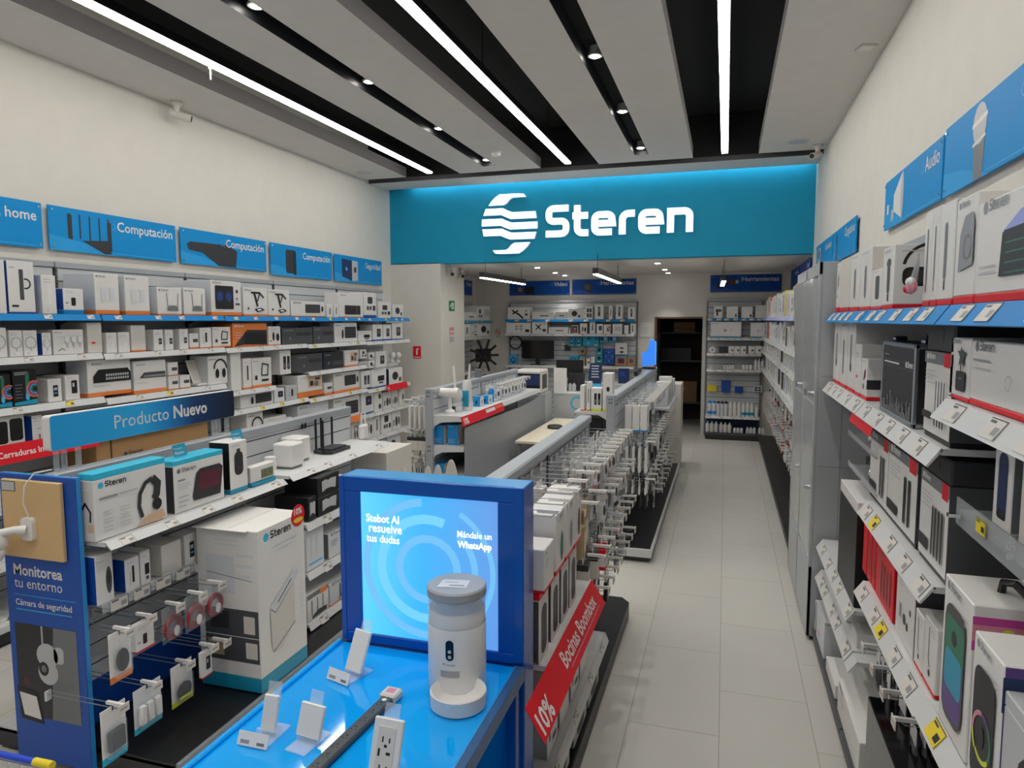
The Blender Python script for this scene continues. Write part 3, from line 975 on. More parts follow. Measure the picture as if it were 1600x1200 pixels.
        P([(.4 * w, .12 * h), (.9 * w, .2 * h), (.9 * w, .34 * h), (.6 * w, .34 * h)], 'mgrey')
    elif name == 'oval':
        lines(.12, .95, 1, .5, 'lgrey', .03, .012); Rc(.2, .08, .8, .86, 'char', .24)
    elif name == 'ovalgreen':
        lines(.1, .9, 1, .4, 'lgrey', .03, .012); E(.66, .34, .2, .27, 'green')
    elif name == 'ovalgrey':
        lines(.1, .9, 1, .4, 'lgrey', .03, .012); E(.66, .34, .2, .27, 'grey')
    elif name == 'ovalred':
        lines(.1, .9, 1, .4, 'lgrey', .03, .012); E(.66, .34, .2, .27, 'maroon')
    elif name == 'carton':
        logo(.1, .5, .16, 'dgrey'); Rc(0, .47, 1, .5, 'dcarton') if False else None; lines(.7, .5, 1, .2, 'dcarton', .1, .05)
    elif name == 'case':
        lines(.05, .88, 1, .15, 'lgrey', .04, .015); Rc(0, .8, 1, .803, 'grey'); Rc(0, .7, 1, .703, 'grey'); lines(.05, .77, 1, .5, 'white', .05, .025); logo(.74, .735, .22, 'white')
        import random as _r
        q = _r.Random(3)
        for i in range(30):
            Rc(.01 + i * .0325, 0, .03 + i * .0325, .06 + q.random() ** 2 * .26, 'silver')
    elif name == 'dispbox':
        lines(.05, .93, 1, .5); lines(.05, .3, 5, .7, 'lgrey', .05, .012)
    elif name == 'boombox':
        ring(.5, .6, .42, .05, 'black', 14, 10, 170); Rc(.12, .3, .88, .62, 'black', .1); Rc(.2, .36, .8, .56, 'char', .05); lines(.1, .9, 1, .5)
    elif name == 'blackband':
        Rc(0, .2, 1, .45, 'char')
    elif name == 'outlet':
        pass
    return o
# ------------------------------------------------------------------ boxes on shelves
HALF = math.pi / 2
ROT = {'+x': HALF, '-x': -HALF, '-y': 0.0, '+y': math.pi}


def art_on(m, name, w, h, face='front', d=0.0, z0=0.0, eps=.0006):
    for i, (pts, k) in enumerate(art_polys(name, w, h)):
        e = eps + i * 5e-5
        if face == 'front':
            m.poly([(u - w / 2, -e, z0 + v) for u, v in pts], k)
        elif face == '-x':     # seen from the box's own left; left of the picture is the rear
            m.poly([(-d[1] / 2 - e, d[0] - u, z0 + v) for u, v in pts], k)
        elif face == '+x':
            m.poly([(d[1] / 2 + e, u, z0 + v) for u, v in pts], k)


def box_mesh(w, d, h, art='plain', body='white', band=None, side=None, top=None, sart=None, sface='-x', bf=.1, tband=None):
    m = MB()
    bev = min(.003, w * .05, h * .05)
    keys = {}
    if side:
        keys = {'-x': side, '+x': side}
    if top:
        keys['+z'] = top
    bh = h * bf if band else 0
    th = h * .1 if tband else 0
    if band:
        m.box(-w / 2, w / 2, 0, d, 0, bh, band, bev)
    m.box(-w / 2, w / 2, 0, d, bh, h - th, body, bev, keys)
    if tband:
        m.box(-w / 2, w / 2, 0, d, h - th, h, tband, bev)
    art_on(m, art, w, h - bh - th, z0=bh)
    if sart:
        art_on(m, sart, d, h - bh - th, sface, (d, w), bh)
    return m.mesh('product_box')


BOXKIND = {'lock': 'lock_box', 'strip': 'lamp_box', 'minicam': 'device_box', 'powerbar': 'power_strip_box', 'router': 'router_box', 'fan': 'cooler_box', 'arm': 'stand_box', 'keyboard': 'keyboard_box', 'keyboardL': 'keyboard_box', 'keybig': 'keyboard_box', 'gamekey': 'keyboard_box', 'darkkey': 'keyboard_box', 'camkit': 'camera_kit_box', 'cam': 'camera_box', 'bulb': 'lamp_box', 'bulbs': 'lamp_box', 'slim': 'slim_box', 'sockets': 'socket_box', 'adaptor': 'adaptor_box', 'pen': 'slim_box', 'tabstand': 'stand_box', 'mice': 'mouse_box', 'bridge': 'doorbell_box', 'lockpad': 'keypad_box', 'headset': 'headphone_box', 'switch': 'network_switch_box', 'switch8': 'network_switch_box', 'mini': 'small_box', 'clockbox': 'clock_box', 'wristbox': 'watch_box', 'rgb': 'light_strip_box', 'phones': 'doorbell_box', 'kit': 'lock_box', 'photo': 'toolset_box', 'speaker2': 'speaker_box', 'blob': 'device_box', 'blobs': 'device_box', 'lens': 'webcam_box', 'tvmount': 'mount_box', 'bar': 'flat_box', 'grid': 'mount_box', 'xmount': 'mount_box', 'remote': 'remote_box', 'quad': 'device_box', 'drill': 'tool_box', 'iron': 'soldering_box', 'station': 'soldering_box', 'pink': 'packet', 'guitar': 'guitar_box', 'tallspk': 'speaker_box', 'tallline': 'microphone_box', 'mic': 'microphone_box', 'smallmic': 'microphone_box', 'stick': 'stand_box', 'pa': 'party_speaker_box', 'pabig': 'party_speaker_box', 'cables': 'cable_box', 'star': 'outdoor_speaker_box', 'outdoorspk': 'outdoor_speaker_box', 'portspk': 'portable_speaker_box', 'redkit': 'kit_box', 'mixer': 'mixer_box', 'hang': 'earphone_box', 'massager': 'massager_box', 'cushion': 'massager_box', 'shaver': 'shaver_box', 'gamepads': 'controller_box', 'tower': 'appliance_box', 'shelfkit': 'appliance_box', 'pens4': 'appliance_box', 'pens2': 'appliance_box', 'oval': 'speaker_box', 'ovalgreen': 'speaker_box', 'ovalgrey': 'speaker_box', 'ovalred': 'speaker_box', 'blank': 'plain_box'}


def put_box(face, x, y, z, w, d, h, label, cat='box', group=None, name='product_box', **kw):
    if face == '-x' and 'sface' not in kw:
        kw['sface'] = '+x'
    if name == 'product_box':
        name = BOXKIND.get(kw.get('art'), name)
    o = obj(name, box_mesh(w, d, h, **kw), None, (x, y, z), ROT[face])
    return tag(o, label, cat, group)


def row(face, plane, zf, specs, where, group, d=.2, name='product_box'):
    # specs: (left column, right column, top line of the photo, motif, description, options)
    last = None
    for s in specs:
        p1, p2, pt, art, desc = s[:5]
        op = dict(s[5]) if len(s) > 5 else {}
        dd = op.pop('d', d); dz = op.pop('dz', 0); nm = op.pop('n', name); cat = op.pop('cat', 'box'); off = op.pop('off', 0)
        whr = op.pop('where', where); grp = op.pop('group', group); stack = op.pop('stack', 0)
        pl = plane - off if face != '-x' else plane + off
        z = max(zf(p1), zf((p1 + p2) / 2), zf(p2)) if callable(zf) else zf
        z += dz + .0025
        if face == '-y':
            a, b = x_of(p1, pl, z), x_of(p2, pl, z)
        else:
            a, b = y_of(p1, pl, z), y_of(p2, pl, z)
        lo, hi = min(a, b) + .0015, max(a, b) - .0015
        if face == '-x' and lo < 4.72: hi = min(hi, 4.735)
        c = (lo + hi) / 2
        if face == '-y':
            h = z_of(pt, c, pl) - z; x, y = c, pl
        else:
            h = z_of(pt, pl, c) - z; x, y = pl, c
        wd = hi - lo
        cap = getattr(zf, 'cap', None)
        if cap: h = min(h, cap((p1 + p2) / 2) - z)
        h = max(.02, h)
        if stack:
            hh = h / stack
            for i in range(stack):
                put_box(face, x, y, z + i * hh, wd, dd, hh - .001, desc + [' lying under another', ' on top of another'][i] + ' ' + whr, cat, grp, nm, art=art, **op)
        else:
            put_box(face, x, y, z, wd, dd, h, (desc + ' ' + whr).strip(), cat, grp, nm, art=art, **op)


# ------------------------------------------------------------------ shelving
def slat_part(parent, name, w, z0, z1, loc, rz, key='slat', pitch=.1, end=False):
    m = MB()
    m.box(-w / 2, w / 2, .004, .014, z0, z1, 'char')
    z = z0
    while z < z1 - .01:
        m.box(-w / 2, w / 2, 0, .012, z + .004, min(z + pitch - .004, z1), key)
        z += pitch
    return m.build(name, parent, loc, rz)


_tagmesh = {}


def tag_mesh(key, w=.062, h=None):
    h = h or w * .55
    if (key, w) not in _tagmesh:
        m = MB()
        m.box(-w / 2, w / 2, -.0015, 0, -h, 0, key)
        m.box(-w / 2, w / 2, -.0017, -.0015, -h * .06, 0, 'dgrey'); m.box(w * .47, w / 2, -.0017, -.0015, -h, 0, 'dgrey')
        m.poly([(-w * .42, -.0018, -h * .25), (-w * .05, -.0018, -h * .25), (-w * .05, -.0018, -h * .12), (-w * .42, -.0018, -h * .12)], 'dgrey')
        m.poly([(w * .08, -.0018, -h * .8), (w * .4, -.0018, -h * .8), (w * .4, -.0018, -h * .4), (w * .08, -.0018, -h * .4)], 'grey' if key != 'yellow' else 'char')
        _tagmesh[(key, w)] = m.mesh('price_tag')
    return _tagmesh[(key, w)]


def shelf_part(parent, w, depth, z, loc, rz, lip='shelf', slab='shelf', tags=4, yellow=.12, liph=.042, lipo=.02, tagw=.062, seed=0, name='shelf'):
    m = MB()
    m.box(-w / 2, w / 2, 0, depth, -.02, 0, slab)
    m.prism([(0, .002), (-lipo, -liph), (-lipo + .006, -liph - .003), (.006, -.004)], 'yz', -w / 2, w / 2, lip)
    for sx in (-w / 2 + .004, w / 2 - .012):
        m.prism([(depth * .66, -.02), (depth, -.02), (depth, -.08), (depth * .72, -.03)], 'yz', sx, sx + .006, slab)
    s = m.build(name, parent, (loc[0], loc[1], z), rz)
    q = random.Random(seed * 31 + int(z * 100))
    a = math.atan2(lipo, liph)
    for i in range(tags):
        u = (-w / 2) + w * (i + .25 + .5 * q.random()) / tags
        k = 'yellow' if q.random() < yellow else 'offwhite'
        t = obj('price_tag', tag_mesh(k, tagw), s, (u, -.003, -.001), 0)
        t.rotation_euler = (-a, 0, 0)
    return s


def upright(parent, h, loc, rz=0, key='railgrey', w=.03):
    m = MB()
    m.box(-w / 2, w / 2, -.012, .03, 0, h, key)
    n = int(h / .05)
    for i in range(n):
        for u in (-.006, .004):
            m.poly([(u, -.0125, i * .05 + .02), (u + .004, -.0125, i * .05 + .02), (u + .004, -.0125, i * .05 + .036), (u, -.0125, i * .05 + .036)], 'char')
    return m.build('upright', parent, loc, rz)


def base_part(parent, w, depth, h, loc, rz, key='char', deck='shelfdark', rim=None, name='base_deck'):
    m = MB()
    m.box(-w / 2, w / 2, .012, depth, .015, h - .012, key)
    m.box(-w / 2, w / 2, 0, depth, h - .03, h, deck, .003)
    if rim:
        m.box(-w / 2, w / 2, -.012, .006, h - .045, h + .004, rim, .003)
    return m.build(name, parent, loc, rz)


# left wall bays: y range, levels (height of each shelf), all shelves .43 deep, lips at x = -4.43
LX = -4.43
BAYS = [(1.40, 2.72), (2.73, 4.06), (4.07, 5.39), (5.40, 6.72), (6.73, 8.05), (8.06, 9.34)]
LZ = {
    0: [2.145, 2.145, 2.142, 2.138, 2.132, 2.128],
    1: [1.862, 1.862, 1.852, 1.842, 1.832, 1.822],
    2: [1.535, 1.535, 1.515, 1.43, 1.525, None],
    3: [1.25, 1.25, 1.25, 1.245, 1.22, 1.195],
    4: [.90, .90, .90, .89, .88, .875],
    5: [.53, .53, .53, .54, .54, .545],
    6: [.14] * 6,
}
BAYNAME = ['nearest', 'second nearest', 'third', 'fourth', 'fifth', 'farthest']
for i, (a, b) in enumerate(BAYS):
    c, wd = (a + b) / 2, b - a
    t = thing('shelving_unit', 'tall white slatwall shelving unit along the left wall, ' + BAYNAME[i] + ' bay', 'shelving', (-4.88, c, 0), group='left wall shelving bays')
    slat_part(t, 'back_panel', wd - .02, .1, 2.5, (0.0 + .03, 0, 0), HALF)
    m = MB(); m.box(-wd / 2, wd / 2, -.01, .02, 2.5, 2.545, 'railgrey', .004); m.build('top_rail', t, (.03, 0, 0), HALF)
    upright(t, 2.5, (.03, -wd / 2 + .004, 0), HALF, 'shelfdark', .014)
    for lv in range(7):
        z = LZ[lv][i]
        if z is None: continue
        w2, c2 = wd, 0
        if lv == 2 and i == 3: w2, c2 = .74, -.29
        if lv == 6:
            base_part(t, wd, .45, .14, (LX + 4.88 + .03, 0, 0), HALF, 'char', 'shelf', 'shelf')
        else:
            shelf_part(t, w2 - .006, .42, z, (LX + 4.88, c2, 0), HALF, 'lip' if lv == 0 else 'shelf', 'shelfdark' if lv == 0 else 'shelf', tags=4 if lv != 2 else 3, seed=i + lv * 7)


def lz(level):
    def f(px):
        z = LZ[level][2]
        for _ in range(2):
            y = y_of(px, LX - .02, z)
            i = 0
            for k, (a, b) in enumerate(BAYS):
                if y >= a - .006: i = k
            z = LZ[level][i] or 1.3
        return z

    def cap(px):
        if level == 0: return 9
        z = LZ[level][2]
        i = min(max(0, int((y_of(px, LX - .02, z) - 1.40) / 1.333)), 5)
        for up in range(level - 1, -1, -1):
            if LZ[up][i]: return LZ[up][i] - .03
        return 9
    f.cap = cap
    return f


OB = dict(band='orange')
W0 = 'on left wall blue-edged shelf'
row('+x', LX - .03, lz(0), [
    (-40, 12, 404, 'plain', 'tall plain white box'),
    (15, 57, 408, 'lock', 'tall white box with blue sides showing a dark door lock', dict(side='blue', band='blue', bf=.03, d=.26)),
    (67, 90, 430, 'strip', 'slim white box with pale lamp picture', dict(side='cool')),
    (100, 132, 451, 'minicam', 'small white and blue box with black device', dict(side='blue', band='lip', bf=.16)),
    (150, 188, 428, 'powerbar', 'tall white strip-outlet box with orange base', dict(band='orange', side='cool', d=.3)),
    (197, 235, 432, 'powerbar', 'tall white strip-outlet box with orange base', dict(band='orange', side='cool', d=.3)),
    (247, 285, 449, 'router', 'white box picturing a two-antenna router', dict(band='orange', bf=.05, side='cool')),
    (288, 322, 450, 'router', 'white box picturing a two-antenna router', dict(band='orange', bf=.05, side='cool')),
    (331, 378, 439, 'fan', 'white box picturing a twin-fan laptop cooler', dict(band='orange', side='cool', d=.3)),
    (381, 419, 450, 'arm', 'white box picturing a black folding stand', dict(band='orange', bf=.07)),
    (420, 453, 453, 'arm', 'white box picturing a black folding stand', dict(band='orange', bf=.05)),
    (455, 508, 471, 'keyboard', 'white keyboard box beside the folding stands', dict(band='orange', bf=.05)),
    (511, 520, 476, 'pen', 'narrow white box right of the keyboard box'),
    (522, 529, 475, 'pen', 'narrower white box left of the large keyboard box'),
    (530, 568, 458, 'keybig', 'large white keyboard box', dict(band='orange', bf=.03)),
    (569, 588, 457, 'camkit', 'white camera kit box with blue base', dict(band='blue')),
    (592, 611, 472, 'camkit', 'small white camera kit box'),
    (614, 630, 476, 'cam', 'small white camera box at the far end', dict(band='blue', bf=.05)),
], W0, 'boxes on the left wall top shelf')
W1 = 'on left wall second shelf'
row('+x', LX - .03, lz(1), [
    (-14, 13, 512, 'bulb', 'white lamp box cut by the photo edge'),
    (16, 37, 516, 'bulb', 'white round-lamp box'), (38, 60, 516, 'bulb', 'white round-lamp box'),
    (67, 82, 520, 'bulb', 'small lamp box with blue side', dict(side='blue')),
    (84, 132, 515, 'bulbs', 'wide white box showing three bulbs'),
    (138, 161, 504, 'slim', 'tall grey-white box with red print', dict(body='offwhite')),
    (167, 184, 520, 'sockets', 'small white socket box'), (186, 204, 519, 'sockets', 'small white socket box'),
    (206, 229, 508, 'blank', 'leaning white display box with orange foot', dict(band='orange', bf=.06, body='offwhite', side='offwhite')),
    (241, 256, 515, 'adaptor', 'small white adaptor box'), (259, 272, 515, 'adaptor', 'small white adaptor box'), (281, 295, 514, 'adaptor', 'small white adaptor box'),
    (297, 311, 521, 'mini', 'low white box with orange base', dict(band='orange')),
    (313, 331, 512, 'pen', 'white box with black pen picture', dict(band='orange', bf=.04)),
    (333, 361, 511, 'tabstand', 'white tablet stand box', dict(band='orange', bf=.06)),
    (364, 418, 505, 'gamekey', 'orange gaming keyboard box', dict(body='orange', d=.24)),
    (420, 439, 510, 'mice', 'white computer mouse box', dict(band='orange', bf=.04)),
    (441, 489, 512, 'darkkey', 'dark gaming keyboard box', dict(body='dgrey', side='char')),
    (490, 522, 510, 'darkkey', 'dark gaming keyboard box', dict(body='dgrey', side='char')),
    (523, 558, 504, 'keyboardL', 'white keyboard and mouse box'),
    (560, 581, 517, 'bridge', 'low white box with black bracket'),
    (583, 598, 507, 'lockpad', 'white keypad box', dict(band='blue', bf=.08)), (599, 611, 507, 'lockpad', 'white keypad box', dict(band='blue', bf=.08)),
    (613, 629, 504, 'lockpad', 'tall white keypad box with blue base', dict(band='blue', bf=.06)),
], W1, 'boxes on the left wall second shelf')
W2 = 'on left wall third shelf'
row('+x', LX - .03, lz(2), [
    (-14, 20, 585, 'rgb', 'black box with rainbow light picture cut by photo edge', dict(body='black', d=.12)),
    (22, 60, 578, 'rgb', 'black box with rainbow light picture', dict(body='black', d=.12)),
    (76, 98, 592, 'clockbox', 'small white box with phone picture'),
    (103, 126, 586, 'wristbox', 'small white box with dark watch picture'),
    (138, 206, 561, 'switch', 'white box picturing a 24-port network switch', dict(band='orange', side='cool')),
    (210, 261, 563, 'switch8', 'white box picturing a small network switch', dict(band='orange', side='cool')),
    (264, 280, 566, 'mini', 'small white device box', dict(stack=2, band='orange', bf=.06)),
    (282, 298, 586, 'mini', 'small white box right of the stacked pair', dict(band='orange', bf=.06)),
    (326, 356, 556, 'headset', 'tall white headphone box', dict(side='cool')),
    (362, 378, 546, 'blank', 'tall plain white box beside the headphone box', dict()),
], W2, 'boxes on the left wall third shelf')
row('+x', LX - .03, lambda p: 1.43, [
    (381, 394, 560, 'pen', 'slim white phone stand box', dict(band='orange', bf=.05)),
    (395, 425, 559, 'tabstand', 'white tablet stand box with orange base', dict(band='orange', bf=.08)),
], 'on left wall short shelf', 'boxes on the left wall third shelf')
row('+x', LX - .03, lambda p: 1.527, [
    (438, 455, 547, 'speaker2', 'small white box with two black phones'),
    (465, 504, 553, 'darkkey', 'dark grey keyboard box', dict(body='dgrey', side='mgrey')),
    (506, 537, 550, 'darkkey', 'navy gaming keyboard box', dict(body='char', side='navy')),
    (539, 560, 547, 'photo', 'white box with green photo and orange base', dict(band='orange', bf=.08)),
], 'on left wall raised shelf', 'boxes on the left wall third shelf')
# tilted phone sample and a headphone on the third shelf
t = thing('tablet_display', 'white tablet leaning on a display base, third shelf of the left wall', 'tablet', (LX - .1, y_of(312, LX - .1, 1.53), 1.52), HALF)
m = MB(); m.box(-.07, .07, 0, .01, .02, .24, 'white', .004); m.box(-.055, .055, -.001, 0, .05, .22, 'offwhite'); m.xform(Matrix.Rotation(math.radians(-20), 4, 'X')); m.build('tablet', t)
m = MB(); m.box(-.08, .1, -.05, .1, 0, .02, 'foam', .004); m.build('display_base', t)

W3 = 'on left wall fourth shelf'
row('+x', LX - .03, lz(3), [
    (-20, 41, 645, 'phones', 'white box picturing two black doorbells', dict(d=.25)),
    (52, 69, 649, 'kit', 'white lock box with blue side', dict(side='blue', d=.25)),
    (376, 427, 609, 'keyboardL', 'long white keyboard box'), (429, 445, 607, 'lens', 'white webcam box'),
    (447, 465, 593, 'pen', 'grey speaker box', dict(body='lgrey', side='grey')),
    (466, 504, 584, 'photo', 'white box picturing tools with orange base', dict(band='orange', bf=.24)),
    (507, 520, 598, 'mini', 'small white box between two orange-edged boxes', dict(band='orange', bf=.2)),
    (522, 562, 581, 'keyboard', 'white keyboard box with orange edge', dict(band='orange', bf=.12)),
    (565, 579, 580, 'speaker2', 'small white speaker box'),
    (581, 604, 577, 'bridge', 'white box with black doorbell', dict(band='blue', bf=.06)),
    (608, 629, 575, 'cam', 'white camera box with dark side', dict(side='navy')),
], W3, 'boxes on the left wall fourth shelf')
W4 = 'on left wall fifth shelf'
row('+x', LX - .03, lz(4), [
    (-30, 20, 760, 'plain', 'large white box low at the photo edge'),
    (387, 412, 644, 'headset', 'white box with black headphones'), (413, 448, 651, 'blob', 'low white box with black mouse'), (449, 457, 652, 'mini', 'tiny white box'),
    (466, 514, 630, 'plain', 'long grey-white box', dict(body='cool')), (522, 562, 620, 'keyboardL', 'white keyboard box near the orange strip'),
    (565, 584, 607, 'lens', 'white camera box with dark screen picture', dict(band='blue', bf=.05)),
    (585, 597, 611, 'blob', 'small white camera box', dict(stack=2)), (599, 612, 612, 'blobs', 'small white two-camera box'),
    (613, 622, 610, 'blobs', 'small narrow white camera box'), (624, 632, 608, 'blob', 'small narrow white camera box'),
], W4, 'boxes on the left wall fifth shelf')
W5 = 'on left wall sixth shelf'
row('+x', LX - .03, lz(5), [
    (-30, 14, 905, 'plain', 'white carton low at the photo edge', dict(d=.3)),
    (540, 548, 660, 'blob', 'small white box'), (550, 560, 655, 'headset', 'white earphone box'), (561, 569, 650, 'blobs', 'small grey-white box', dict(body='cool')),
    (571, 583, 646, 'mice', 'white box with tools picture'), (584, 594, 640, 'pen', 'slim white box'), (596, 612, 632, 'camkit', 'white camera kit box'), (613, 626, 628, 'blobs', 'small white camera box'),
], W5, 'boxes on the left wall sixth shelf')
row('+x', LX - .03, .14, [
    (-30, 12, 1010, 'plain', 'big white carton at the photo edge', dict(d=.34)),
    (570, 585, 690, 'cables', 'white box'), (587, 603, 688, 'blob', 'white device box', dict(body='cool')), (605, 626, 678, 'cam', 'large white dome camera box', dict(body='cool', side='lgrey')),
], 'on left wall base shelf', 'boxes on the left wall base shelf')
# clear trays with samples in the farthest bay
for px, py, dx in ((570, 566, 0), (594, 575, 0), (616, 568, 0)):
    y = y_of(px, LX, 1.55); z = z_of(py, LX, y)
    t = thing('display_tray', 'clear tray of sample cameras in the far bay of the left wall', 'tray', (LX - .02, y, z), HALF, 'clear sample trays in the far bay')
    m = MB(); m.box(-.14, .14, 0, .24, -.008, 0, 'clear'); m.box(-.14, .14, -.006, 0, -.03, .012, 'clear'); m.box(-.14, .14, .24, .244, -.02, .12, 'smoke'); m.build('tray', t)
    if px == 616:
        m = MB(); m.box(-.13, .13, .245, .385, -.02, 0, 'clear'); m.build('bracket', t)
for px, p2, pt, pb, art, k in ((563, 573, 546, 560, 'camkit', 'white'), (576, 585, 551, 562, 'cam', 'white'), (576, 585, 563, 575, 'cam', 'white'), (587, 604, 549, 573, 'lockpad', 'white')):
    y0, y1 = y_of(px, LX - .03, 1.6), y_of(p2, LX - .03, 1.6)
    z = z_of(pb, LX - .03, (y0 + y1) / 2); zt = z_of(pt, LX - .03, (y0 + y1) / 2)
    put_box('+x', LX - .03, (y0 + y1) / 2, z, y1 - y0 - .01, .12, zt - z, 'small white camera box stacked in the far bay of the left wall', 'box', 'boxes in the far left bay', art=art)
for px in (612, 621):
    y = y_of(px, LX - .1, 1.6); z = z_of(566, LX - .1, y)
    t = thing('dome_camera', 'white sample camera on the clear tray in the far left bay', 'camera', (LX - .1, y, z), HALF, 'sample cameras on the tray')
    m = MB(); m.lathe([(.035, 0), (.035, .02), (.02, .03), (.02, .06)], 'white'); m.build('mount', t, smooth=True)
    m = MB(); m.ellipsoid((0, -.01, .1), .045, .045, .05, 'foam'); m.build('head', t, smooth=True)


def red_strip(face, x, y, z, w, h, label, texts, rx=0.35):
    t = thing('promo_strip', label, 'sign', (x, y, z), ROT[face])
    m = MB(); m.box(-w / 2, w / 2, -.002, 0, -h / 2, h / 2, 'red')
    for s, u, v, sz, k in texts:
        vs, fs, tw = text_polys(s, .02)
        m.raw([(-w / 2 + u * w + a * sz, -.003, -h / 2 + v * h + b * sz) for a, b in vs], fs, k)
    m.xform(Matrix.Rotation(-rx, 4, 'X'))
    m.build('card', t)
    return t


a = onX(0, 706, LX + .03); b = onX(151, 690, LX + .03)
y0 = y_of(-40, LX + .03, 1.26); y1 = y_of(152, LX + .03, 1.26)
red_strip('+x', LX + .035, (y0 + y1) / 2, 1.245, y1 - y0, .125, 'red promotional strip on the fourth shelf edge of the left wall', [('Cerraduras Inteligentes', .155, .32, .056, 'white')], .2)
y0 = y_of(604, LX + .04, 1.2); y1 = y_of(636, LX + .04, 1.2)
red_strip('+x', LX + .045, (y0 + y1) / 2, 1.175, y1 - y0, .09, 'small red promotional strip at the far end of the left wall', [('10', .04, .2, .06, 'white')], .3)
y0 = y_of(548, LX + .03, .87); y1 = y_of(564, LX + .03, .87)
m = MB(); m.box(-(y1 - y0) / 2, (y1 - y0) / 2, -.002, 0, -.04, .04, 'orange'); m.xform(Matrix.Rotation(-.3, 4, 'X'))
tag(m.build('promo_strip', None, (LX + .03, (y0 + y1) / 2, .875), HALF), 'plain orange strip on a far shelf edge of the left wall', 'sign')
# two brown cartons
for p1, p2, lab in ((152, 176, 'brown carton end beside the longer brown carton'), (177, 327, 'long brown carton behind the blue new-product sign')):
    ya, yb = y_of(p1, LX - .02, .9), y_of(p2, LX - .02, .9)
    o = obj('carton', box_mesh(yb - ya - .01, .3, .30, art='carton', body='carton'), None, (LX - .02, (ya + yb) / 2, .903), HALF)
    tag(o, lab + ', left wall', 'carton', 'brown cartons')


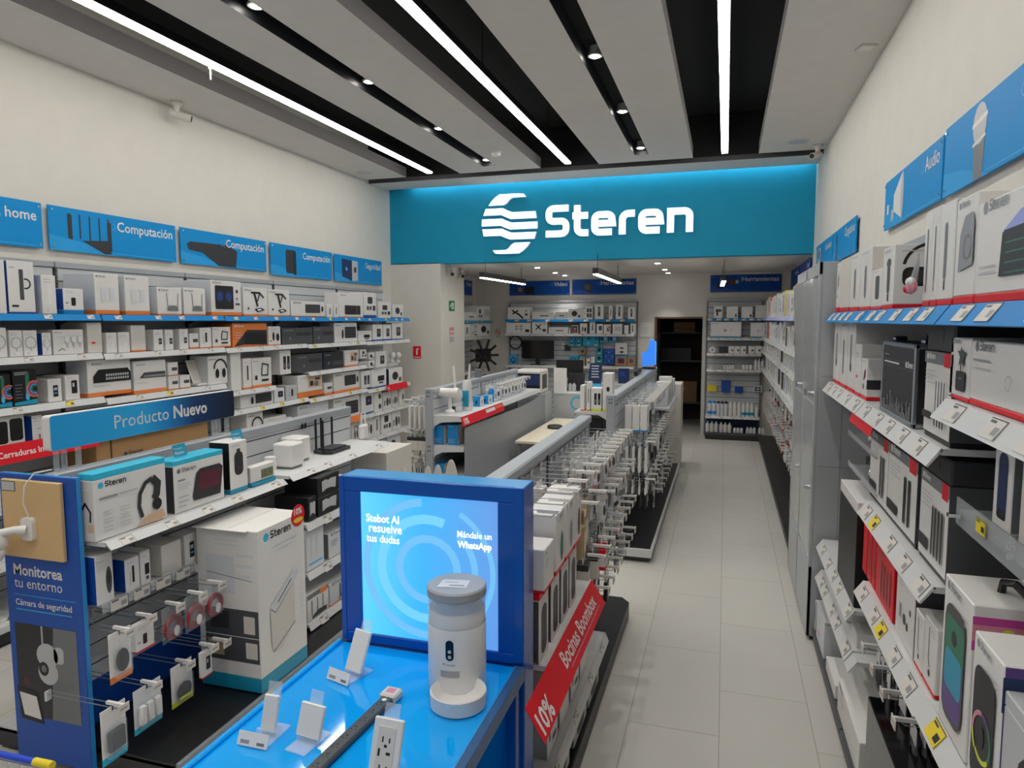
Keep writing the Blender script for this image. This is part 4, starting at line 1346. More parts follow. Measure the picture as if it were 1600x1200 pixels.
# ------------------------------------------------------------------ category signs on the walls
def wall_sign(face, x, y, z0, z1, w, text, art, label, key='sign', tsize=.112, u_end=.965, v=.62, icon=True):
    h = z1 - z0
    t = thing('category_sign', label, 'sign', (x, y, z0), ROT[face], 'blue category signs on the walls')
    m = MB(); m.box(-w / 2, w / 2, 0, .012, 0, h, key, .002, {'-y': key})
    m.prism([(-w / 2, 0), (-w * .02, 0), (-w * .12, h * .1), (-w * .28, h * .24), (-w * .4, h * .3), (-w / 2, h * .34)], 'xz', -.0006, 0, 'signwave' if key == 'sign' else 'blue')
    m.box(-w * .05, w / 2, -.0006, 0, h * .05, h * .062, 'sky')
    m.build('panel', t)
    m = MB()
    P = []
    if art == 'antenna':
        for i in range(5): P.append(([(-.365 * w + i * .07 * w, h * (.34 - .02 * i)), (-.355 * w + i * .07 * w, h * (.34 - .02 * i)), (-.355 * w + i * .07 * w, h * .88), (-.365 * w + i * .07 * w, h * .88)], 'char'))
        P.append(([(-.28 * w, .28 * h), (-.06 * w, .36 * h), (-.07 * w, .02 * h), (-.12 * w, .02 * h)], 'char'))
        P.append(([(-.375 * w, .3 * h), (-.345 * w, .28 * h), (-.345 * w, .85 * h), (-.375 * w, .86 * h)], 'char')); P.append(([(-.09 * w, .1 * h), (-.06 * w, .1 * h), (-.06 * w, .8 * h), (-.09 * w, .8 * h)], 'char'))
    elif art == 'bat':
        P.append(([(-.42 * w, .4 * h), (-.28 * w, .36 * h), (-.1 * w, .02 * h), (.1 * w, .03 * h), (.12 * w, .52 * h), (.02 * w, .68 * h), (-.4 * w, .64 * h), (-.44 * w, .56 * h)], 'char'))
        P.append(([(-.38 * w, .58 * h), (-.1 * w, .56 * h), (-.1 * w, .58 * h), (-.38 * w, .6 * h)], 'maroon'))
    elif art == 'tower':
        P.append((rrect(-.28 * w, .1 * h, -.12 * w, .86 * h, .03), 'char')); P.append((rrect(-.17 * w, .06 * h, -.12 * w, .84 * h, .02), 'black'))
    elif art == 'safe':
        P.append(([(-.36 * w, .2 * h), (-.16 * w, .06 * h), (-.16 * w, .84 * h), (-.36 * w, .88 * h)], 'navy')); P.append(([(-.16 * w, .06 * h), (-.04 * w, .1 * h), (-.04 * w, .84 * h), (-.16 * w, .84 * h)], 'lgrey')); P.append(([(-.12 * w, .4 * h), (-.07 * w, .4 * h), (-.07 * w, .6 * h), (-.12 * w, .6 * h)], 'char')); P.append((disc(-.27 * w, .5 * h, .025), 'sky'))
    elif art == 'horn':
        P.append(([(-.3 * w, .3 * h), (-.14 * w, .1 * h), (-.14 * w, .95 * h), (-.3 * w, .62 * h)], 'white')); P.append((disc(-.13 * w, .52 * h, .035, 20, .46 * h), 'lgrey')); P.append(([(-.44 * w, .3 * h), (-.4 * w, .3 * h), (-.4 * w, .5 * h), (-.44 * w, .5 * h)], 'white')); P.append(([(-.34 * w, .1 * h), (-.29 * w, .16 * h), (-.29 * w, .34 * h), (-.34 * w, .34 * h)], 'lgrey'))
    elif art == 'micro':
        P.append(([(-.16 * w, 0), (-.08 * w, 0), (-.065 * w, .5 * h), (-.175 * w, .5 * h)], 'mgrey')); P.append((disc(-.12 * w, .7 * h, .085, 20, .26 * h), 'lgrey')); P.append(([(-.19 * w, .68 * h), (-.05 * w, .74 * h), (-.05 * w, .8 * h), (-.19 * w, .74 * h)], 'white')); P.append(([(-.18 * w, .44 * h), (-.06 * w, .5 * h), (-.06 * w, .54 * h), (-.18 * w, .48 * h)], 'white'))
    elif art == 'tube':
        P.append((rrect(-.33 * w, .04 * h, -.27 * w, .85 * h, .02), 'navy'))
        for i in range(4): P.append((disc(-.3 * w, (.2 + .1 * i) * h, .01), 'white'))
    elif art == 'doorbell':
        P.append((rrect(-.38 * w, .0, -.2 * w, .86 * h, .04), 'lgrey')); P.append((disc(-.3 * w, .62 * h, .06), 'black'))
    elif art == 'camcorder':
        P.append((rrect(-.24 * w, .08 * h, -.08 * w, .6 * h, .02), 'black')); P.append((disc(-.32 * w, .38 * h, .1, 18, .2 * h), 'char')); P.append((disc(-.32 * w, .4 * h, .05), 'mgrey'))
    elif art == 'lamp':
        P.append(([(-.32 * w, .3 * h), (-.2 * w, .08 * h), (-.18 * w, .7 * h), (-.32 * w, .74 * h)], 'char')); P.append(([(-.3 * w, .34 * h), (-.21 * w, .26 * h), (-.2 * w, .64 * h), (-.3 * w, .68 * h)], 'dgrey'))
    elif art == 'drill':
        P.append((rrect(-.36 * w, .46 * h, -.12 * w, .72 * h, .02), 'maroon')); P.append((rrect(-.4 * w, .2 * h, -.31 * w, .56 * h, .02), 'black')); P.append((rrect(-.14 * w, .5 * h, -.1 * w, .68 * h, .01), 'lgrey'))
    for i, (pts, k) in enumerate(P):
        m.poly([(a, -.0012 - i * 1e-4, b) for a, b in pts], k)
    if P: m.build('picture', t)
    vs, fs, tw = text_polys(text, .012)
    m = MB()
    m.raw([(w * (u_end - .5) - (tw - a) * tsize, -.0016, h * v + b * tsize) for a, b in vs], fs, 'white')
    if icon:
        xi = w * (u_end - .5) - tw * tsize - .05
        m.prism([(xi + .028, h * v - .01), (xi + .031, h * v - .01), (xi + .031, h * v + .08), (xi + .028, h * v + .08)], 'xz', -.0016, -.001, 'sky')
        for q in stroke_quads(arc(xi, h * v + .03, .025, 100, 440, 12), .004): m.poly([(p.x, -.0016, p.y) for p in q], 'sky')
    m.build('lettering', t)
    m = MB()
    for sx in (-w / 2 + .03, w / 2 - .03):
        for sz in (.03, h - .03):
            m.cyl((sx, -.008, sz), (sx, .02, sz), .008, 'chrome', 10)
    m.build('standoffs', t)


wall_sign('+x', -4.865, 3.36, 2.635, 2.967, 1.29, 'Smart home', 'none', 'blue wall sign reading Smart home, cut by the photo edge', tsize=.105, v=.6, icon=False)
wall_sign('+x', -4.865, 4.69, 2.635, 2.967, 1.27, 'Computación', 'antenna', 'blue wall sign reading Computación with a black antenna router')
wall_sign('+x', -4.865, 6.015, 2.635, 2.967, 1.27, 'Computación', 'bat', 'blue wall sign reading Computación with a dark bat-shaped device')
wall_sign('+x', -4.865, 7.36, 2.61, 2.967, 1.27, 'Computación', 'tower', 'blue wall sign reading Computación with a dark computer tower')
wall_sign('+x', -4.865, 8.705, 2.61, 2.96, 1.30, 'Seguridad', 'safe', 'blue wall sign reading Seguridad with a lock picture')
wall_sign('-x', 1.02, 4.715, 2.70, 3.02, 1.32, 'Audio', 'horn', 'blue wall sign reading Audio with a white megaphone')
wall_sign('-x', 1.02, 3.36, 2.70, 3.035, 1.32, 'Audio', 'micro', 'blue wall sign with a grey microphone above the audio shelves', u_end=.98)
wall_sign('-x', 1.02, 7.13, 2.66, 2.965, 1.30, 'Cargadores', 'tube', 'blue wall sign with a dark tube picture beyond the grey cabinet')
wall_sign('-x', 1.02, 8.49, 2.66, 2.965, 1.30, 'Iluminación', 'doorbell', 'blue wall sign with a grey doorbell picture, far right wall', tsize=.1)
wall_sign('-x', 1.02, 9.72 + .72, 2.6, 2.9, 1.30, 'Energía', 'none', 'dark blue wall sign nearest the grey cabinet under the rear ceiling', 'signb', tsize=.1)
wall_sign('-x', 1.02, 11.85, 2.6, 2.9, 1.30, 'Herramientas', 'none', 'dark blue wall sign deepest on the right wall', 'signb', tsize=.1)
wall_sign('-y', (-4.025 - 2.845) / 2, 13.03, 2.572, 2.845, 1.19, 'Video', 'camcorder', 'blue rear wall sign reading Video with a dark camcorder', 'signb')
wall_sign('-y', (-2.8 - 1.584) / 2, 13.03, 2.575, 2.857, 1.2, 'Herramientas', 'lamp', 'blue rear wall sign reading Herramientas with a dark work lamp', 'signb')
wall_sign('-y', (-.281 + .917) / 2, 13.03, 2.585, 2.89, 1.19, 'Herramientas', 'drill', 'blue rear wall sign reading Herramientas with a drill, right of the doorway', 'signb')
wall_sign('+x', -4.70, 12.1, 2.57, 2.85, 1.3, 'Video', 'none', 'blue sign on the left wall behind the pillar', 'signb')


def small_sign(name, face, x, y, z, w, h, key, polys, label):
    t = MB(); t.box(-w / 2, w / 2, 0, .004, -h / 2, h / 2, key)
    for i, (pts, k) in enumerate(polys):
        t.poly([(a * w, -.0006 - i * 1e-4, b * h) for a, b in pts], k)
    tag(t.build(name, None, (x, y, z), ROT[face]), label, 'sign')


p = onY(651, 550.5, 9.7)
small_sign('fire_extinguisher_sign', '-y', p.x, 9.712, p.z, .13, .185, 'red', [([(-.12, -.2), (.1, -.2), (.1, .2), (-.12, .2)], 'white'), ([(-.05, .2), (.05, .2), (.02, .32), (-.1, .32)], 'white'), ([(.02, .28), (.2, .2), (.24, .34), (.04, .34)], 'white'), ([(-.4, -.42), (.4, -.42), (.4, -.36), (-.4, -.36)], 'white')], 'red fire extinguisher sign on the front of the pillar')
p = onX(706, 478, -4.08)
small_sign('exit_sign', '+x', -4.078, p.y, p.z, .22, .16, 'dgreen', [([(-.1, -.3), (.3, -.3), (.3, .3), (-.1, .3)], 'white'), ([(-.38, -.1), (-.18, -.1), (-.18, .1), (-.38, .1)], 'white'), ([(.0, -.2), (.1, -.2), (.12, .1), (.0, .1)], 'dgreen')], 'green emergency exit sign on the side of the pillar')
p = onX(706, 524, -4.08)
small_sign('notice_sign', '+x', -4.078, p.y, p.z, .2, .26, 'offwhite', [([(-.45, .05), (.45, .05), (.45, .48), (-.45, .48)], 'pink'), ([(-.4, .2), (.4, .2), (.4, .26), (-.4, .26)], 'white'), ([(-.35, -.4), (-.2, -.4), (-.2, -.1), (-.35, -.1)], 'mgrey'), ([(-.05, -.4), (.08, -.4), (.08, -.1), (-.05, -.1)], 'mgrey'), ([(.22, -.4), (.36, -.4), (.36, -.1), (.22, -.1)], 'grey')], 'faded red and white notice on the side of the pillar')
p = onY(778, 520, 13.04)
small_sign('no_smoking_sign', '-y', p.x, 13.04, p.z, .13, .18, 'offwhite', [(disc(0, .1, .42, 20, .32), 'red'), (disc(0, .1, .33, 20, .25), 'white'), ([(-.25, .06), (.2, .06), (.2, .14), (-.25, .14)], 'black'), ([(-.28, .28), (-.22, .32), (.28, -.08), (.22, -.12)], 'red'), ([(-.3, -.4), (.3, -.4), (.3, -.34), (-.3, -.34)], 'grey')], 'round no-smoking sign on the rear wall')
p = onY(1008, 515, 13.04)
small_sign('paper_notice', '-y', p.x, 13.04, p.z, .2, .27, 'white', [([(-.4, .1 - i * .12), (.4 - .1 * (i % 2), .1 - i * .12), (.4 - .1 * (i % 2), .14 - i * .12), (-.4, .14 - i * .12)], 'lgrey') for i in range(4)], 'white paper notice left of the stock room doorway')


# ------------------------------------------------------------------ ceiling fittings
def cctv(loc, rz, label, key='offwhite', bullet=True, wallm=False):
    t = thing('security_camera', label, 'camera', loc, rz)
    m = MB(); m.lathe([(.055, -.0), (.055, -.02), (.03, -.035), (.022, -.09)][::-1] if False else [(.022, -.1), (.03, -.035), (.055, -.02), (.055, 0)], key); m.build('mount', t, smooth=True)
    m = MB(); m.cyl((0, .06, -.1), (0, -.12, -.14), .035, key, 14); m.build('body', t, smooth=True)
    m = MB(); m.cyl((0, -.119, -.1398), (0, -.126, -.1414), .027, 'black', 14); m.build('lens', t)
    return t


p = onZ(268, 160, 4.06); cctv((-4.78, p.y, 4.06), 2.2, 'white security camera hanging under the left ceiling panel')
p = onZ(1281, 226, 4.06); cctv((p.x - .02, p.y, 4.06), -.6, 'white security camera in the far right ceiling corner')
p = onX(714, 422, -4.08); cctv((-4.0, 9.98, 2.93), .4, 'small dark security camera near the pillar top', 'lgrey')
p = onX(722, 430, -4.08); cctv((-4.03, 10.5, 2.93), .4, 'second small security camera behind the pillar edge', 'lgrey')
for (px, py), lab in (((569, 269), 'round white ceiling speaker near the left wall'), ((1246, 220), 'round white ceiling speaker near the right wall')):
    p = onZ(px, py, 4.06)
    t = thing('ceiling_speaker', lab, 'speaker', (p.x, p.y, 4.06), group='ceiling speakers')
    m = MB(); m.lathe([(.1, -.008), (.125, -.012), (.13, 0)], 'offwhite', n=28); m.build('rim', t, smooth=True)
    m = MB(); m.lathe([(.02, -.0095), (.098, -.0085), (.1, -.004)], 'lgrey', n=28); m.build('grille', t, smooth=True)
p = onZ(775, 237, 4.06)
t = thing('smoke_detector', 'round white smoke detector on a grey ceiling panel', 'detector', (p.x, p.y, 4.06))
m = MB(); m.lathe([(.05, -.05), (.055, -.03), (.055, -.02), (.045, -.018)], 'white'); m.build('sensor', t, smooth=True)
m = MB(); m.lathe([(.06, -.018), (.065, -.012), (.065, 0)], 'offwhite'); m.build('base_plate', t, smooth=True)
p = onZ(1354, 73, 4.06)
m = MB(); m.box(-.06, .06, -.06, .06, -.012, 0, 'offwhite', .004); m.box(-.045, .045, -.045, .045, -.014, -.012, 'white', .002)
tag(m.build('ceiling_plate', None, (p.x, p.y, 4.06), .3), 'square white cover plate on the right ceiling panel', 'plate')
p = onZ(331, 115, 4.0)
m = MB(); m.cyl((0, 0, 0), (0, 0, -.08), .006, 'white', 8); m.box(-.01, .01, -.01, .01, -.0, .03, 'white')
tag(m.build('hanging_hook', None, (-3.857, p.y, 4.035)), 'tiny white hook hanging from the left light line', 'hook')
# ------------------------------------------------------------------ right wall shelving
RX = .63
RB = [(1.05, 2.34), (2.35, 3.57), (3.58, 4.74)]
RZ = {'top': [2.14, 2.14, 2.14], 's2': [1.865, 1.712, 1.712], 's3': [None, 1.285, None], 's4': [.93, .915, .70], 's5': [None, None, .50]}
for i, (a, b) in enumerate(RB):
    c, wd = (a + b) / 2, b - a
    t = thing('shelving_unit', 'slatwall shelving unit along the right wall, ' + ['nearest bay cut by the photo edge', 'middle bay with the tool kits', 'far bay beside the grey cabinet'][i], 'shelving', (1.03, c, 0), group='right wall shelving bays')
    slat_part(t, 'back_panel', wd - .02, .1, 2.5, (-.03, 0, 0), -HALF, 'grey')
    m = MB(); m.box(-wd / 2, wd / 2, -.01, .02, 2.5, 2.545, 'railgrey', .004); m.build('top_rail', t, (-.03, 0, 0), -HALF)
    upright(t, 2.5, (-.03, wd / 2 - .004, 0), -HALF, 'shelfdark', .014)
    for k, (nm, zz) in enumerate(RZ.items()):
        z = zz[i]
        if z is None: continue
        w2, u2 = (1.06, .08) if i == 1 and nm in ('s3', 's4') else (wd - .006, 0)
        shelf_part(t, w2, .36, z, (RX - 1.03, -u2, 0), -HALF, 'lip' if nm == 'top' else 'shelf', 'shelfdark' if nm == 'top' else 'shelf', tags=5, seed=50 + i + 9 * k, liph=.055, lipo=.04, tagw=.10, yellow=.9 if (nm == 's4' and i == 0) else .02)
    base_part(t, wd, .46, .10, (.585 - 1.03, 0, 0), -HALF, 'char', 'dgrey')
    if i == 1: shelf_part(t, .10, .36, .50, (RX - 1.03, wd / 2 - .055, 0), -HALF, tags=0, seed=77, liph=.055, lipo=.04)
m = MB(); m.box(.61, 1.0, 3.572, 3.578, .5, 2.1, 'shelfdark')
# bay dividing: keep the panels on the far bay (dark side sheet seen beside the cabinet)
tag(m.build('divider_panel'), 'dark divider sheet between far and middle bays of the right wall', 'panel') if False else None


def rzf(nm):
    def cap(px):
        return {'top': 9, 's2': 2.105, 's3': 1.68}.get(nm, 9)

    def f(px):
        z = RZ[nm][1] or 1.3
        for _ in range(2):
            y = y_of(px, RX + .02, z); i = 0
            for k, (a, b) in enumerate(RB):
                if y >= a - .006: i = k
            z = RZ[nm][i] or z
        return z
    f.cap = cap
    return f


RED = dict(band='red', bf=.06)
row('-x', RX + .02, rzf('top'), [
    (1300, 1310, 411, 'guitar', 'narrow white box with brown guitar picture', dict(band='red', bf=.1, d=.3)),
    (1311, 1326, 404, 'blank', 'white box beside the guitar box', dict(band='red', bf=.08, d=.3, body='offwhite')),
    (1327, 1341, 396, 'tallline', 'white glossy-fronted box', dict(band='red', bf=.07, d=.3)),
    (1342, 1359, 389, 'tallline', 'tall white glossy box with grey side', dict(band='red', bf=.06, d=.32, side='offwhite')),
    (1360, 1376, 421, 'smallmic', 'small white microphone box', dict(band='red', bf=.08, d=.2)),
    (1377, 1394, 386, 'mic', 'white microphone box with handbag speaker on its side', dict(band='red', bf=.07, d=.26, sart='boombox')),
    (1440, 1451, 329, 'stick', 'narrow white stand box', dict(band='red', bf=.06, d=.3)), (1452, 1462, 323, 'stick', 'narrow white stand box', dict(band='red', bf=.06, d=.3)),
    (1463, 1486, 316, 'stick', 'white glossy stand box with black top corner', dict(band='red', bf=.06, d=.3, side='lgrey')),
    (1488, 1520, 306, 'pa', 'white box picturing a grey party speaker', dict(band='red', bf=.08, d=.33)),
    (1521, 1690, 288, 'pabig', 'large glossy white box with dark party speaker', dict(band='red', bf=.09, d=.32)),
], 'on right wall blue-edged shelf', 'boxes on the right wall top shelf')
y = 2.757
t = thing('foil_bag', 'crumpled red and white foil bag hanging on the right wall top shelf', 'bag', (RX - .012, y, 2.216), -HALF)
m = MB(); m.ellipsoid((0, 0, 0), .04, .018, .03, 'pink', 7, 6); m.ellipsoid((.012, -.006, .014), .028, .016, .018, 'white', 6, 5); m.ellipsoid((-.02, -.006, -.01), .024, .016, .016, 'red', 6, 5); m.build('pouch', t)
m = MB(); m.ring_tube([(.01, .004, .02), (.03, .008, .07), (.036, .01, .11)], [.012, .008, .004], 'silver', 6); m.build('neck', t)
row('-x', RX + .02, rzf('s2'), [
    (1299, 1310, 502, 'cables', 'tall white box', dict(band='red', bf=.05, d=.31)), (1311, 1321, 502, 'tallline', 'tall white box', dict(band='red', bf=.05, d=.34)), (1322, 1333, 502, 'cables', 'tall white box', dict(band='red', bf=.05, d=.34)),
    (1334, 1343, 538, 'slim', 'white box with blue drop mark', dict(band='red', bf=.06, d=.2)),
    (1344, 1353, 560, 'guitar', 'small white box with black band on its side', dict(band='red', bf=.08, d=.15, sart='blackband')),
], 'at far end, right wall second shelf', 'boxes on the right wall second shelf')
# metal flight case
z = 1.712
ya, yb = y_of(1374, RX + .01, z), y_of(1424, RX + .01, z)
wd = ya - yb; hh = min(z_of(520, RX + .01, (ya + yb) / 2) - z - .04, .33)
t = thing('metal_case', 'black microphone case with silver metal edges on the right wall shelf', 'case', (RX + .01, (ya + yb) / 2, z + .003), -HALF)
m = MB(); m.box(-wd / 2 + .006, wd / 2 - .006, .004, .3, .006, hh - .006, 'char'); art_on(m, 'case', wd - .03, hh - .04, z0=.02, eps=-.0035); m.build('body', t)
m = MB()
for sx in (-1, 1):
    m.box(sx * wd / 2, sx * (wd / 2 - .016), 0, .016, 0, hh, 'silver', .003); m.box(sx * wd / 2, sx * (wd / 2 - .016), .288, .304, 0, hh, 'silver', .003)
    m.box(sx * wd / 2, sx * (wd / 2 - .016), 0, .304, hh - .016, hh, 'silver', .003); m.box(sx * wd / 2, sx * (wd / 2 - .016), 0, .304, 0, .016, 'silver', .003)
m.box(-wd / 2, wd / 2, 0, .016, hh - .016, hh, 'silver', .003); m.box(-wd / 2, wd / 2, 0, .016, 0, .016, 'silver', .003)
m.build('edge_trim', t)
m = MB()
for sx in (-.8, .85): m.box(sx * wd / 2 - .02, sx * wd / 2 + .02, .03, .08, hh, hh + .02, 'chrome', .005)
m.build('latches', t)
m = MB(); m.ring_tube([(-.06, .12, hh), (-.05, .12, hh + .03), (.05, .12, hh + .03), (.06, .12, hh)], .008, 'black', 8); m.build('handle', t)


def kit_box(p1, p2, ptop, z, art, label, lid=.26, d=.34, off=.02):
    ya, yb = y_of(p1, RX + off, z), y_of(p2, RX + off, z)
    wd = ya - yb - .012; H = min(z_of(ptop, RX + off, (ya + yb) / 2) - z, .385 if z < 1.5 else .38)
    t = thing('tool_kit_box', label, 'box', (RX + off, (ya + yb) / 2, z + .003), -HALF, 'tool kit boxes on the right wall')
    bh = H * .04
    m = MB(); m.box(-wd / 2, wd / 2, 0, d, bh, H * (1 - lid), 'dgrey', .002, {'-y': 'white'}); art_on(m, art, wd, H * (1 - lid) - bh, z0=bh)
    o = [(u, v) for u, v in ()]
    q = word_quads(); sc_ = .1 / WORD_W
    hb = H * (1 - lid)
    e = d * .55
    for pq in q: m.poly([(wd / 2 + .0006, e - b * sc_, hb * .42 + a * sc_) for a, b in pq], 'lgrey')
    m.poly([(wd / 2 + .0006, e - .012 + a, hb * .42 - .02 + b) for a, b in disc(0, 0, .011, 10)], 'lgrey')
    m.box(wd / 2, wd / 2 + .0008, d * .86, d * .865, bh, hb, 'grey')
    m.build('carton_sleeve', t)
    m = MB(); m.box(-wd / 2 + .003, wd / 2 - .003, .004, d - .004, 0, bh, 'black'); m.build('base', t)
    m = MB(); m.box(-wd / 2, wd / 2, 0, d, H * (1 - lid), H, 'char', .006)
    m.box(-wd * .16, wd * .16, -.001, .02, H * (1 - lid * .75), H * (1 - lid * .2), 'black', .01); m.build('lid', t)
    return t


kit_box(1441, 1483, 490, 1.712, 'toolkit', 'tool kit box with black lid and a red corner, on the right wall second shelf', .26)
for p1, p2, pt, art, lab in ((1357, 1385, 652, 'toolkit2', 'farthest black-lidded tool kit box on the right wall third shelf'), (1384, 1429, 655, 'toolkit2', 'middle black-lidded tool kit box on the right wall third shelf'), (1433, 1477, 672, 'toolkit4', 'nearest black-lidded tool kit box with dark grey side on the third shelf')):
    kit_box(p1, p2, pt, 1.285, art, lab, .2 if p1 < 1400 else .2, .32, .03)
row('-x', RX + .02, lambda p: 1.865, [
    (1482, 1513, 528, 'star', 'white speaker box with a black star-shaped mount', dict(band='red', bf=.06, d=.3)),
    (1514, 1700, 538, 'outdoorspk', 'wide white box picturing an olive outdoor speaker', dict(band='red', bf=.09, d=.26)),
], 'on right wall near shelf', 'boxes on the right wall second shelf')
row('-x', RX + .08, lambda p: 1.545, [
    (1549, 1577, 682, 'portspk', 'tall white box with navy portable speaker', dict(side='mgrey', d=.2)),
    (1590, 1660, 700, 'portspk', 'tall box with dark speaker cut by the photo edge', dict(side='mgrey', body='offwhite', d=.2)),
], 'on right wall clear shelf', 'boxes on the right wall third shelf')
ya = y_of(1556, RX + .08, 1.53)
t = thing('clear_shelf', 'clear plastic shelf holding the navy speaker box, right wall', 'shelf', (RX + .06, ya - .22, 1.53), -HALF)
m = MB(); m.box(-.40, .42, -.02, .29, 0, .012, 'clear'); m.box(-.40, .42, -.024, -.02, -.03, .05, 'clear'); m.build('tray', t)
o = obj('price_tag', tag_mesh('yellow', .07), t, (-.18, -.028, .04))
m = MB(); m.box(-.36, -.34, -.06, -.03, -.0, .01, 'chrome'); m.build('bracket', t)
# far bay of the right wall: hooks with small devices, black panels
for z, lab in ((1.49, 'upper'), (1.33, 'lower')):
    y = y_of(1338, RX - .0, z)
    t = thing('display_tray', 'smoked display tray, ' + lab + ' of the two beside the grey cabinet', 'tray', (RX + .02, y, z), -HALF, 'smoked trays')
    m = MB(); m.box(-.35, .35, 0, .3, -.006, 0, 'smoke'); m.box(-.35, .35, -.004, 0, -.006, .02, 'clear'); m.build('tray', t)
    t2 = thing('phone_adaptor', 'small silver device on the ' + lab + ' smoked tray', 'device', (RX + .06, y - .05, z), -HALF, 'small silver devices')
    m = MB(); m.box(-.03, .03, 0, .03, 0, .012, 'lgrey', .003); m.build('base', t2)
    m = MB(); m.lathe([(.018, .012), (.022, .03), (.016, .05), (.01, .055)], 'silver', n=12); m.build('body', t2, smooth=True)
y0 = y_of(1300, RX + .04, 1.68)
red_strip('-x', RX - .035, y_of(1358, RX, 1.6), 1.635, .5, .05, 'narrow red promotional strip under the right wall second shelf', [], .3)
put_box('-x', RX + .22, 4.36, .7025, .68, .1, z_of(729, RX + .1, 4.3) - .71, 'large black screen standing behind the big black box, right wall', 'device', None, 'monitor', art='blank', body='gblack')
y = y_of(1318, RX + .02, .93)
put_box('-x', RX - .0, 3.88, .7025, .52, .2, .46, 'big black box under a white box, beside the red kit boxes', 'box', None, 'product_box', art='blank', body='black', side='black')
put_box('-x', RX - .0, 3.88, 1.164, .52, .22, .06, 'flat white box on top of the big black box, right wall', 'box', None, 'product_box', art='blank', body='white')
RZ4 = .917
row('-x', RX + .02, lambda p: RZ4, [
    (1347, 1353, 797, 'blank', 'slim red kit box, leftmost', dict(body='red', d=.26)), (1354, 1360, 805, 'redkit', 'slim red kit box, middle', dict(body='red', d=.26)), (1361, 1366, 814, 'redkit', 'slim red kit box, rightmost', dict(body='red', d=.26)),
    (1367, 1394, 848, 'redkit', 'big red kit box', dict(body='red', d=.28, side='red')),
    (1398, 1425, 885, 'mixer', 'white mixer box with grey top', dict(d=.3, tband='mgrey', side='dgrey')),
    (1427, 1440, 958, 'hang', 'white earphone box', dict(d=.3, band='red', bf=.05)), (1441, 1459, 972, 'hang', 'white earphone box', dict(d=.3, band='red', bf=.05)),
], 'on right wall fourth shelf', 'boxes on the right wall fourth shelf')


def big_box(p1, p2, ptop, z, art, label, off=.0, d=.34, sc=None):
    ya, yb = y_of(p1, RX + off, z), y_of(p2, RX + off, z)
    wd = ya - yb - .006; H = z_of(ptop, RX + off, ya) - z
    t = thing('speaker_box', label, 'box', (RX + off, (ya + yb) / 2, z + .003), -HALF, 'large speaker boxes on the right wall')
    m = MB(); m.box(-wd / 2, wd / 2, 0, d, 0, H, 'white', .003, {'+x': sc[0]} if sc else None); art_on(m, art, wd, H)
    if sc:
        m.box(wd / 2, wd / 2 + .0006, .0, d, H * .72, H * .93, sc[1]); m.box(wd / 2 + .0006, wd / 2 + .001, .0, d, H * .78, H * .88, sc[2])
        m.prism([(.08 + a, H * .83 + b) for a, b in disc(0, 0, .016, 14)], 'yz', wd / 2 + .001, wd / 2 + .0013, 'lime')
    m.build('carton', t)
    if sc is None or sc[3]:
        m = MB(); m.ring_tube([(-.0, .1, H - .002), (.01, .1, H + .03), (.03, .12, H + .035), (.06, .15, H + .005), (.065, .155, H - .004)], .011, 'black', 6); m.build('handle', t)
    return t


big_box(1465, 1507, 896, .932, 'ledspk', 'tall white box picturing a green and purple lit speaker, with a black strap handle', .0, .36, ('white', 'magenta', 'pink', True))
big_box(1509, 1553, 985, .932, 'ledspk2', 'white box picturing a speaker with a rainbow light ring', -.015, .34, ('purple', 'navy', 'navy', False))
ya, yb = y_of(1556, RX - .01, .93), y_of(1700, RX - .01, .93)
put_box('-x', RX - .01, (ya + yb) / 2, .9335, ya - yb, .3, .34, 'grey-green box with red top corner at the right photo edge', 'box', None, 'product_box', art='oval', body='lgrey', tband='lgrey')
# far bay lower shelves
row('-x', RX + .02, lambda p: .50, [
    (1287, 1293, 866, 'bridge', 'small white box', dict(d=.2)), (1294, 1301, 876, 'bridge', 'small white device box', dict(d=.2)), (1302, 1308, 907, 'cam', 'white webcam box', dict(d=.2)), (1309, 1315, 930, 'blob', 'low white box', dict(d=.25)),
    (1316, 1322, 945, 'cables', 'white cable box', dict(d=.25)), (1329, 1338, 980, 'plain', 'white cube box', dict(d=.25)),
], 'low beside the grey cabinet', 'boxes on the right wall low shelf')
row('-x', .60, lambda p: .10, [
    (1266, 1273, 938, 'lens', 'white camera box on the floor-level shelf', dict(d=.3, body='cool', sart='blank')), (1275, 1286, 955, 'slim', 'grey-white box with red stripe', dict(d=.36, body='cool', tband='lgrey')),
    (1290, 1304, 1047, 'plain', 'low white printed box', dict(d=.36)), (1308, 1340, 1105, 'plain', 'long white box with slanted tag', dict(d=.36)),
], 'on right wall base deck', 'boxes on the right wall base')
ya, yb = y_of(1347, .60, .3), y_of(1500, .60, .3)
t = thing('black_carton', 'large glossy black carton with white sticker low on the right', 'box', (.60, (ya + yb) / 2 - .02, .103), -HALF)
wd = (ya - yb) * .93
m = MB(); m.box(-wd / 2, wd / 2, 0, .37, 0, .45, 'gblack', .004); m.build('carton', t)
m = MB(); m.box(-.02, .19, .12, .17, .4502, .4512, 'white'); m.poly([(0, .13, .4514), (.1, .13, .4514), (.1, .15, .4514), (0, .15, .4514)], 'grey'); m.xform(Matrix.Translation((.05, .14, 0)) @ Matrix.Rotation(.35, 4, 'Z') @ Matrix.Translation((-.08, -.14, 0))); m.build('sticker', t)

